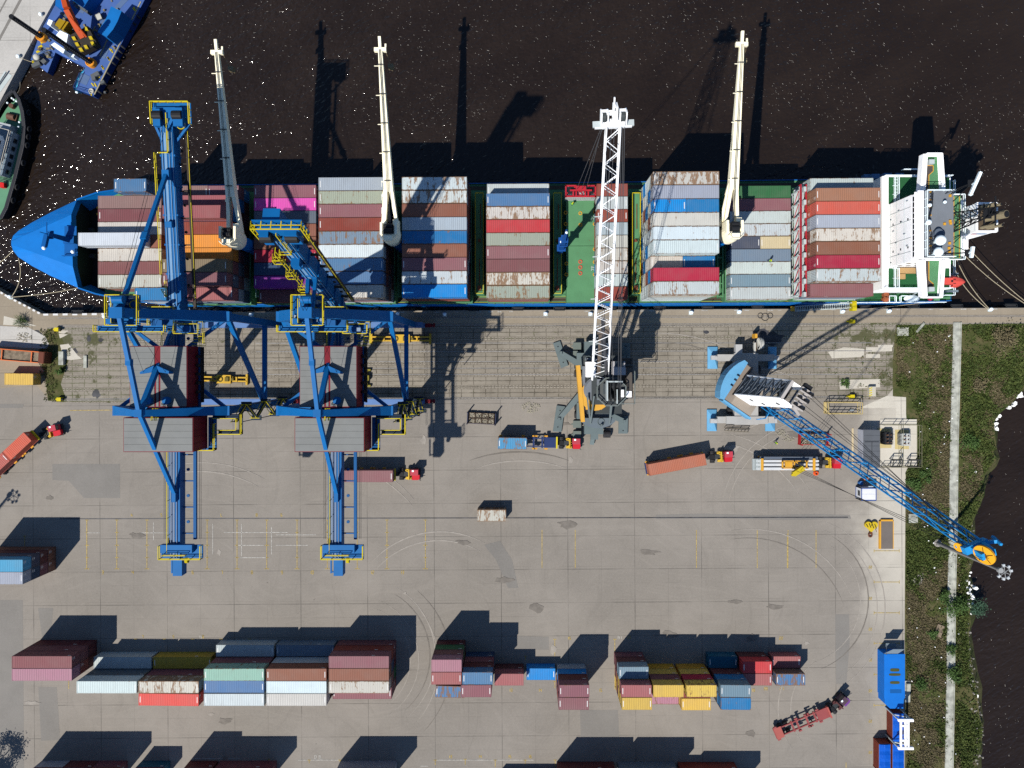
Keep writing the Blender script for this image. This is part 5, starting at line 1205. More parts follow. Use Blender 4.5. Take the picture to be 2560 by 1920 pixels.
    # operator's cab and trolley under the rear girder
    m = MB(); m.box(X0-2.2, X0+2.2, -4.5, -.5, 26.6, 27.7); tr = pt('trolley', m, 'darkgrey'); m = MB(); m.box(X0+1.4, X0+3.2, -5.8, -3.6, 23.6, 26.5); pt('operator_cab', m, 'paleg', tr)
    return T
gantry(-60.3, 6.0, 'blue gantry crane whose boom is lowered across the ship near its bow')
gantry(-32.2, 76.0, 'blue gantry crane with its boom raised steeply beside the magenta container')
# ---------------------------------------------------------------- mobile harbour crane with the white boom
C = Thing('mobile_harbour_crane', (15, -5, 0), 'mobile harbour crane with white lattice boom reaching over the bare hatch', 'harbour crane')
pt = C.part; GR = (112, 126, 128); DG = (70, 76, 78)
m = MB(); m.box(13.2, 17.2, -15.2, 4.4, 1.3, 2.9); m.box(11.6, 18.6, -12, -8.5, 1.2, 2.6); m.box(11.6, 18.6, -1.5, 2, 1.2, 2.6); m.cyl((15.2, -6.1, 2.9), 2.6, 1.4, None, 24); m.box(14.6, 16.2, -16.4, -15.2, 1.5, 2.2); m.beam((15.0, -17.6, .5), (15.4, -13.6, 2.6), .9, .25)
ch = pt('chassis', m, GR, rust=.25)
for y in (3.5, 1.7, -.6, -2.4, -9.4, -11.2, -13.2, -15.4):
    for x in (12.0, 18.2):
        m = MB(); m.tube((x-.75, y, .75), (x+.75, y, .75), .75, k=14); pt('wheel', m, 'black', ch, M_RUBBER)
m = MB()
for y in (3.5, 1.7, -13.2, -15.4): m.box(10.9, 12.6, y-.75, y+.75, 1.5, 1.62); m.box(10.6, 10.9, y-.2, y+.2, .9, 1.3)
pt('mudguard', m, (118, 128, 122), ch)
pads = [[(1382.7, 858), (1400, 852.5), (1420.7, 914), (1402.6, 920)], [(1391.7, 1013.5), (1412.5, 1016), (1403.5, 1080), (1382, 1078.6)], [(1547, 1042), (1570, 1040), (1569, 1084), (1546, 1084)], [(1554.5, 857), (1575, 857), (1576, 907), (1555, 907)]]
ends = [((1402, 882), (12.4, -.6)), ((1398, 1047), (12.4, -6.8)), ((1560, 1053), (17.8, -10.8)), ((1570, 892), (17.6, -.4))]
for p, (e, b) in zip(pads, ends):
    m = MB(); q = pxs(p, .5); m.prism([(v.x, v.y) for v in q], .12, .5); pd = pt('outrigger_pad', m, GR, rust=.2)
    a = P(*e, 1.6); m = MB(); m.beam((b[0], b[1], 2.0), (a.x, a.y, 1.6), 1.3, 1.1, w2=.95, h2=.8); m.cyl((a.x, a.y, .5), .35, 1.6); m.cbox((a.x, a.y, 1.9), .5, .6, .5); pt('outrigger_arm', m, GR, rust=.2)
    m = MB(); c = sum(q, Vector())/4
    for t in (-.32, .32): d = (q[2]-q[1])*t; m.cyl((c.x+d.x, c.y+d.y, .5), .14, .03)
    pt('pad_hole', m, 'black', pd)
# upper works
m = MB(); m.box(12.7, 20.6, -10.6, 1.4, 4.3, 6.6); m.box(14.2, 20.8, -8.6, -.6, 6.6, 8.6); up = pt('machine_deck', m, DG, rust=.25)
m = MB(); m.beam((11.5, -.6, 6.6), (12.5, -12.2, 6.6), .8, 2.2); m.cyl((15.0, -6.8, 6.62), 3.1, 1.0, None, 26); m.box(13.1, 16.4, -9.7, -9.2, 6.62, 7.2); pt('yellow_housing', m, (236, 178, 70), up, rust=.06)
m = MB(); m.box(12.4, 13.0, -11.6, -.8, 6.62, 7.2); m.box(13.0, 15.6, .4, .9, 6.62, 7.1); m.cyl((15.2, -5.6, 7.63), 2.6, .5, 2.2, 24); m.box(15.2, 18.6, -7.6, -3.4, 8.62, 9.6); pt('turntable_cover', m, (126, 132, 140), up)
m = MB(); m.box(13.0, 14.9, -3.0, .1, 6.62, 9.3); pt('electrical_cabin', m, 'shipwhite', up, rust=.02)
m = MB(); n = 10
outer = [(12.0+(19.2-12.0)*i/n, -12.0-1.5*math.sin(math.pi*i/n)**.7) for i in range(n+1)]
m.prism(outer+[(18.6, -11.4), (12.6, -11.4)], 5.4, 7.6); m.prism([(12.6, -11.45), (18.6, -11.45), (18.2, -10.6), (13.2, -10.6)], 5.4, 6.4); cw = pt('counterweight', m, (112, 124, 132), up)
m = MB(); m.torus((16.2, -12.2, 7.7), .7, .07); m.torus((13.6, .6, 7.7), .7, .07); m.box(16.1, 16.4, -13.1, -12.6, 7.6, 8.4)
for x0, x1 in ((13.2, 14.0), (14.6, 14.0), (18.4, 17.9), (18.1, 17.9)): m.beam((x0, -6.8, 9.2), (x1, -12.6, 7.8), .3)
pt('stay_frame', m, (112, 124, 126), up)
tx, ty = 16.9, -5.1
m = MB(); m.beam((tx, ty, 8), (tx+.1, ty, 22.5), 2.9, 2.6, up=(0, 1, 0), w2=1.7, h2=1.6); tw = pt('tower', m, (104, 112, 116), up)
oc = [(tx+.4+3.0*math.cos(math.pi/8+k*math.pi/4), ty-.6+2.9*math.sin(math.pi/8+k*math.pi/4)) for k in range(8)]
m = MB(); m.prism(oc, 14.9, 15.05); pt('tower_platform', m, (92, 96, 96), tw)
m = MB(); m.rail([(x, y, 15.05) for x, y in oc+oc[:1]], 1.1, .07, True, 1.4); m.rail([(tx+1.2, ty+4.6, 13.2), (tx+5.2, ty+4.6, 13.2), (tx+5.2, ty-3.0, 13.2), (tx+2, ty-3, 13.2)], 1.1, .05); pt('platform_rail', m, (128, 138, 136), tw)
m = MB(); m.box(17.3, 19.6, -2.3, .2, 16.0, 18.4); m.box(17.2, 19.7, -2.4, -1.0, 18.4, 18.5); cb = pt('operator_cab', m, (190, 186, 186), tw)
m = MB(); m.box(17.6, 19.3, -.8, .23, 18.42, 18.46); m.box(17.5, 19.4, .21, .24, 16.4, 18.2); pt('window', m, 'teal', cb, M_GLASS)
m = MB(); m.box(19.7, 21.6, -7.0, .8, 13.0, 13.1); m.rail([(19.8, .8, 13.1), (21.6, .8, 13.1), (21.6, -7, 13.1)], 1.1, .06, True, 1.0); m.box(20.4, 21.5, -6.4, -1.0, 13.1, 14.6); pt('side_gallery', m, (98, 92, 86), tw)
m = MB(); m.cbox((20.8, -6.2, 13.2), 1.1, 1.2, 1.6); m.cbox((19.0, -6.0, 15.2), 1.4, 1.4, .8); pt('white_cabinet', m, 'shipwhite', tw)
m = MB(); m.cbox((tx+.1, ty, 22.4), 2.4, 3.2, .4)
for k in range(3): m.tube((tx-.8+.8*k, ty-1.2, 23.4), (tx-.5+.8*k, ty-1.2, 23.4), .8, k=12); m.box(tx-.9+.8*k, tx-.75+.8*k, ty-1.8, ty+1.4, 22.8, 24.2)
m.tube((tx-1, ty+.8, 23.2), (tx+1.2, ty+.8, 23.2), .6, k=12); pt('tower_head', m, (40, 42, 44), tw)
m = MB(); m.box(tx-1.5, tx-1.3, ty-1.9, ty+1.8, 22.6, 24.6); m.box(tx+.3, tx+.45, ty-2.4, ty+.2, 23.2, 24.6); m.beam((tx-1.4, ty+1.6, 24.3), (tx+1.4, ty+1.6, 24.3), .25); pt('sheave_plate', m, 'paleg', tw)
# boom
B0 = Vector((15.7, -3.4, 10)); B1 = Vector((11.55, 30.2, 64)); ax = (B1-B0).normalized(); sd = Vector((1, 0, 0)); sd = (sd-ax*sd.dot(ax)).normalized(); bu = ax.cross(sd)
m = MB(); m.lattice(B0+ax*1.5, B1, 3.1, 2.0, 1.75, 1.5, 32, .14, .062, up=bu)
for s in (-1, 1): m.beam(B0+sd*s*1.55, B0+ax*9+sd*s*1.5, .36)
bo = pt('boom', m, 'boomwhite', rust=.1)
m = MB(); q = B0+ax*17
m.beam(q-sd*1.35, q+sd*1.35, .9, .3); m.beam(B0+ax*2-sd*.3, B0+ax*16-sd*.3, .7, .08); pt('boom_walkway', m, (120, 108, 98), bo)
m = MB(); m.tube((tx, ty+1.2, 12), B0+ax*20+bu*.5, .34); m.tube(B0+ax*12, B0+ax*20+bu*.4, .2); pt('luffing_cylinder', m, (76, 78, 84), up)
m = MB(); m.beam(B1-sd*2.35-ax*.2, B1+sd*2.35-ax*.2, .7, .6); m.beam(B1-sd*1.4, B1+sd*1.4, 1.0, .9)
for s in (-1, 1):
    for t in (.75, 1.55): m.beam(B1+sd*s*t, B1+sd*s*t+ax*2.0, .16, .9)
    m.beam(B1+sd*s*.7+ax*2.0, B1+sd*s*1.5+ax*2.0, .3, .3)
m.beam(B1+ax*.5, B1+ax*3.0, .32, .6); m.beam(B1-sd*.9+ax*1.7, B1+ax*1.7, .5, .5); m.beam(B1+sd*.28+ax*.7, B1+sd*.28+ax*2.9, .3, .9); m.beam(B1+ax*2.9, B1+ax*3.9+bu*.1, .18); bh = pt('boom_head', m, 'boomwhite', rust=.05)
m = MB()
for s in (-1, 1): m.tube(B1+sd*(s*1.15-.22)+ax*1.2, B1+sd*(s*1.15+.22)+ax*1.2, .7, k=14)
m.tube(B1+sd*.05+ax*2.4, B1+sd*.35+ax*2.4, .4, k=12); pt('head_sheave', m, DG, bh)
m = MB(); m.beam(B1-sd*2.6, B1-sd*1.6, .75, .3); m.beam(B1+sd*1.6, B1+sd*2.6, .75, .3)
for t in (14, 27, 38, 47): c = B0+ax*t; m.beam(c-sd*(2.6-t*.012), c-sd*(1.2-t*.01), .14, .12)
m.beam(B0+ax*33+sd*1.2, B0+ax*33+sd*2.2, .14); pt('floodlight', m, 'paleg', bo)
m = MB(); th = Vector((tx+.4, ty, 23.6))
for k in (-1, 1): m.tube(th+sd*(.25*k+.5), B1+sd*(1.15+.22*k)+ax*1.4, .045, k=4); m.tube(th+sd*.6*k, B1+sd*(1.15*k)+ax*1.6, .04, k=4)
for k in (-.2, .2): m.tube(B0+ax*4+sd*k, B1+sd*k+ax*1, .05, k=4)
SP = Vector((SPX, SPY, 12.4))
for k, t in ((-.9, -1.15), (.1, -1.0), (1.0, -1.2)): m.tube(SP+Vector((k, 0, 0)), B1+sd*t+ax*1.2-bu*.5, .05, k=4)
pt('hoist_rope', m, (90, 92, 96))
# its red spreader, resting on a container on the hatch
Q = Thing('container_spreader', (SPX, SPY, HZ+2.61), 'red lifting spreader on the pale container at the edge of the bare hatch', 'spreader')
x, y, z = SPX, SPY, HZ+2.62; m = MB()
for s in (-1, 1): m.box(x-3.05, x+3.05, y+s*1.05-.14, y+s*1.05+.14, z+.25, z+.6); m.box(x+s*2.95-.12, x+s*2.95+.12, y-1.2, y+1.2, z, z+.6); m.box(x+s*.9-.14, x+s*.9+.14, y-1.1, y+1.1, z+.3, z+.75); m.beam((x+s*.9, y+1, z+.5), (x+s*2.9, y-.6, z+.5), .2)
m.cbox((x, y+.35, z+.6), 2.0, 1.0, .7); m.beam((x-2.2, y, z+1.1), (x+2.2, y, z+1.1), .3); m.cbox((x-1.5, y-.6, z+.6), .3, 1.2, .3); m.cbox((x+1.5, y-.6, z+.6), .3, 1.2, .3); m.torus((x, y-.5, z+.75), .35, .1); Q.part('spreader_frame', m, 'trayred')
m = MB()
for s in (-1, 1): m.cbox((x+s*1.95, y+.1, z+.26), 1.3, 1.3, .35); m.tube((x+s*1.5, y-.2, z+.75), (x+s*2.4, y-.2, z+.75), .16)
Q.part('motor_housing', m, 'black')
# ---------------------------------------------------------------- mobile harbour crane with the blue boom
C = Thing('mobile_harbour_crane', (47.5, -6, 0), 'light blue and white mobile harbour crane with blue boom over the grass', 'harbour crane')
pt = C.part; LB = (110, 178, 222); PG = (196, 196, 196); BG = (168, 156, 142)
m = MB(); m.box(45.0, 50.0, -13.2, 2.0, 1.3, 2.8); m.box(41.5, 53.5, -12.9, -11.5, 1.4, 2.5); m.box(41.5, 53.5, .3, 1.7, 1.4, 2.5); m.box(43.2, 52, -13.0, -11.4, 1.4, 3.0); m.cyl((47.3, -6, 2.8), 2.3, 1.6, None, 22); ch = pt('chassis', m, (190, 188, 184), rust=.2)
for y in (-1.4, -3.2, -5.0, -6.8, -8.6, -10.3):
    for x in (44.6, 50.4): m = MB(); m.tube((x-.6, y, .75), (x+.6, y, .75), .75, k=14); pt('wheel', m, 'black', ch, M_RUBBER)
for px0, px1, py0, py1 in ((1769.5, 1794.5, 867, 922), (1921, 1942, 867, 922), (1768, 1792, 1024, 1078), (1914, 1938, 1024, 1078)):
    a, b = P(px0, py0, .5), P(px1, py1, .5); x0, x1, y0, y1 = a.x, b.x, b.y, a.y; cx, cy = (x0+x1)/2, (y0+y1)/2; xn, xf = (x1, x0) if cx < 47 else (x0, x1)
    m = MB(); m.prism([(x0, y0), (x1, y0), (x1, y1), (x0, y1)], .1, .35); k = len(m.v)
    m.v += [(x0, y0, .36), (x1, y0, .36), (x1, y1, .36), (x0, y1, .36), (cx+(xn-cx)*.3, cy-.35, .95), (cx+(xn-cx)*.3, cy+.35, .95)]
    for f in ((0, 1, 4), (1, 2, 5, 4), (2, 3, 5), (3, 0, 4, 5)): m.f.append(tuple(k+i for i in f))
    pd = pt('outrigger_pad', m, LB, rust=.25)
    m = MB(); m.cyl((cx+(xn-cx)*.2, cy, .9), .35, 1.5); m.cbox((cx, cy, 1.6), 1.6, .9, .7); pt('outrigger_jack', m, PG, pd, rust=.4)
ang = math.radians(-33); D = Vector((math.cos(ang), math.sin(ang), 0)); E = Vector((-D.y, D.x, 0)); O = Vector((47.3, -6.2, 0))
def L(f, s, z=0.0): return O+D*f+E*s+Vector((0, 0, z))
def poly(m, pts, z0, z1): m.prism([(p.x, p.y) for p in (L(*q) for q in pts)], z0, z1); return m
m = MB(); poly(m, [(-5.0, -4.3), (2.2, -4.5), (2.2, 3.6), (-5.0, 4.3)], 4.4, 7.4); up = pt('machine_house', m, BG, rust=.2)
m = MB(); arc = [(-5.2-1.5*math.cos(math.pi*(i/8-.5))**.8, -4.6+9.2*i/8) for i in range(9)]
poly(m, arc+[(-4.3, 4.5), (-4.3, -4.5)], 4.2, 8.2); poly(m, [(-4.2, -4.75), (2.6, -4.95), (2.6, -4.52), (-4.2, -4.35)], 4.3, 7.6); pt('counterweight', m, LB, up, rust=.12)
m = MB()
for s in (-1.2, .1, 1.2): m.beam(L(-4.9, s, 8.3), L(-4.3, s, 8.3), .15, .5)
for s in (-2.6, -1.9, 1.0, 1.7): m.tube(L(-3.2, s, 7.6), L(-2.9, s+2.6, 7.6), .18)
pt('exhaust', m, 'black', up)
m = MB(); poly(m, [(-4.1, -4.2), (-4.0, 4.1), (-2.4, 4.0), (-2.5, -4.2)], 7.4, 7.46); pt('roof_grille', m, (150, 138, 126), up)
m = MB()                                               # tapering tower box: two side walls, open top
def tw_(f, s, z): t = (z-7.4)/(33-7.4); return L(-.9+f*(1-.22*t)-.5*t, s*(1-.25*t), z)
for s0, s1 in ((-2.4, -2.2), (2.2, 2.4)):
    k = len(m.v); m.v += [tuple(tw_(f, s, z)) for z in (7.4, 33) for f, s in ((-2.2, s0), (2.0, s0), (2.0, s1), (-2.2, s1))]
    for f in ((3, 2, 1, 0), (4, 5, 6, 7), (0, 1, 5, 4), (1, 2, 6, 5), (2, 3, 7, 6), (3, 0, 4, 7)): m.f.append(tuple(k+i for i in f))
tw = pt('tower_wall', m, 'shipwhite', up, rust=.05)
m = MB()
for i in range(7):
    z = 8+i*4.1
    m.beam(tw_(-2.1, -2.2, z), tw_(-2.1, 2.2, z), .3); m.beam(tw_(2.0, -2.2, z), tw_(2.0, 2.2, z), .3)
    if i < 6: m.beam(tw_(-2.1, -2.2, z), tw_(-2.1, 2.2, z+4.1), .22); m.beam(tw_(-2.1, 2.2, z), tw_(-2.1, -2.2, z+4.1), .22)
pt('tower_frame', m, (96, 104, 114), tw)
m = MB()
for i in range(13): z = 8.4+i*1.95; m.beam(tw_(-2.2, -2.43, z), tw_(2.0, -2.43, z), .06, .06)
pt('wall_rib', m, (196, 198, 200), tw)
m = MB()
for f, z in ((-.6, 14), (.7, 18), (.2, 27)): m.beam(tw_(f, -2.5, z), tw_(f+.5, -2.5, z+.5), .1, .5)
pt('tower_port', m, 'black', tw)
m = MB(); m.beam(L(-2.9, -1.8, 33.2), L(-2.9, 1.8, 33.2), .5, .5); m.beam(L(.2, -1.9, 33.2), L(.2, 1.9, 33.2), .7, .6)
for s in (-1.7, -1.0, -.3, .4, 1.1, 1.7): m.beam(L(-1.2, s, 33.6), L(1.1, s, 33.6), .2, .7)
m.beam(L(-.6, -1.9, 33.5), L(1.4, -2.4, 32.4), .4); pt('tower_head', m, (198, 192, 188), tw)
m = MB()
for s in (-1.35, .05, 1.4):
    m.tube(L(.7, s-.2, 33.9), L(.7, s+.2, 33.9), .5, k=12); m.tube(L(-.6, s-.15, 33.9), L(-.6, s+.15, 33.9), .4, k=12)
m.cbox(tuple(L(-.2, 2.2, 32.6)), 1.4, 1.0, .9, ang); m.cbox(tuple(L(-2.2, .1, 30)), 1.6, 2.2, .8, ang); pt('head_sheave', m, 'black', tw)
m = MB()
for i in range(10): m.cbox(tuple(L(R.uniform(-2.4, -.4), R.uniform(-1.2, 1.2), 24+R.uniform(0, 4))), .6, .5, .4, ang)
pt('winch_gear', m, (134, 132, 100), tw)
B0 = Vector((49.0, -7.9, 10.8)); B1 = Vector((54.9, -22.2, 68)); ax = (B1-B0).normalized(); sd = ax.cross(Vector((0, 0, 1))).normalized(); bu = sd.cross(ax)
m = MB(); m.lattice(B0, B1, 2.5, 1.3, 1.55, 1.0, 22, .17, .075, up=bu); bo = pt('boom', m, 'boomblue', rust=.04)
m = MB(); q = P(2010, 1099, 33); m.rail([B0+ax*24+sd*.9, B0+ax*26.6+sd*.9, B0+ax*26.6-sd*.6], .9, .07)
m.rail([L(3.4, -4.2, 8), L(4.6, -3.2, 8), L(4.6, -1.2, 8)], 1., .07, True, .8); m.box(0, .01, 0, .01, 0, .01) if 0 else None; pt('boom_platform', m, 'boomblue', bo)
m = MB(); m.beam(B1-sd*1.4, B1+sd*1.6, .9, .9); m.beam(B1+sd*.7, B1+sd*.7+ax*2.2, .4, .9); m.beam(B1-sd*.7, B1-sd*.7+ax*2.2, .4, .9); m.beam(B1-sd*2.3+ax*.6, B1-sd*1.0, .4); m.beam(B1-sd*2.5-ax*.4, B1-sd*2.2+ax*1.4, .3); m.beam(B1-ax*1.2+sd*.9, B1-ax*1.2+sd*1.8, .3); hd = pt('boom_head', m, 'boomblue')
m = MB(); c = B1+ax*1.9+sd*.35; dd = (sd*.9+ax*.12+Vector((0, 0, .3))).normalized(); m.tube(c-dd*.12, c+dd*.12, 1.25, k=26); m.tube(B1+sd*1.55-dd*.1-ax*.9, B1+sd*1.55+dd*.1-ax*.9, .6, k=18); m.cbox(tuple(c-sd*.9-ax*.6-Vector((0, 0, .3))), 1.0, .7, .5, ang+.6); pt('boom_sheave', m, (250, 180, 40), hd, rust=.03)
m = MB(); m.tube(c-dd*.16, c+dd*.16, .35, k=12)
for k in range(5):
    t = k*2*math.pi/5; e1 = dd.orthogonal().normalized(); e2 = dd.cross(e1); r = e1*math.cos(t)+e2*math.sin(t); m.beam(c+dd*.14+r*.4, c+dd*.14+r*1.1, .1, .03)
pt('sheave_spoke', m, (110, 70, 20), hd)
m = MB()
for s in (-1.6, -.9, .9, 1.6): m.tube(L(.8, s*.85, 34.3), B1+sd*s*.4+ax*.5, .045, k=4)
HB = P(1998, 1176, 4.6)
for dx in (-.35, .05, .4): m.tube(HB+Vector((dx*2.2, 0, .6)), c+sd*dx*2+ax*.8, .04, k=4)
m.tube(B0+ax*2, B1+bu*.2, .05, k=4); pt('hoist_rope', m, (40, 42, 46))
m = MB(); rr = math.radians(33); u = Vector((math.cos(rr), math.sin(rr), 0)); m.beam(HB-u*1.5, HB+u*1.0, 1.0, .9); m.beam(HB-u*1.9, HB-u*1.4, .5, .5); pt('hook_block', m, (214, 190, 40))
# cable reel frame and access steps beside its chassis
m = MB(); m.box(49.3, 49.7, -.5, 4.2, 1.5, 2.2); m.torus((50.6, 4.0, 2.2), 1.2, .12, 'x', 18); m.torus((50.3, 4.0, 2.2), 1.2, .12, 'x', 18); m.torus((50.9, 4.0, 2.2), .9, .3, 'x', 18); rl = pt('cable_reel', m, (206, 206, 200))
m = MB(); m.cbox((49.5, 5.6, 1.0), .5, .9, 2.0); m.beam((49.6, 4.2, 2), (49.6, .6, 2), .3); pt('reel_frame', m, 'gold', rl)
m = MB(); m.rail([(43.6, -14.6, .1), (48.6, -14.9, .1)], 1.0, .05, True, .7); m.rail([(43.6, -14.0, .1), (48.6, -14.3, .1)], 1.0, .05); pt('access_step', m, (120, 112, 96), ch)
m = MB(); m.box(45.2, 46.6, 1.8, 3.8, 1.6, 2.9); pt('equipment_box', m, PG, ch)
# ---------------------------------------------------------------- terminal tractors, trailers, loads
def place(t, loc, rz): t.root.location = loc; t.root.rotation_euler = (0, 0, rz)
def tractor(label, cab=(198, 70, 84), hood=(216, 34, 52), frame=(226, 186, 60)):
    T = Thing('terminal_tractor', (0, 0, 0), label, 'tractor', 'terminal tractors'); pt = T.part
    m = MB(); m.box(-2.7, 2.3, -.48, .48, .6, .95); m.box(-.2, 2.4, -1.1, 1.1, .7, 1.0); m.box(2.3, 2.6, -1.2, 1.2, .5, 1.0); ch = pt('chassis', m, 'darkgrey')
    for x, ys in ((1.5, (-1.05, 1.05)), (-1.5, (-1.1, -.75, .75, 1.1))):
        for y in ys: m = MB(); m.tube((x, y-.16, .52), (x, y+.16, .52), .52, k=14); pt('wheel', m, 'black', None, M_RUBBER)
    m = MB(); m.prism([(.75, .0), (2.3, .0), (2.3, 1.15), (.75, 1.15)], 1.0, 2.85); m.box(.7, 2.35, -.03, 1.18, 2.85, 2.93); cb = pt('cab', m, cab, rust=.05)
    m = MB(); m.box(2.305, 2.33, .1, 1.05, 1.9, 2.7); m.box(1.0, 2.1, 1.155, 1.17, 1.9, 2.7); m.box(1.0, 2.1, -.02, -.005, 2.0, 2.7); pt('window', m, 'black', cb, M_GLASS)
    m = MB(); m.box(1.05, 1.45, .75, 1.1, 2.935, 2.96); pt('roof_number', m, 'white', cb)
    m = MB(); m.prism([(.9, -1.15), (2.2, -1.15), (2.5, -.95), (2.5, -.06), (.9, -.06)], 1.0, 1.85); pt('hood', m, hood, rust=.03)
    m = MB(); m.box(-.5, .7, -1.1, -.55, .75, 1.35); m.box(-.5, .6, .6, 1.1, .75, 1.3); m.box(.1, .35, -1.1, 1.1, 1.0, 1.9); m.beam((-.6, -.9, 1.3), (.6, -.2, 1.5), .16); m.beam((-.6, .9, 1.3), (.6, .2, 1.5), .16); pt('fuel_tank', m, frame)
    m = MB(); m.cyl((-1.5, 0, .95), .5, .14); m.box(-2.2, -1.0, -.4, .4, .95, 1.0); pt('fifth_wheel', m, 'black')
    m = MB(); m.tube((.55, .85, 1.3), (.55, .85, 3.0), .07); m.beam((2.4, -1.2, 1.2), (2.75, -1.35, 1.5), .08); m.beam((2.4, 1.2, 1.6), (2.75, 1.4, 1.8), .08); pt('exhaust', m, 'darkgrey')
    return T
def trailer(label, beam=(40, 60, 110), guide=(236, 170, 50), L=12.5, name='container_trailer'):
    T = Thing(name, (0, 0, 0), label, 'trailer', 'container trailers'); pt = T.part
    m = MB()
    for s in (-1, 1): m.box(-L/2, L/2, s*.85-.11, s*.85+.11, 1.0, 1.35)
    for x in (-L/2+.1, -L/2+4.1, -1.0, 1.2, L/2-3.2, L/2-.15): m.box(x-.2, x+.2, -1.2, 1.2, 1.02, 1.3)
    m.box(L/2-2.8, L/2-.3, -1.1, 1.1, 1.36, 1.5); fr = pt('frame', m, beam, rust=.3)
    m = MB(); m.box(L/2-.28, L/2+.05, -1.25, 1.25, 1.36, 1.85); pt('headboard', m, (232, 214, 50))
    m = MB()
    for x in (-L/2+.4, -1.0, 1.2, L/2-2.4, L/2-4.6):
        for s in (-1, 1): m.prism([(x-.35, s*1.2), (x+.35, s*1.2), (x+.35, s*1.5), (x-.35, s*1.5)], 1.2, 1.5)
    pt('corner_guide', m, guide, fr)
    for x in (-L/2+1.6, -L/2+2.9):
        for y in (-1.05, -.7, .7, 1.05): m = MB(); m.tube((x, y-.15, .5), (x, y+.15, .5), .5, k=12); pt('wheel', m, 'black', None, M_RUBBER)
    m = MB(); m.box(L/2-4.2, L/2-4.0, -.9, -.75, .05, 1.0); m.box(L/2-4.2, L/2-4.0, .75, .9, .05, 1.0); pt('landing_leg', m, 'darkgrey')
    return T
def W2(px, py, z=0): v = P(px, py, z); return (v.x, v.y, 0)
def on_trailer(cx, cy, ft, hh, a, c, rust, label, dx=0.0, z=1.37):
    v = P(cx, cy, z+hh); container(v.x+dx*math.cos(a), v.y+dx*math.sin(a), z, ft, hh, a, c, rust, label, 'containers on trailers', flip=False); return v
t0 = tractor('red terminal tractor turned beside the two coral containers on its trailer'); tr0 = trailer('trailer carrying the two coral containers at the left edge')
a = math.radians(43)
v = on_trailer(42, 1116, 20, 2.59, a, 'coral', .15, 'coral short container at the front of the trailer near the left edge')
on_trailer(42, 1116, 20, 2.59, a, (206, 108, 100), .2, 'coral-pink short container at the back of that trailer cut by the left edge', -6.2)
place(tr0, (v.x-3.0*math.cos(a), v.y-3.0*math.sin(a), 0), a); place(t0, W2(120, 1081, 2), math.radians(14))
v = on_trailer(909, 1191, 40, 2.59, 0.0, 'mauve', .1, 'mauve forty-foot container on the trailer passing beneath a gantry crane'); r = dup(tr0.root, (v.x, v.y, 0), 0.0, 'trailer under the mauve container beneath the gantry crane')
dup(t0.root, W2(1019, 1187, 2), 0.0, 'red terminal tractor pulling the mauve container')
v = on_trailer(1281, 1109, 20, 2.59, -.012, 'sky', .75, 'short worn sky-blue container at the tail of a half-empty trailer'); dup(tr0.root, (v.x+3.3, v.y, 0), -.012, 'half-empty blue trailer with the sky-blue container at its tail')
dup(t0.root, W2(1422, 1109, 2), -.02, 'red terminal tractor of the half-empty trailer near the white crane')
a = math.radians(10.8); v = on_trailer(1693, 1162, 40, 2.59, a, 'brick', .15, 'brick-orange forty-foot container askew on its trailer in the yard'); dup(tr0.root, (v.x, v.y, 0), a, 'trailer under the askew brick-orange container')
dup(t0.root, W2(1802, 1143, 2), math.radians(4), 'red terminal tractor pulling the askew brick-orange container')
a = -.01; v = P(1972, 1160, 2.5); dup(tr0.root, (v.x, v.y, 0), a, 'trailer loaded with white lifting beams beside the white-and-blue crane'); dup(t0.root, W2(2074, 1158, 2), -.01, 'red terminal tractor under the blue crane boom')
Q = Thing('lifting_beam', (v.x, v.y, 1.38), 'white and grey lifting beams with yellow frame lying on a trailer', 'lifting beam'); x, y, z = v.x, v.y, 1.38; m = MB()
for yo, w in ((-1.0, .5), (-.15, .45), (.62, .4)): m.box(x-6.8, x+6.4, y+yo-w/2, y+yo+w/2, z, z+1.1); m.box(x-6.5, x+6.2, y+yo-w/2-.08, y+yo+w/2+.08, z+.9, z+1.0)
Q.part('beam', m, (224, 226, 228), rust=.2); m = MB(); m.box(x-6.0, x+6.3, y+1.0, y+1.5, z, z+.9); m.box(x-6.3, x+6.2, y-.7, y-.42, z+.2, z+.7); m.box(x-6.3, x+6.2, y+.15, y+.36, z+.2, z+.7); Q.part('grey_beam', m, 'slate')
m = MB()
for xo in (-5.7, 5.3): m.box(x+xo-.25, x+xo+.25, y-1.4, y+1.2, z+1.1, z+1.4)
m.box(x-1.6, x+4.0, y-.9, y-.65, z+1.4, z+1.7); m.box(x-1.6, x+4.0, y+.55, y+.8, z+1.4, z+1.7)
for xo in (-1.5, 1.0, 3.6): m.box(x+xo-.15, x+xo+.15, y-.9, y+.8, z+1.4, z+1.7)
m.beam((x+1.2, y+.6, z+1.75), (x+2.8, y-.7, z+1.75), .2); m.cbox((x-.2, y, z+1.2), 1.5, 1.1, .6); Q.part('yellow_frame', m, 'gold')
m = MB()
for k in range(6): m.box(x-7.6+k*.3, x-7.45+k*.3, y-1.3, y+1.1, z+.5, z+1.2)
Q.part('end_grille', m, 'paleg')
t6 = tractor('dark tractor with purple cab front coupled to the empty red-brown trailer', (92, 72, 84), (120, 70, 150), (100, 60, 60)); tr6 = trailer('empty red-brown skeletal trailer standing askew in the yard', (164, 84, 84), (170, 90, 90), name='skeletal_trailer')
for o in tr6.root.children:
    if o.name.startswith('headboard'): paintcol(o, (190, 100, 92), .3)
a = math.radians(203); v = P(2005, 1806, 1.2); place(tr6, (v.x, v.y, 0), a-math.pi); place(t6, W2(2098, 1766, 2), math.radians(-38+84))
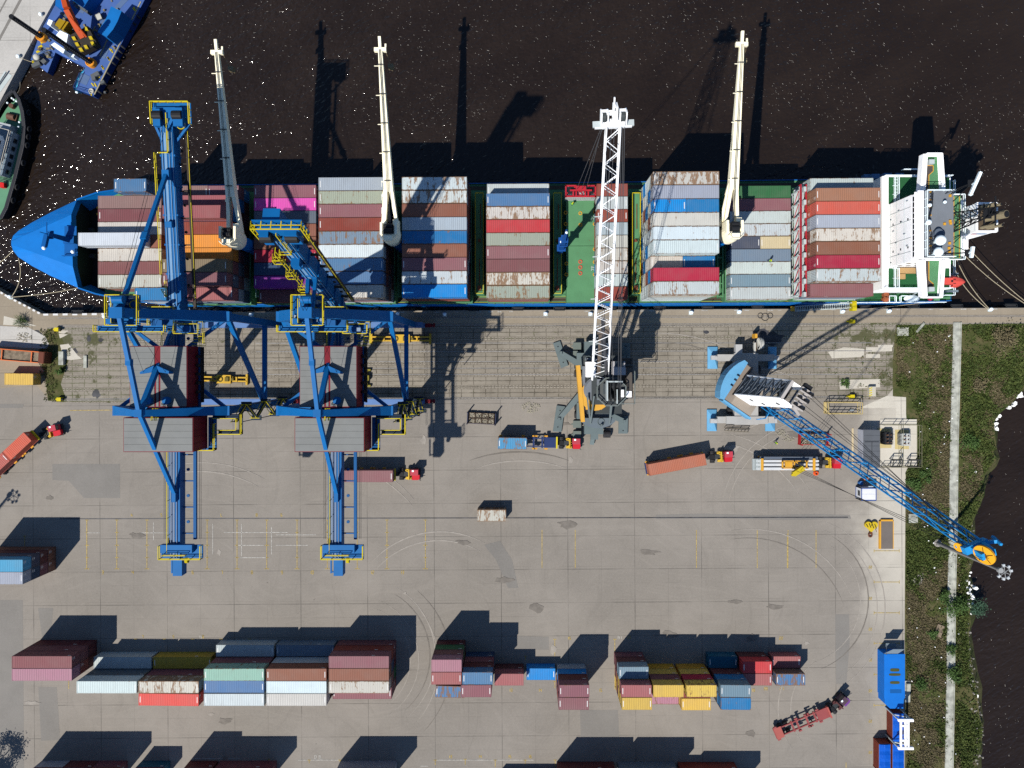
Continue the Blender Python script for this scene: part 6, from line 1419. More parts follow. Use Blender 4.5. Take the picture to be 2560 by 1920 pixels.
m = MB(); m.box(-6.2, -4.6, -1.2, 1.2, 1.36, 1.5); tr6.part('rear_plate', m, (184, 100, 92))
# ---------------------------------------------------------------- loose things on the quay and in the yard
def spreader(px, py, L, rz, label, c=(226, 182, 60)):
    v = P(px, py, 1); Q = Thing('container_spreader', (v.x, v.y, 0), label, 'spreader', 'yellow spreaders on the quay'); x, y = v.x, v.y
    m = MB(); m.box(x-L/2, x+L/2, y-.55, y-.25, .3, .8); m.box(x-L/2, x+L/2, y+.25, y+.55, .3, .8)
    for s in (-1, 1): m.box(x+s*L/2-.2, x+s*L/2+.2, y-1.15, y+1.15, .15, .7); m.box(x+s*L*.28-.15, x+s*L*.28+.15, y-.5, y+.5, .8, 1.0)
    m.box(x-L*.16, x+L*.16, y-.9, y+.9, .4, 1.2); b = Q.part('spreader_frame', m, c); m = MB(); m.torus((x-L*.08, y, 1.25), .5, .14); m.cbox((x+L*.08, y, 1.2), .8, .9, .35); m.cbox((x+L*.2, y, .8), .5, .5, .5); Q.part('lifting_gear', m, (120, 104, 40), b); place(Q, Q.loc, rz); return Q
spreader(560, 948, 9.4, -.02, 'yellow container spreader with round lifting gear beside the machinery house'); spreader(1001, 847, 12.6, 0.0, 'long thin yellow spreader lying near the quay rail behind a gantry crane'); spreader(912, 945, 3.4, 1.57, 'short dark yellow spreader beside the gantry crane with raised boom', (150, 140, 50))
def rack(px, py, rz, label, c):
    v = P(px, py, .8); Q = Thing('bin_rack', (v.x, v.y, 0), label, 'rack', 'steel racks of twistlock bins'); x, y = v.x, v.y; m = MB()
    for s in (-1, 1):
        m.box(x-3.05, x+3.05, y+s*1.2-.06, y+s*1.2+.06, .1, .5); m.box(x+s*3.0-.09, x+s*3.0+.09, y-1.25, y+1.25, .1, 1.2)
        for q in (-1, 1): m.box(x+s*3.0-.1, x+s*3.0+.1, y+q*1.2-.1, y+q*1.2+.1, .0, 2.6)
    m.box(x-3, x+3, y-.05, y+.05, .1, .6); Q.part('rack_frame', m, c); m = MB()
    for i in range(4):
        for j in (-.6, .6):
            cx = x-2.05+i*1.37
            for dx, dy, sx, sy in ((-.58, 0, .05, 1.0), (.58, 0, .05, 1.0), (0, -.5, 1.2, .05), (0, .5, 1.2, .05)): m.cbox((cx+dx, y+j+dy, .12), sx, sy, .8)
            m.cbox((cx, y+j, .1), 1.15, .98, .2)
    b = Q.part('bin', m, (150, 132, 112)); m = MB()
    for i in range(420):
        cx = x-2.05+R.randrange(4)*1.37+R.uniform(-.5, .5); cy = y+R.choice((-.6, .6))+R.uniform(-.42, .42); m.cbox((cx, cy, .3+R.uniform(0, .5)), R.uniform(.1, .24), R.uniform(.1, .2), .12, R.uniform(0, 3))
    o = Q.part('twistlocks', m, (176, 168, 150), b, rust=.5); o['kind'] = 'stuff'; place(Q, Q.loc, rz)
rack(1204, 1046, -.05, 'open blue steel rack of eight bins in the yard beside the crane shadow', (50, 56, 84)); rack(2034, 1098, -.03, 'red steel rack of bins half under the blue crane boom', (190, 44, 50))
def heap(px, py, r, n, label):
    v = P(px, py, 0); m = MB()
    for i in range(n): a = R.uniform(0, 6.3); d = r*R.random()**.6; m.cbox((v.x+d*math.cos(a)*1.3, v.y+d*math.sin(a)*.8, 0), R.uniform(.1, .28), R.uniform(.1, .2), R.uniform(.06, .2), R.uniform(0, 3))
    o = tag(m.build('scrap_heap', M_PAINT, None, (176, 170, 152), .5), label, 'scrap heap', None, 'stuff')
heap(1327, 1018, 1.5, 110, 'scatter of loose twistlocks on the concrete near the white crane'); heap(1951, 1081, .8, 40, 'few loose twistlocks behind the trailer of beams'); heap(1970, 1096, 1.1, 50, 'few loose twistlocks beside the red rack'); heap(60, 843, 1.3, 60, 'rubble scatter on the pale slab near the orange container')
v = P(2108, 1020, 1.2); Q = Thing('safety_cage', (v.x, v.y, 0), 'long low cage of pale yellow bars standing by the apron end', 'cage'); x, y = v.x, v.y; m = MB()
for z in (.1, 1.2, 2.3): m.rail([(x-3.6, y-1.2, z), (x+3.6, y-1.2, z)], .05, .06, False, 30); m.rail([(x-3.6, y+1.2, z), (x+3.6, y+1.2, z)], .05, .06, False, 30); m.rail([(x-3.6, y-1.2, z), (x-3.6, y+1.2, z)], .05, .06, False, 30); m.rail([(x+3.6, y-1.2, z), (x+3.6, y+1.2, z)], .05, .06, False, 30)
for i in range(7):
    for s in (-1, 1): m.beam((x-3.6+1.2*i, y+s*1.2, 0), (x-3.6+1.2*i, y+s*1.2, 2.4), .09)
m.box(x-3.7, x-2.9, y-1.25, y+1.25, .02, .1); Q.part('cage_frame', m, (212, 190, 130)); m = MB(); m.cbox((x+2.2, y-.6, .1), .9, .35, .3); Q.part('cage_box', m, 'paleg')
# grey site cabin, white cabin, fenced transformers
def cabin(name, px0, px1, py0, py1, h, label, wallc, roofc, trim=None):
    a, b = P(px0, py1, h), P(px1, py0, h); Q = Thing(name, ((a.x+b.x)/2, (a.y+b.y)/2, 0), label, 'cabin'); x0, x1, y0, y1 = a.x, b.x, a.y, b.y
    m = MB(); m.box(x0, x1, y0, y1, 0, h-.12); w = Q.part('wall', m, wallc, rust=.1); m = MB(); m.box(x0-.08, x1+.08, y0-.08, y1+.08, h-.11, h)
    n = max(2, int((y1-y0)/1.1))
    for i in range(1, n): m.box(x0, x1, y0+i*(y1-y0)/n-.04, y0+i*(y1-y0)/n+.04, h, h+.05)
    r = Q.part('roof', m, roofc, rust=.1); return Q, (x0, x1, y0, y1), w, r
Q, (x0, x1, y0, y1), w, r = cabin('site_cabin', 2160, 2199, 1076, 1168, 2.9, 'grey steel site cabin beside the fenced transformers', (190, 194, 206), (104, 108, 114))
m = MB(); m.box((x0+x1)/2-.05, (x0+x1)/2+.05, y0+.6, y1-2.4, 2.91, 3.02); m.box(x0+.2, x1-.2, y1-2.5, y1-2.4, 2.91, 3.02); Q.part('roof_seam', m, (78, 82, 88), r); m = MB(); m.box(x0-.03, x0-.005, y0+2, y0+2.9, .1, 2.1); Q.part('door', m, (160, 166, 180), w)
m = MB(); m.box(x0-1.3, x0-.9, y0-.3, y1+.2, .02, .1); Q.part('step', m, (214, 196, 160))
Q, (x0, x1, y0, y1), w, r = cabin('site_cabin', 2154, 2190, 1221, 1251, 2.6, 'small white cabin with blue edges under the blue crane boom', (244, 246, 250), (244, 246, 250))
m = MB()
for a, b in (((x0, y0), (x1, y0)), ((x0, y0), (x0, y1)), ((x1, y0), (x1, y1)), ((x0, y1), (x1, y1))):
    m.beam((*a, 2.62), (*b, 2.62), .14); m.beam((*a, .05), (*b, .05), .14); m.beam((*a, 0), (*a, 2.6), .16); m.beam((*b, 0), (*b, 2.6), .16)
Q.part('edge_trim', m, (40, 90, 170), w); m = MB(); m.box(x0-.04, x0-.01, y0+.8, y0+1.9, .9, 1.9); Q.part('window', m, 'black', w, M_GLASS); m = MB(); m.cbox(((x0+x1)/2+.6, y1+.2, 1.8), 1.0, .35, .5); Q.part('air_conditioner', m, 'white', w)
for px, py, c, lab, z in ((2165, 1197, (240, 130, 40), 'orange barrel lying by the white cabin', .3), (2151, 1207, (60, 120, 190), 'blue barrel standing by the white cabin', .0)):
    v = P(px, py, .5); m = MB(); m.tube((v.x-.4, v.y, .32), (v.x+.4, v.y, .32), .32, k=14) if z else m.cyl((v.x, v.y, 0), .42, .95); m.cyl((v.x, v.y, z+.5), .2, .15); tag(m.build('barrel', M_PAINT, None, c), lab, 'barrel')
a, b = P(2200, 1165, 0), P(2291, 1061, 0)
m = MB(); m.box(a.x, b.x, a.y, b.y, .02, .18); m.box(a.x, b.x, b.y-.01, b.y+1.1, .02, .14); tag(m.build('concrete_pad', M_PALE), 'concrete pad under the fenced transformers', 'concrete pad')
FN = Thing('mesh_fence', ((a.x+b.x)/2, (a.y+b.y)/2, 0), 'wire fence on posts around the two transformers', 'fence'); m = MB(); mid = (a.x+b.x)/2
for l in ([(a.x, a.y), (b.x, a.y), (b.x, b.y), (a.x, b.y)], [(mid, a.y), (mid, b.y)]):
    for p, q in zip(l, l[1:]):
        p, q = Vector((*p, 0)), Vector((*q, 0)); n = max(2, int((q-p).length/2.4))
        for i in range(n+1): u = p.lerp(q, i/n); m.beam(u, u+Vector((0, 0, 2.2)), .1)
        for z in (.3, 1.2, 2.15): m.beam(p+Vector((0, 0, z)), q+Vector((0, 0, z)), .06)
FN.part('fence_post', m, (150, 146, 120)); m = MB()
for cx in ((a.x+mid)/2+.6, (b.x+mid)/2+.4): m.rail([(cx-1, a.y+.1, .2), (cx+1, a.y+.1, .2), (cx+1.4, a.y+1.6, .2), (cx-.6, a.y+1.6, .2), (cx-1, a.y+.1, .2)], 1.9, .07, True, 3)
FN.part('fence_gate', m, (70, 70, 66))
for px, py, c, lab in ((2219, 1096, (44, 46, 50), 'black finned transformer inside the wire fence'), (2263, 1099, (206, 208, 204), 'pale grey finned transformer inside the wire fence')):
    v = P(px, py, 1.5); Q = Thing('transformer', (v.x, v.y, .18), lab, 'transformer', 'fenced transformers'); m = MB(); m.box(v.x-.8, v.x+.8, v.y-1.3, v.y+1.3, .18, 1.9); b_ = Q.part('tank', m, c); m = MB()
    for i in range(9): m.box(v.x-1.15, v.x+1.15, v.y-1.2+i*.28, v.y-1.1+i*.28, .4, 1.7)
    Q.part('cooling_fin', m, c, b_); m = MB()
    for i in range(3): m.cyl((v.x-.4, v.y-.8+i*.8, 1.9), .14, .6); m.cyl((v.x+.4, v.y-.8+i*.8, 1.9), .1, .4)
    Q.part('bushing', m, (120, 90, 70), b_); m = MB(); m.box(v.x-1.5, v.x+1.5, v.y-2.2, v.y+2.0, .181, .2); Q.part('oil_tray', m, (214, 196, 140))
v = P(2177, 1316, .4); Q = Thing('hook_block', (v.x, v.y, 0), 'yellow and black striped crane hook block lying on the concrete', 'hook block'); x, y = v.x, v.y; m = MB(); mk = MB()
for s in (-1, 1): m.tube((x+s*.65, y+.35, .2), (x+s*.65, y+.35, .75), .72, k=20)
m.prism([(x-1.2, y+.1), (x+1.2, y+.1), (x+.1, y-1.1), (x-.1, y-1.1)], .2, .74); b_ = Q.part('block_cheek', m, (226, 196, 40))
for k in range(4): mk.beam((x-1.15+k*.6, y+.9-abs(k-1.5)*.2, .77), (x-.75+k*.6, y-.1-.1*k, .77), .16, .03)
Q.part('black_stripe', mk, 'black', b_); m = MB(); m.cyl((x, y-1.4, .1), .3, .5); m.torus((x-.05, y-1.9, .3), .38, .14); m.tube((x+.9, y-.2, .3), (x+1.4, y-1.3, .1), .04); Q.part('hook', m, (120, 74, 54))
a, b = P(2200, 1371, 0), P(2230, 1302, 0); m = MB(); m.box(a.x, b.x, a.y, b.y, .02, .35); Q = Thing('weighbridge_plate', ((a.x+b.x)/2, (a.y+b.y)/2, 0), 'dark concrete ramp block with yellow kerbs by the grass edge', 'concrete block'); Q.part('ramp', m, (124, 116, 110)); m = MB(); m.box(a.x-.35, a.x-.01, a.y, b.y, .02, .5); m.box(a.x, b.x, b.y+.01, b.y+.35, .02, .5); m.box(b.x+.01, b.x+.15, a.y, b.y, .02, .42); Q.part('kerb', m, 'gold')
v = P(2181, 978, .4); m = MB(); m.box(v.x-.9, v.x+.5, v.y-1.1, v.y+1.0, .02, .9); Q = Thing('striped_barrier', (v.x, v.y, 0), 'concrete block with yellow stripes at the weedy apron end', 'barrier'); Q.part('block', m, (214, 208, 190)); m = MB()
for k in range(4): m.beam((v.x-.92, v.y-1+k*.5, .92), (v.x-.3, v.y-.7+k*.5, .92), .2, .03)
Q.part('yellow_stripe', m, 'railyellow')
# blue tarpaulin shed and tarped boxes at the right
a, b = P(2211, 1772, 3.0), P(2262, 1636, 3.0); x0, x1, y0, y1 = a.x, b.x, a.y, b.y
Q = Thing('tarpaulin_shed', ((x0+x1)/2, (y0+y1)/2, 0), 'long blue sheeted shed with dark net windows along the grass edge', 'shed'); TB = (18, 122, 222)
m = MB(); m.box(x0, x1, y0+2.2, y1, .02, 2.9); m.prism([(x0+.15, y0+2.18), (x0+.15, y0+1.0), (x0+1.3, y0), (x1-.25, y0), (x1-.1, y0+2.18)], .02, 2.75); w = Q.part('sheeting', m, TB, rust=.0); m = MB(); m.box(x0-.03, x1+.03, y0+2.2, y1+.05, 2.92, 3.0); m.prism([(x0+.15, y0+2.15), (x0+.15, y0+1.0), (x0+1.3, y0-.03), (x1-.25, y0-.03), (x1-.1, y0+2.15)], 2.77, 2.84); r = Q.part('roof_sheet', m, TB, rust=.0)
for py, w_, h_ in ((1675, 2.0, .7), (1686.5, 2.5, .55), (1706.5, 2.1, .6)):
    c = P(2237, py, 3.02); m = MB(); k = 12; m.prism([(c.x+w_/2*(abs(math.cos(t))**.6)*(1 if math.cos(t) > 0 else -1), c.y+h_/2*(abs(math.sin(t))**.6)*(1 if math.sin(t) > 0 else -1)) for t in [2*math.pi*i/k for i in range(k)]], 3.005, 3.05); Q.part('net_window', m, (84, 88, 44), r)
m = MB(); m.box(x0+1.2, x0+3.6, y0+3.3, y0+4.1, 3.005, 3.02); Q.part('dark_blue_patch', m, (16, 96, 170), r)  # darker blue rectangle on the roof sheet
m = MB(); m.beam((x0+.7, y1+1.6, 2.2), (x0+2.9, y1+1.6, 2.2), .9, .08); m.beam((x0+.2, y1+.05, 3.4), (x0+1.0, y1+2.0, 2.0), .1); m.quad((x0-.2, y1+.2, 3.1), (x0+2.8, y1+.2, 3.1), (x0+3.6, y1+1.6, 4.3), (x0+1.2, y1+1.6, 4.3)); Q.part('awning', m, (126, 140, 150))
for px, py, lab, cut in ((2246, 1819, 'red-brown box sheeted with blue tarpaulin beneath the white lifting frame', 0), (2212, 1896, 'red-brown box sheeted in blue at the bottom edge, nearer the yard', 0), (2246, 1896, 'red-brown box sheeted in blue at the bottom edge, nearer the grass', 0)):
    v = P(px, py, 2.7); Q = Thing('tarped_container', (v.x, v.y, 0), lab, 'container', 'containers under blue sheets'); x, y = v.x, v.y; m = MB(); m.box(-1.18, 1.18, -2.98, 2.98, .15, 2.5); m.v = [(p[0]+x, p[1]+y, p[2]) for p in m.v]
    for i in range(24): m.box(x-1.22, x-1.18, y-2.95+i*.25, y-2.83+i*.25, .15, 2.5); m.box(x+1.18, x+1.22, y-2.95+i*.25, y-2.83+i*.25, .15, 2.5)
    for s in (-1, 1):
        for t in (-1, 1): m.box(x+s*1.1-.12, x+s*1.1+.12, y+t*2.95-.1, y+t*2.95+.1, 0, 2.62)
    Q.part('wall', m, (150, 74, 58)); m = MB(); k = len(m.v)
    for i in range(3):
        for j in range(9): m.v.append((x-1.15+1.15*i, y-2.95+j*.7375, 2.66+(.16 if i == 1 else 0)+(.1 if j % 3 else -.04)))
    for i in range(2):
        for j in range(8): m.f.append((k+i*9+j, k+(i+1)*9+j, k+(i+1)*9+j+1, k+i*9+j+1))
    o = Q.part('blue_sheet', m, (8, 92, 204), None, M_SHEET if 'M_SHEET' in globals() else None, rust=0); m = MB()
    for s in (-1, 1): m.beam((x+s*1.15, y-2.95, 2.66), (x+s*1.15, y+2.95, 2.66), .1); m.beam((x-1.15, y+s*2.95, 2.66), (x+1.15, y+s*2.95, 2.66), .1)
    Q.part('top_rail', m, (70, 130, 210))
a, b = P(2252, 1870, 5.6), P(2274, 1800, 5.6); Q = Thing('lifting_frame', ((a.x+b.x)/2, (a.y+b.y)/2, 0), 'white steel lifting frame standing over the blue sheeted box', 'frame'); m = MB()
for xx in (a.x, (a.x+b.x)/2, b.x-.3): m.beam((xx, a.y, 5.6), (xx, b.y, 5.6), .32, .4)
for yy in (a.y, b.y): m.beam((a.x-.6, yy, 5.65), (b.x+.7, yy, 5.65), .5, .5)
for yy in (a.y+1.6, b.y-1.2): m.beam((a.x, yy, 5.62), (b.x-.3, yy, 5.62), .3, .3)
Q.part('top_beam', m, 'shipwhite'); m = MB()
for yy in (a.y, b.y): m.beam((a.x-.4, yy, 0), (a.x-.4, yy, 5.5), .22); m.beam((b.x+.4, yy, 0), (b.x+.4, yy, 5.5), .22); m.beam((a.x-.4, yy, 3.2), (b.x+.4, yy, 4.6), .16)
Q.part('leg', m, 'paleg')
v = P(2266, 1730, .3); m = MB(); m.box(v.x-.8, v.x+.8, v.y-2.2, v.y+2.4, .02, .35); m.box(v.x-.2, v.x+.6, v.y+.4, v.y+2.0, .36, .9); tag(m.build('concrete_plinth', M_STONE), 'concrete plinth in the grass beside the blue shed', 'plinth')
v = P(2348, 1577, .3); Q = Thing('pallet', (v.x, v.y, 0), 'weathered wooden pallet lying in the grass', 'pallet'); m = MB()
for i in range(6): m.box(-.75+i*.26, -.55+i*.26, -1.3, 1.3, .3, .36)
for j in (-1.1, 0, 1.1): m.box(-.75, .75, j-.08, j+.08, .1, .298)
m.v = [(p[0]+v.x, p[1]+v.y, p[2]) for p in m.v]; Q.part('slats', m, 'khaki', None, M_WOOD); place(Q, Q.loc, -.35)
v = P(2283, 1296, .2); m = MB(); m.box(v.x-.95, v.x+.95, v.y-.95, v.y+.95, .02, .3); m.cyl((v.x, v.y, .3), .45, .08); o = tag(m.build('manhole_slab', M_STONE), 'square manhole slab in the grass below the blue boom', 'manhole')
v = P(2257, 829, .2); m = MB(); m.box(v.x-1.2, v.x+1.2, v.y-.9, v.y+.9, .02, .3); m.box(v.x-.9, v.x+.6, v.y-.5, v.y+.6, .3, .4); tag(m.build('manhole_slab', M_STONE), 'square manhole slab in the grass near the quay rail end', 'manhole')
v = P(2300, 820, .2); m = MB(); m.beam((v.x-.8, v.y-.9, .2), (v.x+.9, v.y+1.1, .2), .5, .3); tag(m.build('concrete_post', M_STONE), 'fallen concrete post lying in the grass near the quay', 'post')
patch('rubble_ground', [(2275, 1452), (2300, 1434), (2320, 1432), (2306, 1450), (2304, 1462), (2280, 1462)], M_RUBBLE)
# orange open-topped container by the left edge
a = math.radians(-4.6); v = P(38, 889, 2.6); Q = Thing('open_top_container', (v.x, v.y, 0), 'open-topped orange container with a planked load at the left edge', 'container'); m = MB()
for s in (-1, 1): m.box(-6.1, 6.1, s*1.14-.08, s*1.14+.08, .15, 2.55)
m.box(-6.1, -5.95, -1.06, 1.06, .15, 2.55); m.box(-6.1, 6.1, -1.06, 1.06, .1, .2); m.v = [(p[0]+v.x, p[1]+v.y, p[2]) for p in m.v]; Q.part('wall', m, (240, 128, 70)); m = MB(); m.box(4.9, 6.08, -1.2, 1.2, 2.3, 2.6); m.box(6.0, 6.15, -1.2, 1.2, .1, 2.6); m.v = [(p[0]+v.x, p[1]+v.y, p[2]) for p in m.v]; Q.part('end_wall', m, (116, 62, 46)); m = MB()
for x in (-6, -4.6, -.9 if 0 else -2.9, 3.4): m.box(x-.1, x+.1, -1.05, 1.05, 2.4, 2.6)
m.v = [(p[0]+v.x, p[1]+v.y, p[2]) for p in m.v]; Q.part('roof_bow', m, (240, 128, 70)); m = MB()
for i in range(8): m.box(-5.9, 4.85, -1.04+i*.26, -.82+i*.26, 1.7, 2.2+.03*(i % 3))
m.v = [(p[0]+v.x, p[1]+v.y, p[2]) for p in m.v]; Q.part('planked_load', m, 'khaki', None, M_WOOD); place(Q, Q.loc, a)
m = MB(); v = P(154, 895, .5); m.box(v.x-.5, v.x+.5, v.y-1.5, v.y+1.4, .02, .8); tag(m.build('concrete_block', M_STONE), 'upright pale concrete block beside the orange container', 'block'); m = MB(); v = P(213, 905, .2); m.box(v.x-.35, v.x+.35, v.y-1.3, v.y+1.4, .02, .3); tag(m.build('concrete_block', M_STONE), 'narrow pale concrete slab among the weeds near the left rails', 'block')
# quay furniture
first = None
for i, (px, py, lab) in enumerate(((28, 743, 'white bollard at the quay corner holding the bow lines'), (264, 792, 'white bollard beneath the lowered-boom gantry crane'), (629, 788, 'white bollard between the two gantry cranes'), (995, 786, 'white bollard just right of the raised-boom gantry crane'), (1112, 786, 'white bollard halfway between gantry cranes and white crane'), (1364, 785, 'white bollard left of the white crane boom'), (1476, 785, 'white bollard under the white crane boom'), (1727, 782, 'white bollard near the shadow of the white crane'), (1847, 780, 'white bollard quayward of the white-and-blue crane'), (2105, 779, 'white bollard at the gangway holding a spring line'), (2221, 778, 'white bollard beside the ship bridge'), (2474, 774, 'white bollard holding the stern lines'))):
    v = P(px, py, 0)
    if first is None:
        first = empty('bollard', (0, 0, 0), 0, lab, 'bollard', 'white bollards along the quay'); m = MB(); m.cyl((0, 0, 0), .34, .55, .26, 14); m.ball((0, .06, .66), .42, .34, .2, 14, 6, -.7); o = m.build('bollard_head', M_PAINT, first, 'white', .15); m = MB(); m.box(-.45, .45, -.45, .45, -.01, .08); m.build('base_plate', M_PAINT, first, 'paleg'); first.location = v
    else: dup(first, v, 0, lab)
first = None
for px, py, lab in ((192, 781, 'first quay fender, off the bow'), (1184, 774, 'quay fender left of the bare hatch'), (1295, 773, 'quay fender below the sixth deck stack'), (1399, 773, 'quay fender below the bare hatch'), (1528, 772, 'quay fender just right of the white boom'), (1650, 771, 'quay fender below the rustiest deck stack'), (1770, 770, 'quay fender left of the gangway, nearer the white crane'), (1895, 769, 'quay fender just left of the gangway'), (2165, 767, 'quay fender just right of the gangway'), (2285, 766, 'quay fender below the bridge wing'), (2394, 766, 'quay fender just behind the stern'), (2530, 765, 'quay fender at the right edge')):
    v = P(px, py, 0)
    if first is None:
        first = empty('quay_fender', (0, 0, 0), 0, lab, 'fender', 'rubber fenders on the quay wall'); m = MB(); m.tube((-1.0, .1, -.5), (1.0, .1, -.5), .32, k=12); m.tube((-1.0, .1, -1.4), (1.0, .1, -1.4), .32, k=12); m.build('rubber_roll', M_RUBBER, first); m = MB(); m.beam((-1.1, -.25, .04), (1.1, -.25, .04), .14); m.beam((-1.1, -.25, .04), (-1.3, .3, -.3), .1); m.beam((1.1, -.25, .04), (1.3, .3, -.3), .1); m.beam((-1.3, .42, -.3), (1.3, .42, -.3), .1); m.build('fender_frame', M_PAINT, first, 'darkgrey'); first.location = v
    else: dup(first, v, 0, lab)
first = None
for px, py, lab in ((147, 824, 'yellow rail buffer at the left end of the quay rail'), (153, 998, 'yellow rail buffer at the left end of the yard rail'), (2128, 804, 'yellow rail buffer at the right end of the quay rail'), (2127, 991, 'yellow rail buffer beside the cage')):
    v = P(px, py, 0)
    if first is None:
        first = empty('rail_buffer', (0, 0, 0), 0, lab, 'buffer', 'yellow buffers at the rail ends'); m = MB(); m.box(-.45, .45, -.4, .4, 0, .9); m.beam((-1.0, 0, .1), (-.3, 0, .8), .3); m.build('buffer_block', M_PAINT, first, 'railyellow'); m = MB(); m.tube((.45, 0, .65), (.85, 0, .65), .25); m.build('buffer_pad', M_RUBBER, first); first.location = v
    else: dup(first, v, 0, lab)
def rope(pts, label, r=.07, sag=1.5):
    m = MB(); pp = []
    for a, b in zip(pts, pts[1:]):
        for i in range(13): t = i/12; q = Vector(a).lerp(Vector(b), t); q.z -= sag*4*t*(1-t); pp.append(q)
    m.path(pp, r); tag(m.build('mooring_rope', M_ROPE), label, 'rope', 'mooring ropes')
bol = P(28, 743, .6)
rope([P(32, 626, 9.6), P(-90, 704, .6)], 'mooring rope from the bow tip to the left edge'); rope([P(46, 645, 9.4), bol], 'mooring rope from the bow straight down to the corner bollard'); rope([P(195, 719.5, 8.6), bol], 'mooring rope from the bow shoulder slanting to the corner bollard')
rope([P(2385, 578, 7.4), P(2610, 790, .6)], 'outermost stern mooring rope'); rope([P(2380, 604, 7.4), P(2616, 792, .6)], 'second stern mooring rope, beside the outermost', sag=2.2); rope([P(2384, 626, 7.4), P(2475, 774, .6)], 'stern mooring rope passing nearest the orange lifeboat, right one'); rope([P(2382, 656, 7.4), P(2472, 774, .6)], 'stern mooring rope passing nearest the orange lifeboat, left one', sag=2)
rope([P(2330, 755, 4.9), P(2106, 779, .6)], 'spring line along the ship side to the gangway bollard', .05, .4)
m = MB(); v = P(1915, 789, .1)
for dx in (-1.2, .9): m.torus((v.x+dx, v.y, .1), .55, .07)
m.torus((v.x-.2, v.y-.3, .1), .8, .06); tag(m.build('cable_coil', M_RUBBER), 'black cable coils lying on the quay beside the gangway', 'cable')
v = P(2040, 1183, .3); m = MB(); m.torus((v.x, v.y, .12), .42, .14); m.torus((v.x+.1, v.y, .36), .36, .12); tag(m.build('hose_coil', M_PAINT, None, (240, 96, 40)), 'orange hose coil beside the trailer of beams', 'hose')
# floodlight masts
def mast(loc, label):
    Q = Thing('floodlight_mast', (0, 0, 0), label, 'floodlight mast', 'tall floodlight masts'); m = MB(); m.cyl((0, 0, 0), .42, 20.6, .2, 12); p = Q.part('pole', m, (150, 148, 146), rust=.15)
    for k in range(30): mm = None
    m = MB()
    for k in range(38): m.beam((.34-.004*k, -.25, 2+k*.48), (.34-.004*k, .25, 2+k*.48), .05)
    m.beam((.45, -.25, 2), (.3, -.25, 20), .05); m.beam((.45, .25, 2), (.3, .25, 20), .05); Q.part('ladder', m, (130, 128, 126), p)
    m = MB(); m.torus((.9, 0, 20.6), 1.1, .07, 'z', 20)
    for k in range(6): t = k*math.pi/3; m.beam((.9, 0, 20.6), (.9+1.1*math.cos(t), 1.1*math.sin(t), 20.6), .09)
    m.cyl((0, 0, 20.2), .5, .6); hd = Q.part('head_ring', m, (170, 172, 172), p); m = MB()
    for t in (.6, 1.3, 2.1, -.6, -1.3, -2.1): m.cbox((.9+1.25*math.cos(t), 1.25*math.sin(t), 20.3), .5, .42, .35, t)
    Q.part('floodlight', m, (216, 222, 226), hd); m = MB(); m.cyl((-.0, 0, -.3), .8, .7, None, 18); Q.part('base', m, (170, 164, 158)); place(Q, loc, -.4); return Q
v = P(2342, 1357, 0); mt = mast(v, 'tall floodlight mast leaning over the basin beside the blue boom tip')
dup(mt.root, (-120.6, -41.0, 0), -.4, 'floodlight mast beyond the left edge that throws its shadow into the yard')
# people in high-visibility clothes
def person(px, py, z, rz, label, walk=.2):
    v = P(px, py, z+1); e = empty('person', (v.x, v.y, z), rz, label, 'person', 'dock workers in yellow vests')
    J = {'pel': (0, 0, .95, .15), 'waist': (0, 0, 1.12, .14), 'chest': (.02, 0, 1.36, .17), 'neck': (.03, 0, 1.52, .065), 'head': (.05, 0, 1.66, .1), 'top': (.05, 0, 1.76, .07)}
    ed = [('pel', 'waist'), ('waist', 'chest'), ('chest', 'neck'), ('neck', 'head'), ('head', 'top')]
    for s, n in ((1, 'l'), (-1, 'r')):
        w = walk*s
        J.update({'sh'+n: (.02, s*.2, 1.44, .075), 'el'+n: (-w*.5, s*.27, 1.17, .055), 'wr'+n: (.12-w*.6, s*.27, .94, .04), 'ha'+n: (.16-w*.6, s*.26, .85, .045), 'hi'+n: (0, s*.1, .9, .1), 'kn'+n: (w*.7+.04, s*.11, .5, .075), 'an'+n: (w, s*.11, .1, .05), 'fo'+n: (w+.18, s*.12, .05, .045)})
        ed += [('chest', 'sh'+n), ('sh'+n, 'el'+n), ('el'+n, 'wr'+n), ('wr'+n, 'ha'+n), ('pel', 'hi'+n), ('hi'+n, 'kn'+n), ('kn'+n, 'an'+n), ('an'+n, 'fo'+n)]
    ks = list(J); me = bpy.data.meshes.new('person_body'); me.from_pydata([J[k][:3] for k in ks], [(ks.index(a), ks.index(b)) for a, b in ed], [])
    o = bpy.data.objects.new('body', me); COL.objects.link(o); o.parent = e; o.modifiers.new('skin', 'SKIN'); o.modifiers.new('sub', 'SUBSURF').levels = 1
    for i, k in enumerate(ks): me.skin_vertices[0].data[i].radius = (J[k][3], J[k][3])
    me.skin_vertices[0].data[0].use_root = True; me.materials.append(M_PAINT); paintcol(o, (54, 60, 80), 0)
    m = MB(); m.tube((0, 0, .98), (.02, 0, 1.2), .2, .21, 12); m.tube((.02, 0, 1.2), (.03, 0, 1.5), .235, .16, 12); m.build('vest', M_PAINT, e, (190, 255, 30), 0)
    m = MB(); m.ball((.05, 0, 1.7), .135, .12, .14, 12, 6, 0); m.box(.1, .24, -.1, .1, 1.69, 1.71); m.build('helmet', M_PAINT, e, (226, 210, 60), 0); m = MB(); m.ball((.085, 0, 1.64), .088, .08, .1, 10, 6); m.box(.16, .19, -.015, .015, 1.61, 1.66); m.build('face', M_SKIN, e)
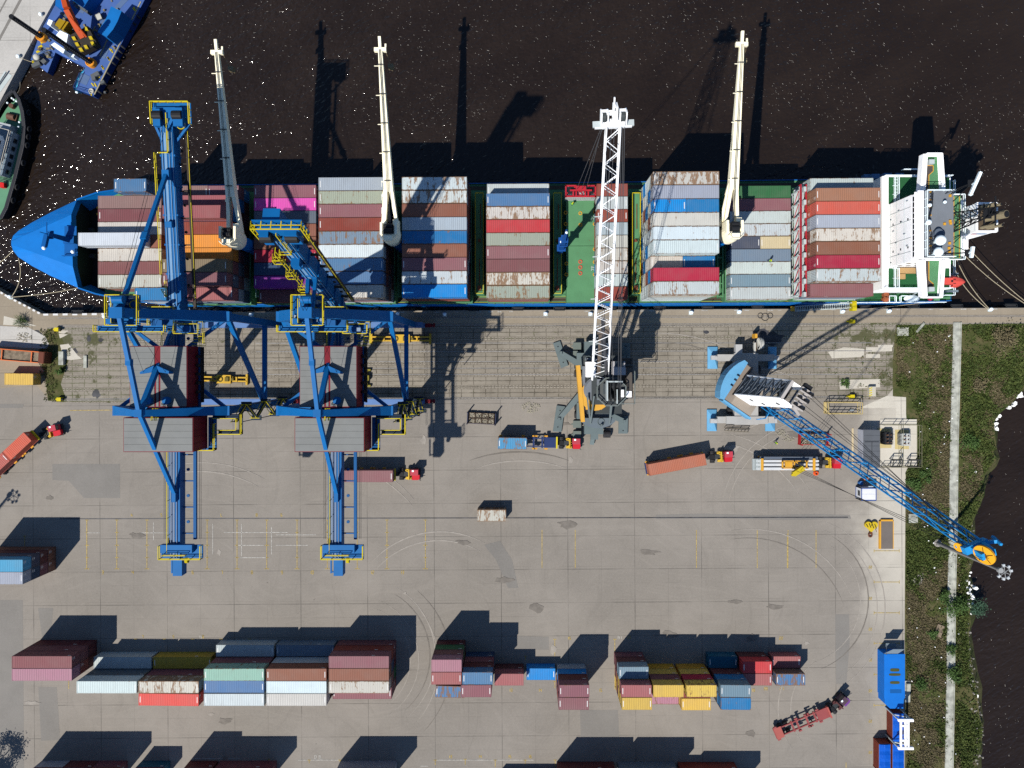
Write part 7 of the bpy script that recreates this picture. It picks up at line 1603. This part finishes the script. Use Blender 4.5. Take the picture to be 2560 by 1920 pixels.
person(1431, 509, HZ, .6, 'person in a yellow vest standing on the bare green hatch'); person(1926, 652, HZ+TH, 2.2, 'person in a yellow vest walking on a pale container roof', .3); person(1940, 1107, 0, -1.2, 'person in a yellow vest standing in the yard by the beam trailer')
def inside(p, poly):
    x, y = p; c = False; j = len(poly)-1
    for i in range(len(poly)):
        xi, yi = poly[i]; xj, yj = poly[j]
        if (yi > y) != (yj > y) and x < (xj-xi)*(y-yi)/(yj-yi)+xi: c = not c
        j = i
    return c
# ---------------------------------------------------------------- dredging pontoon, work boat, tug
BB = (80, 112, 178); S = Thing('dredging_pontoon', (P(230, 90, 0).x, P(230, 90, 0).y, WZ), 'blue dredging pontoon with excavator and two black spuds at the far quay', 'pontoon'); pt = S.part
DZ = -.6
def DP(l): return [(v.x, v.y) for v in (P(x, y, DZ) for x, y in l)]
out1 = DP([(420, -110), (234, 240), (190, 223), (213, 169), (138, 131), (118, 182), (76, 150), (116, 37), (190, -110)])
m = MB(); m.prism(out1, WZ-.6, DZ-.02); hull = pt('hull', m, (20, 62, 130), rust=.15)
m = MB(); m.prism([(x*.995+P(230, 90, 0).x*.005, y*.995+P(230, 90, 0).y*.005) for x, y in out1], DZ-.019, DZ); pt('deck', m, BB, hull, rust=.38)
first = [(374, -32), (350, 8), (341, 38), (330, 55), (319, 72), (304, 115), (297, 126), (290, 142), (280, 155), (268, 181), (258, 205), (247, 228), (256, 210), (364, -15)]
for i, (x, y) in enumerate(first[:12]): v = P(x+2, y+2, -1.2); m = MB(); m.torus((v.x, v.y, -1.3), .55, .2, 'x', 14, 6, .95); pt('tyre_fender', m, 'black', hull, M_RUBBER)
u = Vector((122, -240)).normalized(); n_ = Vector((u.y, -u.x)) if 0 else Vector((.89, .453))
m = MB()
for i in range(11): v = P(341-i*11.0, 20+i*21.0, 0); [m.cbox((v.x-.9+R.uniform(-.3, .3), v.y+R.uniform(-.2, .2), DZ), .9, .25, .12, -1.1+.2*k) for k in range(2)]
for i in range(6): v = P(108-i*5.5, 90+i*12, 0); m.cbox((v.x, v.y, DZ), .9, .5, .12, .5)
pt('hazard_marking', m, (222, 200, 40), hull)
m = MB(); tp = DP([(278, 16), (304.5, 28), (293, 52), (283, 72), (267, 92.6), (244, 80), (262, 52)]); tp = [(v.x, v.y) for v in (P(x, y, 3.6) for x, y in [(278, 16), (304.5, 28), (294, 54), (283, 74), (267, 92.6), (244, 80), (264, 50)])]; m.prism(tp, DZ, 3.55); ho = pt('blue_cabin', m, (14, 110, 190)); m = MB(); m.prism(tp, 3.56, 3.66); pt('cabin_roof', m, (14, 118, 196), ho, rust=.05)
m = MB(); tp = [(v.x, v.y) for v in (P(x, y, 3.0) for x, y in [(140, -10), (172, 5), (158, 24), (138, 14)])]; m.prism(tp, DZ, 3.0); tp = [(v.x, v.y) for v in (P(x, y, 3.0) for x, y in [(196, -40), (230, -20), (206, 16), (176, -4)])]; m.prism(tp, DZ, 2.6); pt('deckhouse', m, (14, 108, 190))
for (bx_, by_), (tx_, ty_), zt in (((109, 96), (40, 46), 9.3), ((232, 160), (126, 88), 15.4)):
    b, t = P(bx_, by_, DZ), P(tx_, ty_, zt); m = MB(); m.tube((b.x, b.y, -6), (b.x, b.y, zt), .5, k=16); sp = pt('spud', m, 'black', rust=.2); m = MB()
    for k in range(int(zt*1.8)): m.cbox((b.x+.38, b.y-.36, .2+k*.55), .18, .18, .22)
    pt('spud_lug', m, (60, 62, 66), sp); m = MB(); m.tube((b.x, b.y, DZ), (b.x, b.y, DZ+1.1), 1.0, k=18); m.torus((b.x, b.y, DZ+1.1), .85, .16, 'z', 18); pt('spud_collar', m, (250, 164, 50), rust=.05)
# excavator on the pontoon
e = P(214, 100, 1); m = MB(); a = math.radians(118); c_, s_ = math.cos(a), math.sin(a)
def EX(f, s, z): return (e.x+f*c_-s*s_, e.y+f*s_+s*c_, z)
m.prism([EX(f, s, 0)[:2] for f, s in ((-2.6, -2.1), (1.8, -2.1), (1.8, 2.1), (-2.6, 2.1))], DZ+1.0, DZ+2.6); m.cyl((e.x, e.y, DZ), 1.6, 1.0); ex = pt('excavator_body', m, (60, 56, 50), rust=.5)
m = MB()
for f, s in ((-2.2, -1.4), (-2.2, .2), (-2.2, 1.4), (-.8, 1.6), (.6, 1.6), (1.2, -1.6), (-1, -1.6)): m.prism([EX(f-.5, s-.3, 0)[:2], EX(f+.3, s-.3, 0)[:2], EX(f+.5, s+.3, 0)[:2], EX(f-.3, s+.3, 0)[:2]], DZ+2.6, DZ+2.95)
pt('yellow_stripe', m, (216, 190, 40), ex)
m = MB(); j0 = Vector(P(196, 76, 2.4)); j1 = Vector(P(168, 22, 5.2)); j2 = Vector(P(150, -45, 4.4)); m.beam(j0, j1, .9, 1.2, w2=1.1, h2=1.4); m.beam(j1, j2, 1.05, 1.3, w2=.8, h2=.9); m.beam(Vector(e)+Vector((0, 0, .8)), j0, 1.0, 1.0); m.tube(Vector(e)+Vector((.8, .2, 1)), j1.lerp(j0, .4)+Vector((0, 0, .8)), .22); pt('excavator_boom', m, 'excorange', rust=.12)
m = MB(); q = P(154, 60, 2); m.prism([(v.x, v.y) for v in (P(x, y, 2.2) for x, y in [(148, 46), (172, 55), (158, 75), (136, 62)])], DZ, 2.2); m.prism([(v.x, v.y) for v in (P(x, y, 2.5) for x, y in [(160, 50), (164, 52), (150, 73), (145, 71)])], 2.21, 2.5); pt('yellow_tank', m, (170, 140, 20))
m = MB()
for l, z in (([(122, 48), (132, 52), (126, 65), (117, 60)], 3.0), ([(150, 76), (170, 86), (166, 108), (140, 88)], 2.4), ([(127, 112), (136, 106), (162, 124), (158, 134)], 3.2), ([(177, 133), (187, 137), (183, 143), (174, 140)], 1.0)): m.prism([(v.x, v.y) for v in (P(x, y, z) for x, y in l)], DZ, z)
pt('control_cabin', m, 'white', rust=.03)
m = MB()
for px, py, sx, sy, sz, an in ((92, 146, 1.2, 1.2, 1.4, .3), (105, 150, .9, 1.4, .7, .8), (112, 132, 1.6, .6, .5, .5), (88, 160, 1.8, .8, .8, .4), (236, 186, 1.8, .9, .8, .5), (233, 195, .8, .8, .9, .2), (245, 40, 1.2, 1.0, 1.0, .5), (207, 15, 2.4, 1.0, 1.2, -.6), (213, 25, 2.2, .7, 1.0, -.6), (178, 70, .9, .9, 1.0, .2), (170, 78, .7, .7, .7, 0), (222, 16, 1.2, 1.0, .8, .3), (252, 203, 1.0, .6, .5, .4), (258, 228, .4, .4, .4, 0), (160, 36, 2.4, .5, .5, -.5)):
    v = P(px, py, .3); m.cbox((v.x, v.y, DZ), sx, sy, sz, an)
pt('deck_gear', m, (104, 108, 110), rust=.5)
m = MB(); v = P(226, 226, 0); m.torus((v.x, v.y, DZ+.3), .45, .16); m.cbox((v.x, v.y, DZ), .7, .7, .3); v = P(92, 143, .8); m.ball((v.x, v.y, .9), .7, .7, .5); v = P(246, 41, .7); m.cbox((v.x, v.y, .45), 1.0, 1.2, .2, .4); pt('pale_equipment', m, 'cream')
m = MB(); pl = [P(x, y, DZ+.05) for x, y in ((230, 234), (190, 222), (206, 186))]
m.rail([tuple(p) for p in pl], 1., .04); m.rail([tuple(P(x, y, DZ)) for x, y in ((100, 128), (128, 142))], 1., .04); pt('railing', m, (50, 80, 140))
m = MB()
rr = random.Random(8)
for l in ([(255, 70), (330, -10), (318, -16), (244, 64)], [(262, 112), (276, 119), (262, 148), (248, 141)], [(205, 182), (226, 192), (216, 214), (195, 204)], [(178, 6), (214, 22), (208, 34), (172, 18)], [(100, 110), (122, 120), (112, 142), (90, 132)]):
    m.prism([(v.x, v.y) for v in (P(x, y, DZ) for x, y in l)], DZ+.001, DZ+.05)
pt('deck_hatch', m, (96, 120, 160), hull, rust=.5)
m = MB()
for i in range(60):
    px, py = rr.uniform(100, 330), rr.uniform(-20, 215); v = P(px, py, DZ)
    if inside((v.x, v.y), out1): m.cbox((v.x, v.y, DZ+.06), rr.uniform(.2, .9), rr.uniform(.15, .5), rr.uniform(.1, .5), rr.uniform(0, 3))
pt('deck_clutter', m, (150, 140, 110), hull, rust=.6)
m = MB()
for a, b in (((236, 236), (352, 4)), ((282, 68), (250, 140)), ((222, 100), (238, 66))): m.beam(P(*a, DZ+.05), P(*b, DZ+.05), .25, .1)
pt('deck_beam', m, (176, 168, 140), hull, rust=.5)
# small cyan work boat
def boat(name, px, py, rz, L, Wd, z0, label, c, cat):
    v = P(px, py, 0); B = Thing(name, (v.x, v.y, WZ), label, cat); m = MB(); st = [(-L/2, .82, .0), (-L*.25, 1.0, 0), (0, 1.0, 0), (L*.22, .86, .08), (L*.38, .52, .2), (L*.5, .04, .32)]; rows = []
    for x, w, dz in st:
        k = len(m.v); m.v += [(x, -Wd/2*w, z0+dz), (x*.94, -Wd/2*w*.7, WZ-.3), (x*.94, Wd/2*w*.7, WZ-.3), (x, Wd/2*w, z0+dz)]; rows.append(k)
    for a, b in zip(rows, rows[1:]):
        for j in range(3): m.f.append((a+j, b+j, b+j+1, a+j+1))
    m.f.append((rows[0], rows[0]+1, rows[0]+2, rows[0]+3)); return B, m, st
B, m, st = boat('work_boat', 194.5, 193, math.radians(66), 5.4, 2.2, -1.55, 'small cyan open boat tied inside the pontoon well', (40, 160, 206), 'boat')
lo = B.loc
def lift(mm): mm.v = [(p[0]+lo.x, p[1]+lo.y, p[2]) for p in mm.v]; return mm
hb = B.part('hull', lift(m), (40, 160, 206)); m = MB(); m.prism([(x, -1.1*w+.12) for x, w, d in st]+[(x, 1.1*w-.12) for x, w, d in st[::-1]], -1.95, -1.9); B.part('floor', lift(m), (30, 120, 160)); m = MB(); m.prism([(1.0, -.9), (1.95, -.5), (2.6, -.05), (2.6, .05), (1.95, .5), (1.0, .9)], -1.6, -1.5); m.box(-.5, .1, -.95, .95, -1.88, -1.55); m.box(-1.9, -.9, -.6, .6, -1.88, -1.5); B.part('foredeck', lift(m), (64, 186, 226)); m = MB(); m.cbox((-.9, 0, -1.49), .9, .9, .1); m.cbox((.4, -.3, -1.88), .5, .5, .5); B.part('boat_engine', lift(m), (90, 80, 70)); m = MB(); m.tube((-2.9, .3, -1.7), (-2.9, -.2, -1.7), .22); B.part('buoy', lift(m), 'white'); place(B, B.loc, math.radians(66))
# harbour tug at the left edge
tv = P(5, 386, 0); T = Thing('tug_boat', (tv.x, tv.y, WZ), 'green-decked tug with black tyre-hung bulwarks at the left edge', 'tug'); L = 27.0; ta = math.radians(73)
lo = tv
def tl(mm): mm.v = [(p[0]+lo.x, p[1]+lo.y, p[2]) for p in mm.v]; return mm
st = [(-13.5, 3.3), (-11, 3.9), (-4, 4.15), (3, 4.1), (7, 3.6), (10, 2.7), (12.2, 1.6), (13.3, .7), (13.6, .05)]
m = MB(); rows = []
for x, w in st:
    sh = max(0, (x-2)/11)**1.5*1.1; k = len(m.v); m.v += [(x, -w, .0+sh), (x*.97, -w*.86, WZ-.5), (x*.97, w*.86, WZ-.5), (x, w, .0+sh)]; rows.append((k, sh))
for (a, _), (b, _) in zip(rows, rows[1:]):
    for j in range(3): m.f.append((a+j, b+j, b+j+1, a+j+1))
k = rows[0][0]; m.f.append((k, k+1, k+2, k+3)); hu = T.part('hull', tl(m), (40, 40, 44), rust=.2)
m = MB(); m.prism([(x-.2, -w+.75 if w > .9 else 0) for x, w in st[:-1]]+[(x-.2, w-.75 if w > .9 else 0.01) for x, w in st[:-1][::-1]], -.9, -.55); T.part('deck', tl(m), 'tugdeck', hu, rust=.3)
m = MB()
for s in (-1, 1):
    for ((x, w), (_, sh)), ((x2, w2), (_, sh2)) in zip(zip(st, rows), zip(st[1:], rows[1:])): m.beam((x, s*(w-.28), sh-.1), (x2, s*max(.05, w2-.28), sh2-.1), .62, .5)
T.part('bulwark', tl(m), (52, 54, 60), hu, rust=.15); m = MB()
for s in (-1, 1):
    for ((x, w), (_, sh)), ((x2, w2), (_, sh2)) in zip(zip(st, rows), zip(st[1:], rows[1:])):
        m.beam((x, s*w, sh), (x2, s*w2, sh2), .2, .2); m.beam((x, s*(w-.62), sh-.05), (x2, s*max(.02, w2-.62), sh2-.05), .1, .1)
T.part('rubbing_rail', tl(m), (126, 122, 122), hu)
for x, w in ((10.2, 2.7), (6.8, 3.75), (5.1, 3.95), (3.3, 4.15), (-.6, 4.25), (-6, 4.2), (-9, 4.1)):
    m = MB(); m.torus((x, -w-.2, -.6), .5, .18, 'y'); T.part('tyre_fender', tl(m), 'black', hu, M_RUBBER)
m = MB(); m.box(-4.6, 5.0, -2.5, 2.5, -.55, 1.9); m.box(5.0, 6.4, -1.6, 1.6, -.55, 1.7); dk = T.part('deckhouse', tl(m), (190, 196, 200), rust=.1); m = MB(); m.box(-4.7, 5.1, -2.6, 2.6, 1.92, 2.0); T.part('deckhouse_roof', tl(m), (128, 146, 160), dk)
m = MB(); m.prism([(-1.2, -1.5), (2.6, -1.5), (3.6, -.8), (3.6, .8), (2.6, 1.5), (-1.2, 1.5)], 2.02, 4.4); wh = T.part('wheelhouse', tl(m), 'shipwhite'); m = MB(); m.prism([(-1.4, -1.7), (2.7, -1.7), (3.9, -.9), (3.9, .9), (2.7, 1.7), (-1.4, 1.7)], 4.41, 4.55); T.part('wheelhouse_roof', tl(m), (200, 206, 196), wh)
m = MB()
for k in range(5): m.box(-3.9+k*1.7, -3.0+k*1.7, -2.66, -2.62, .2, 1.2)
m.box(3.61, 3.65, -.7, .7, 3.0, 4.0); m.box(-.8, 2.4, -1.54, -1.51, 3.1, 4.0); T.part('window', tl(m), 'black', dk, M_GLASS)
m = MB(); m.rail([(-4.6, -2.5, 2.0), (5, -2.5, 2.0), (5, 2.5, 2.0)], 1., .05, True, 1.2); m.tube((.6, 0, 4.5), (.6, 0, 8.5), .12); m.beam((.6, -1, 7.4), (.6, 1, 7.4), .1); m.beam((-1, 0, 4.8), (-3.4, -.8, 3), .14); T.part('mast', tl(m), (216, 212, 200), wh)
m = MB(); m.tube((-2.6, -1, 2), (-2.6, -1, 4.6), .5, k=12); m.tube((-2.6, 1, 2), (-2.6, 1, 4.6), .5, k=12); T.part('funnel', tl(m), (210, 180, 70), dk)
m = MB(); m.tube((8.4, -.8, .1), (8.4, .8, .1), .55, k=12); m.cbox((8.4, 0, -.55), 1.4, 2.2, .5); m.cyl((10.6, .4, -.5), .5, .9); T.part('anchor_winch', tl(m), (110, 80, 66)); m = MB()
for x, y in ((12.0, 0), (12.2, .5), (11.8, -.6), (7.6, -2.3), (6.6, -2.35), (11, 1.2)): m.ball((x, y, .45), .22)
T.part('white_bitts', tl(m), 'white'); m = MB(); m.cbox((-6.4, -1.8, -.55), 1.1, .9, .9, .3); T.part('red_locker', tl(m), (226, 40, 40)); m = MB()
for k in range(5): m.box(-5.9+k*.3, -5.75+k*.3, -2.6, -.8, .4, .5)
T.part('engine_grating', tl(m), (44, 48, 46)); place(T, (tv.x, tv.y, WZ), math.radians(76))
rope([P(50, 205, -.2), P(44, 232, 1.2)], 'short mooring rope from tug bow to the far quay', .05, .3); rope([P(50, 144, .5), P(80, 155, 0)], 'mooring rope from the far quay to the pontoon corner', .05, .3)
first = None
for px, py, lab in ((105, 38, 'white bollard on the far quay beside the white control cabin'), (49, 143, 'white bollard on the far quay holding the pontoon')):
    v = P(px, py, .02); m = MB(); m.cyl((v.x, v.y, 0), .3, .5); m.ball((v.x, v.y, .6), .4, .4, .22, 12, 6); tag(m.build('bollard', M_PAINT, None, 'white', .1, True), lab, 'bollard', 'bollards on the far quay')
m = MB(); v = P(8, 205, 0); m.beam((v.x-1, v.y-2, .02), (v.x+1.6, v.y+1.6, .02), .9, .1); m.beam((v.x-1, v.y-1, .5), (v.x+1, v.y+2, .6), .3); tag(m.build('gangplank', M_PAINT, None, 'paleg'), 'grey gangplank lying on the far quay near the tug', 'gangplank')
# ---------------------------------------------------------------- vegetation and debris
def tuft(m, x, y, z, h, w, n, r, lean=.5):
    for i in range(n):
        a = r.uniform(0, 6.283); l = h*r.uniform(.6, 1.15); d = l*r.uniform(.2, 1)*lean; dx, dy = math.cos(a), math.sin(a); bx_, by_ = x+dx*w*.3, y+dy*w*.3; q = w*r.uniform(.25, .5)
        k = len(m.v); m.v += [(bx_-dy*q, by_+dx*q, z), (bx_+dy*q, by_-dx*q, z), (bx_+dx*d*.6+dy*q*.7, by_+dy*d*.6-dx*q*.7, z+l*.6), (bx_+dx*d*1.4, by_+dy*d*1.4, z+l*.75)]; m.f.append((k, k+1, k+2, k+3))
r = random.Random(3)
GP = [(2244, 815), (2565, 812), (2565, 955)]+[(x-1, y) for x, y in SHORE[3:-2]]+[(2440, 1925), (2266, 1925), (2266, 1170), (2296, 1165), (2296, 1056), (2270, 990), (2240, 960)]
g1, g2 = MB(), MB(); N = 0
from mathutils import noise as mn
while N < 30000:
    px, py = r.uniform(2236, 2562), r.uniform(812, 1922)
    if not inside((px, py), GP): continue
    xs = 2392-(py-806)*.0187
    if abs(px-xs-2) < 13 and r.random() < .96: N += 1; continue
    if 2198 < px < 2293 and 1058 < py < 1168: continue
    v = P(px, py, 0); f = mn.noise(Vector((v.x*.09, v.y*.09, 3)))+.5*mn.noise(Vector((v.x*.3, v.y*.3, 9)))
    bare = mn.noise(Vector((v.x*.16+7, v.y*.16, 1)))
    N += 1
    if bare > .33 and r.random() < .85: continue
    gr = f+(.22 if px > 2400 else -.05)+r.uniform(-.16, .16) > .03
    tuft(g1 if gr else g2, v.x, v.y, 0, r.uniform(.25, .75) if gr else r.uniform(.2, .5), r.uniform(.18, .36), 4, r, .8)
for x0, x1, y0, y1, n in ((100, 176, 822, 1004, 900), (2080, 2240, 812, 1000, 420)):           # weeds breaking through the slabs
    for i in range(n):
        px, py = r.uniform(x0, x1), r.uniform(y0, y1); v = P(px, py, 0)
        if mn.noise(Vector((v.x*.25, v.y*.25, 5))) < .1: continue
        tuft(g1 if r.random() < .6 else g2, v.x, v.y, 0, r.uniform(.15, .45), r.uniform(.15, .3), 4, r, .8)
tag(g1.build('grass', M_LEAF), 'green rough grass and weeds beside the basin', 'grass', None, 'stuff'); tag(g2.build('dry_grass', M_DRY), 'straw-brown dead grass between the green tufts', 'grass', None, 'stuff')
def shrub(px, py, rad, h, label, mat=M_BUSH, n=700, name='shrub', spike=False):
    v = P(px, py, 0); Q = Thing(name, (v.x, v.y, 0), label, 'shrub', None); m = MB(); rr = random.Random(int(px*7+py))
    cl = [(rr.uniform(-1, 1)*rad*.65, rr.uniform(-1, 1)*rad*.65, rr.uniform(.35, .8)*h, rr.uniform(.3, .55)*rad) for _ in range(9)]
    for i in range(n):
        c = rr.choice(cl); a, b, d = rr.gauss(0, .5), rr.gauss(0, .5), rr.gauss(0, .4); p = Vector((v.x+c[0]+a*c[3], v.y+c[1]+b*c[3], max(.08, c[2]+d*c[3]))); s = rr.uniform(.1, .24); e1 = Vector((rr.gauss(0, 1), rr.gauss(0, 1), rr.gauss(0, .6))).normalized(); e2 = e1.orthogonal().normalized()
        if spike: tip = p+Vector((a, b, .3)).normalized()*rad*rr.uniform(.5, 1.0); m.quad(p-e2*.05, p+e2*.05, tip+e2*.01, tip-e2*.01)
        else: m.quad(p-e1*s, p+e2*s*.6, p+e1*s, p-e2*s*.6)
    Q.part('foliage', m, 'green', None, mat); m = MB()
    for c in cl[:6]: m.tube((v.x, v.y, 0), (v.x+c[0]*.8, v.y+c[1]*.8, c[2]), .06, .02, 5)
    Q.part('stem', m, 'khaki', None, M_BARK)
shrub(2385, 1502, 3.0, 2.4, 'broad green bush overgrowing the concrete strip, the higher of two', n=1500); shrub(2378, 1682, 1.7, 1.8, 'small green bush overgrowing the concrete strip, the lower of two', n=700); shrub(2446, 1522, 2.1, 1.4, 'dark green reedy bush leaning into the basin', M_REED, 1100, 'reed_clump'); shrub(2300, 1710, 1.6, 1.2, 'dark green bush in the grass beside the blue shed', n=500)
shrub(2352, 1486, 1.5, 1.6, 'dark weedy bush left of the concrete strip', n=500); shrub(2372, 1620, 1.2, 1.3, 'small bush at the left rim of the concrete strip', n=400); shrub(57, 803, 1.2, .9, 'spiky green tuft on the pale quay near the bow', M_BUSH, 260, 'weed_clump', True); shrub(154, 930, .9, 1.3, 'green bush beside the narrow concrete slab on the left', n=420)
shrub(2420, 1100, 2.2, .9, 'bright green bush on the bank above the basin', n=900); shrub(2280, 1215, 1.8, .9, 'dark green bush beside the pale concrete edge', n=600); shrub(2510, 850, 3.2, 1.2, 'pale dry bush near the top right of the grass', M_DRY, 1200); shrub(2450, 965, 1.8, .9, 'dry pinkish bush between grass and concrete strip', M_DRY, 500)
shrub(2110, 958, 1.0, .6, 'weed clump growing at the apron end by the cage', n=260); shrub(2330, 1585, 1.2, .8, 'low green bush beside the pallet', n=300); shrub(2308, 1190, 1.6, .8, 'low green bush between transformers and concrete strip', n=420)
# tree beyond the left edge, seen by its shadow
tv = Vector((-115.8, -89.2, 0)); Q = Thing('tree', tv, 'broad leafy tree beyond the lower left corner, seen by its shadow', 'tree'); m = MB(); m.tube(tv, tv+Vector((.2, .1, 4)), .35, .25, 10); rr = random.Random(5); tips = []
for i in range(9): a = i*.7; t = tv+Vector((math.cos(a)*rr.uniform(1.5, 3.4), math.sin(a)*rr.uniform(1.5, 3.2), rr.uniform(5.5, 9.5))); m.tube(tv+Vector((.2, .1, 3.2+.1*i)), t, .16, .04, 6); tips.append(t)
Q.part('trunk', m, 'khaki', None, M_BARK); m = MB()
for i in range(5200):
    c = rr.choice(tips); p = c+Vector((rr.gauss(0, .75), rr.gauss(0, .75), rr.gauss(0, .65))); s = rr.uniform(.12, .26); e1 = Vector((rr.gauss(0, 1), rr.gauss(0, 1), rr.gauss(0, 1))).normalized(); e2 = e1.orthogonal().normalized(); m.quad(p-e1*s, p+e2*s*.6, p+e1*s, p-e2*s*.6)
Q.part('crown', m, 'green', None, M_BUSH)
# white debris and stones washed up along the bank
def debris(name, spots, mat, label, lo, hi, seed, zf=0.0):
    rr = random.Random(seed); m = MB()
    for px, py, n, sx, sy in spots:
        for i in range(n):
            v = P(px+rr.gauss(0, sx), py+rr.gauss(0, sy), 0); s = rr.uniform(lo, hi); z = rr.uniform(-1.6, .0)+zf
            k = len(m.v); ang = rr.uniform(0, 6.3); pts = [(v.x+s*rr.uniform(.5, 1)*math.cos(ang+t), v.y+s*rr.uniform(.5, 1)*math.sin(ang+t)) for t in (0, 1.3, 2.5, 3.8, 5.1)]; m.prism(pts, z-.4, z+rr.uniform(.1, .4))
    tag(m.build(name, mat), label, 'debris', None, 'stuff')
debris('foam_debris', [(2428, 1478, 26, 6, 20), (2422, 1440, 4, 4, 5), (2420, 1515, 8, 7, 6), (2492, 1050, 8, 6, 8), (2484, 1078, 3, 3, 4), (2532, 1008, 6, 4, 9), (2550, 985, 8, 6, 4), (2445, 1183, 9, 8, 6), (2443, 1268, 4, 3, 8), (2424, 1538, 6, 6, 5), (2437, 1760, 8, 6, 30), (2450, 1830, 5, 5, 16), (2418, 1480, 8, 4, 25)], M_FOAM, 'white foam debris washed up along the basin bank', .25, .7, 11)
debris('stones', [(2418, 1570, 40, 4, 30), (2420, 1640, 60, 4, 30), (2428, 1700, 70, 5, 30), (2440, 1770, 90, 6, 30), (2447, 1830, 90, 7, 25), (2438, 1890, 80, 7, 22), (2425, 1370, 30, 4, 30)], M_RUBBLE, 'grey stones along the water line of the basin', .1, .35, 12)
rr = random.Random(21); m = MB()
for i in range(60):
    px, py = rr.uniform(2268, 2400), rr.uniform(830, 1900)
    v = P(px, py, 0); m.cbox((v.x, v.y, .25), rr.uniform(.08, .22), rr.uniform(.08, .2), .2, rr.uniform(0, 3))
tag(m.build('litter', M_FOAM), 'scattered pale litter in the rough grass', 'litter', None, 'stuff')

# sun glints added as small water facets, tilted halfway between sun and camera
rr = random.Random(77); m = MB(); n = 0
M_GLINT = M_WATER.copy(); M_GLINT.name = 'glint_facet_water'
for nd in M_GLINT.node_tree.nodes:
    if nd.type == 'BSDF_PRINCIPLED':
        for l in list(nd.inputs['Normal'].links): M_GLINT.node_tree.links.remove(l)
        nd.inputs["Roughness"].default_value = .36
while n < 6000:
    px, py = rr.uniform(-30, 2590), rr.uniform(-30, 772)
    basin = rr.random() < .025
    if basin: px, py = rr.uniform(2440, 2590), rr.uniform(1000, 1940)
    v = P(px, py, WZ); g = mn.noise(Vector((v.x*.035, v.y*.06, 2)))+.6*mn.noise(Vector((v.x*.12, v.y*.2, 8)))
    if not basin and (inside((px, py), [(0, 727), (104, 783), (2560, 768), (2600, 2000), (0, 2000)]) or inside((px, py), [(137, 0), (0, 254), (-40, 300), (-40, -40)]) or inside((px, py), [(27, 607), (192, 500), (307, 470), (2390, 430), (2400, 760), (400, 766)])): continue
    if basin and inside((px, py), [(2300, 900)]+SHORE+[(2300, 2200)]): continue
    if rr.random() > .3+1.1*max(0, g+.15): continue
    n += 1
    view = (Vector((0, 0, H))-v).normalized(); h = (view+sd_sun).normalized(); s1 = rr.choice((.05, .1, .16, .22, .3))
    nn = (h+Vector((rr.gauss(0, s1), rr.gauss(0, s1), 0))).normalized(); cr = Vector((nn.y, -nn.x, 0)).normalized(); up = nn.cross(cr).normalized()
    L1 = rr.uniform(.05, .13)*(2.2 if rr.random() < .12 else 1); W1 = rr.uniform(.015, .03); c = v+Vector((0, 0, .1)); wv = cr
    m.quad(c-wv*L1-up*W1, c+wv*L1*.8-up*W1, c+wv*L1+up*W1, c-wv*L1*.7+up*W1)
o = m.build('glint_facets', M_GLINT); o['kind'] = 'stuff'; o['label'] = 'small added facets tilted to glint sunlight off the dark harbour water'
build_mass()
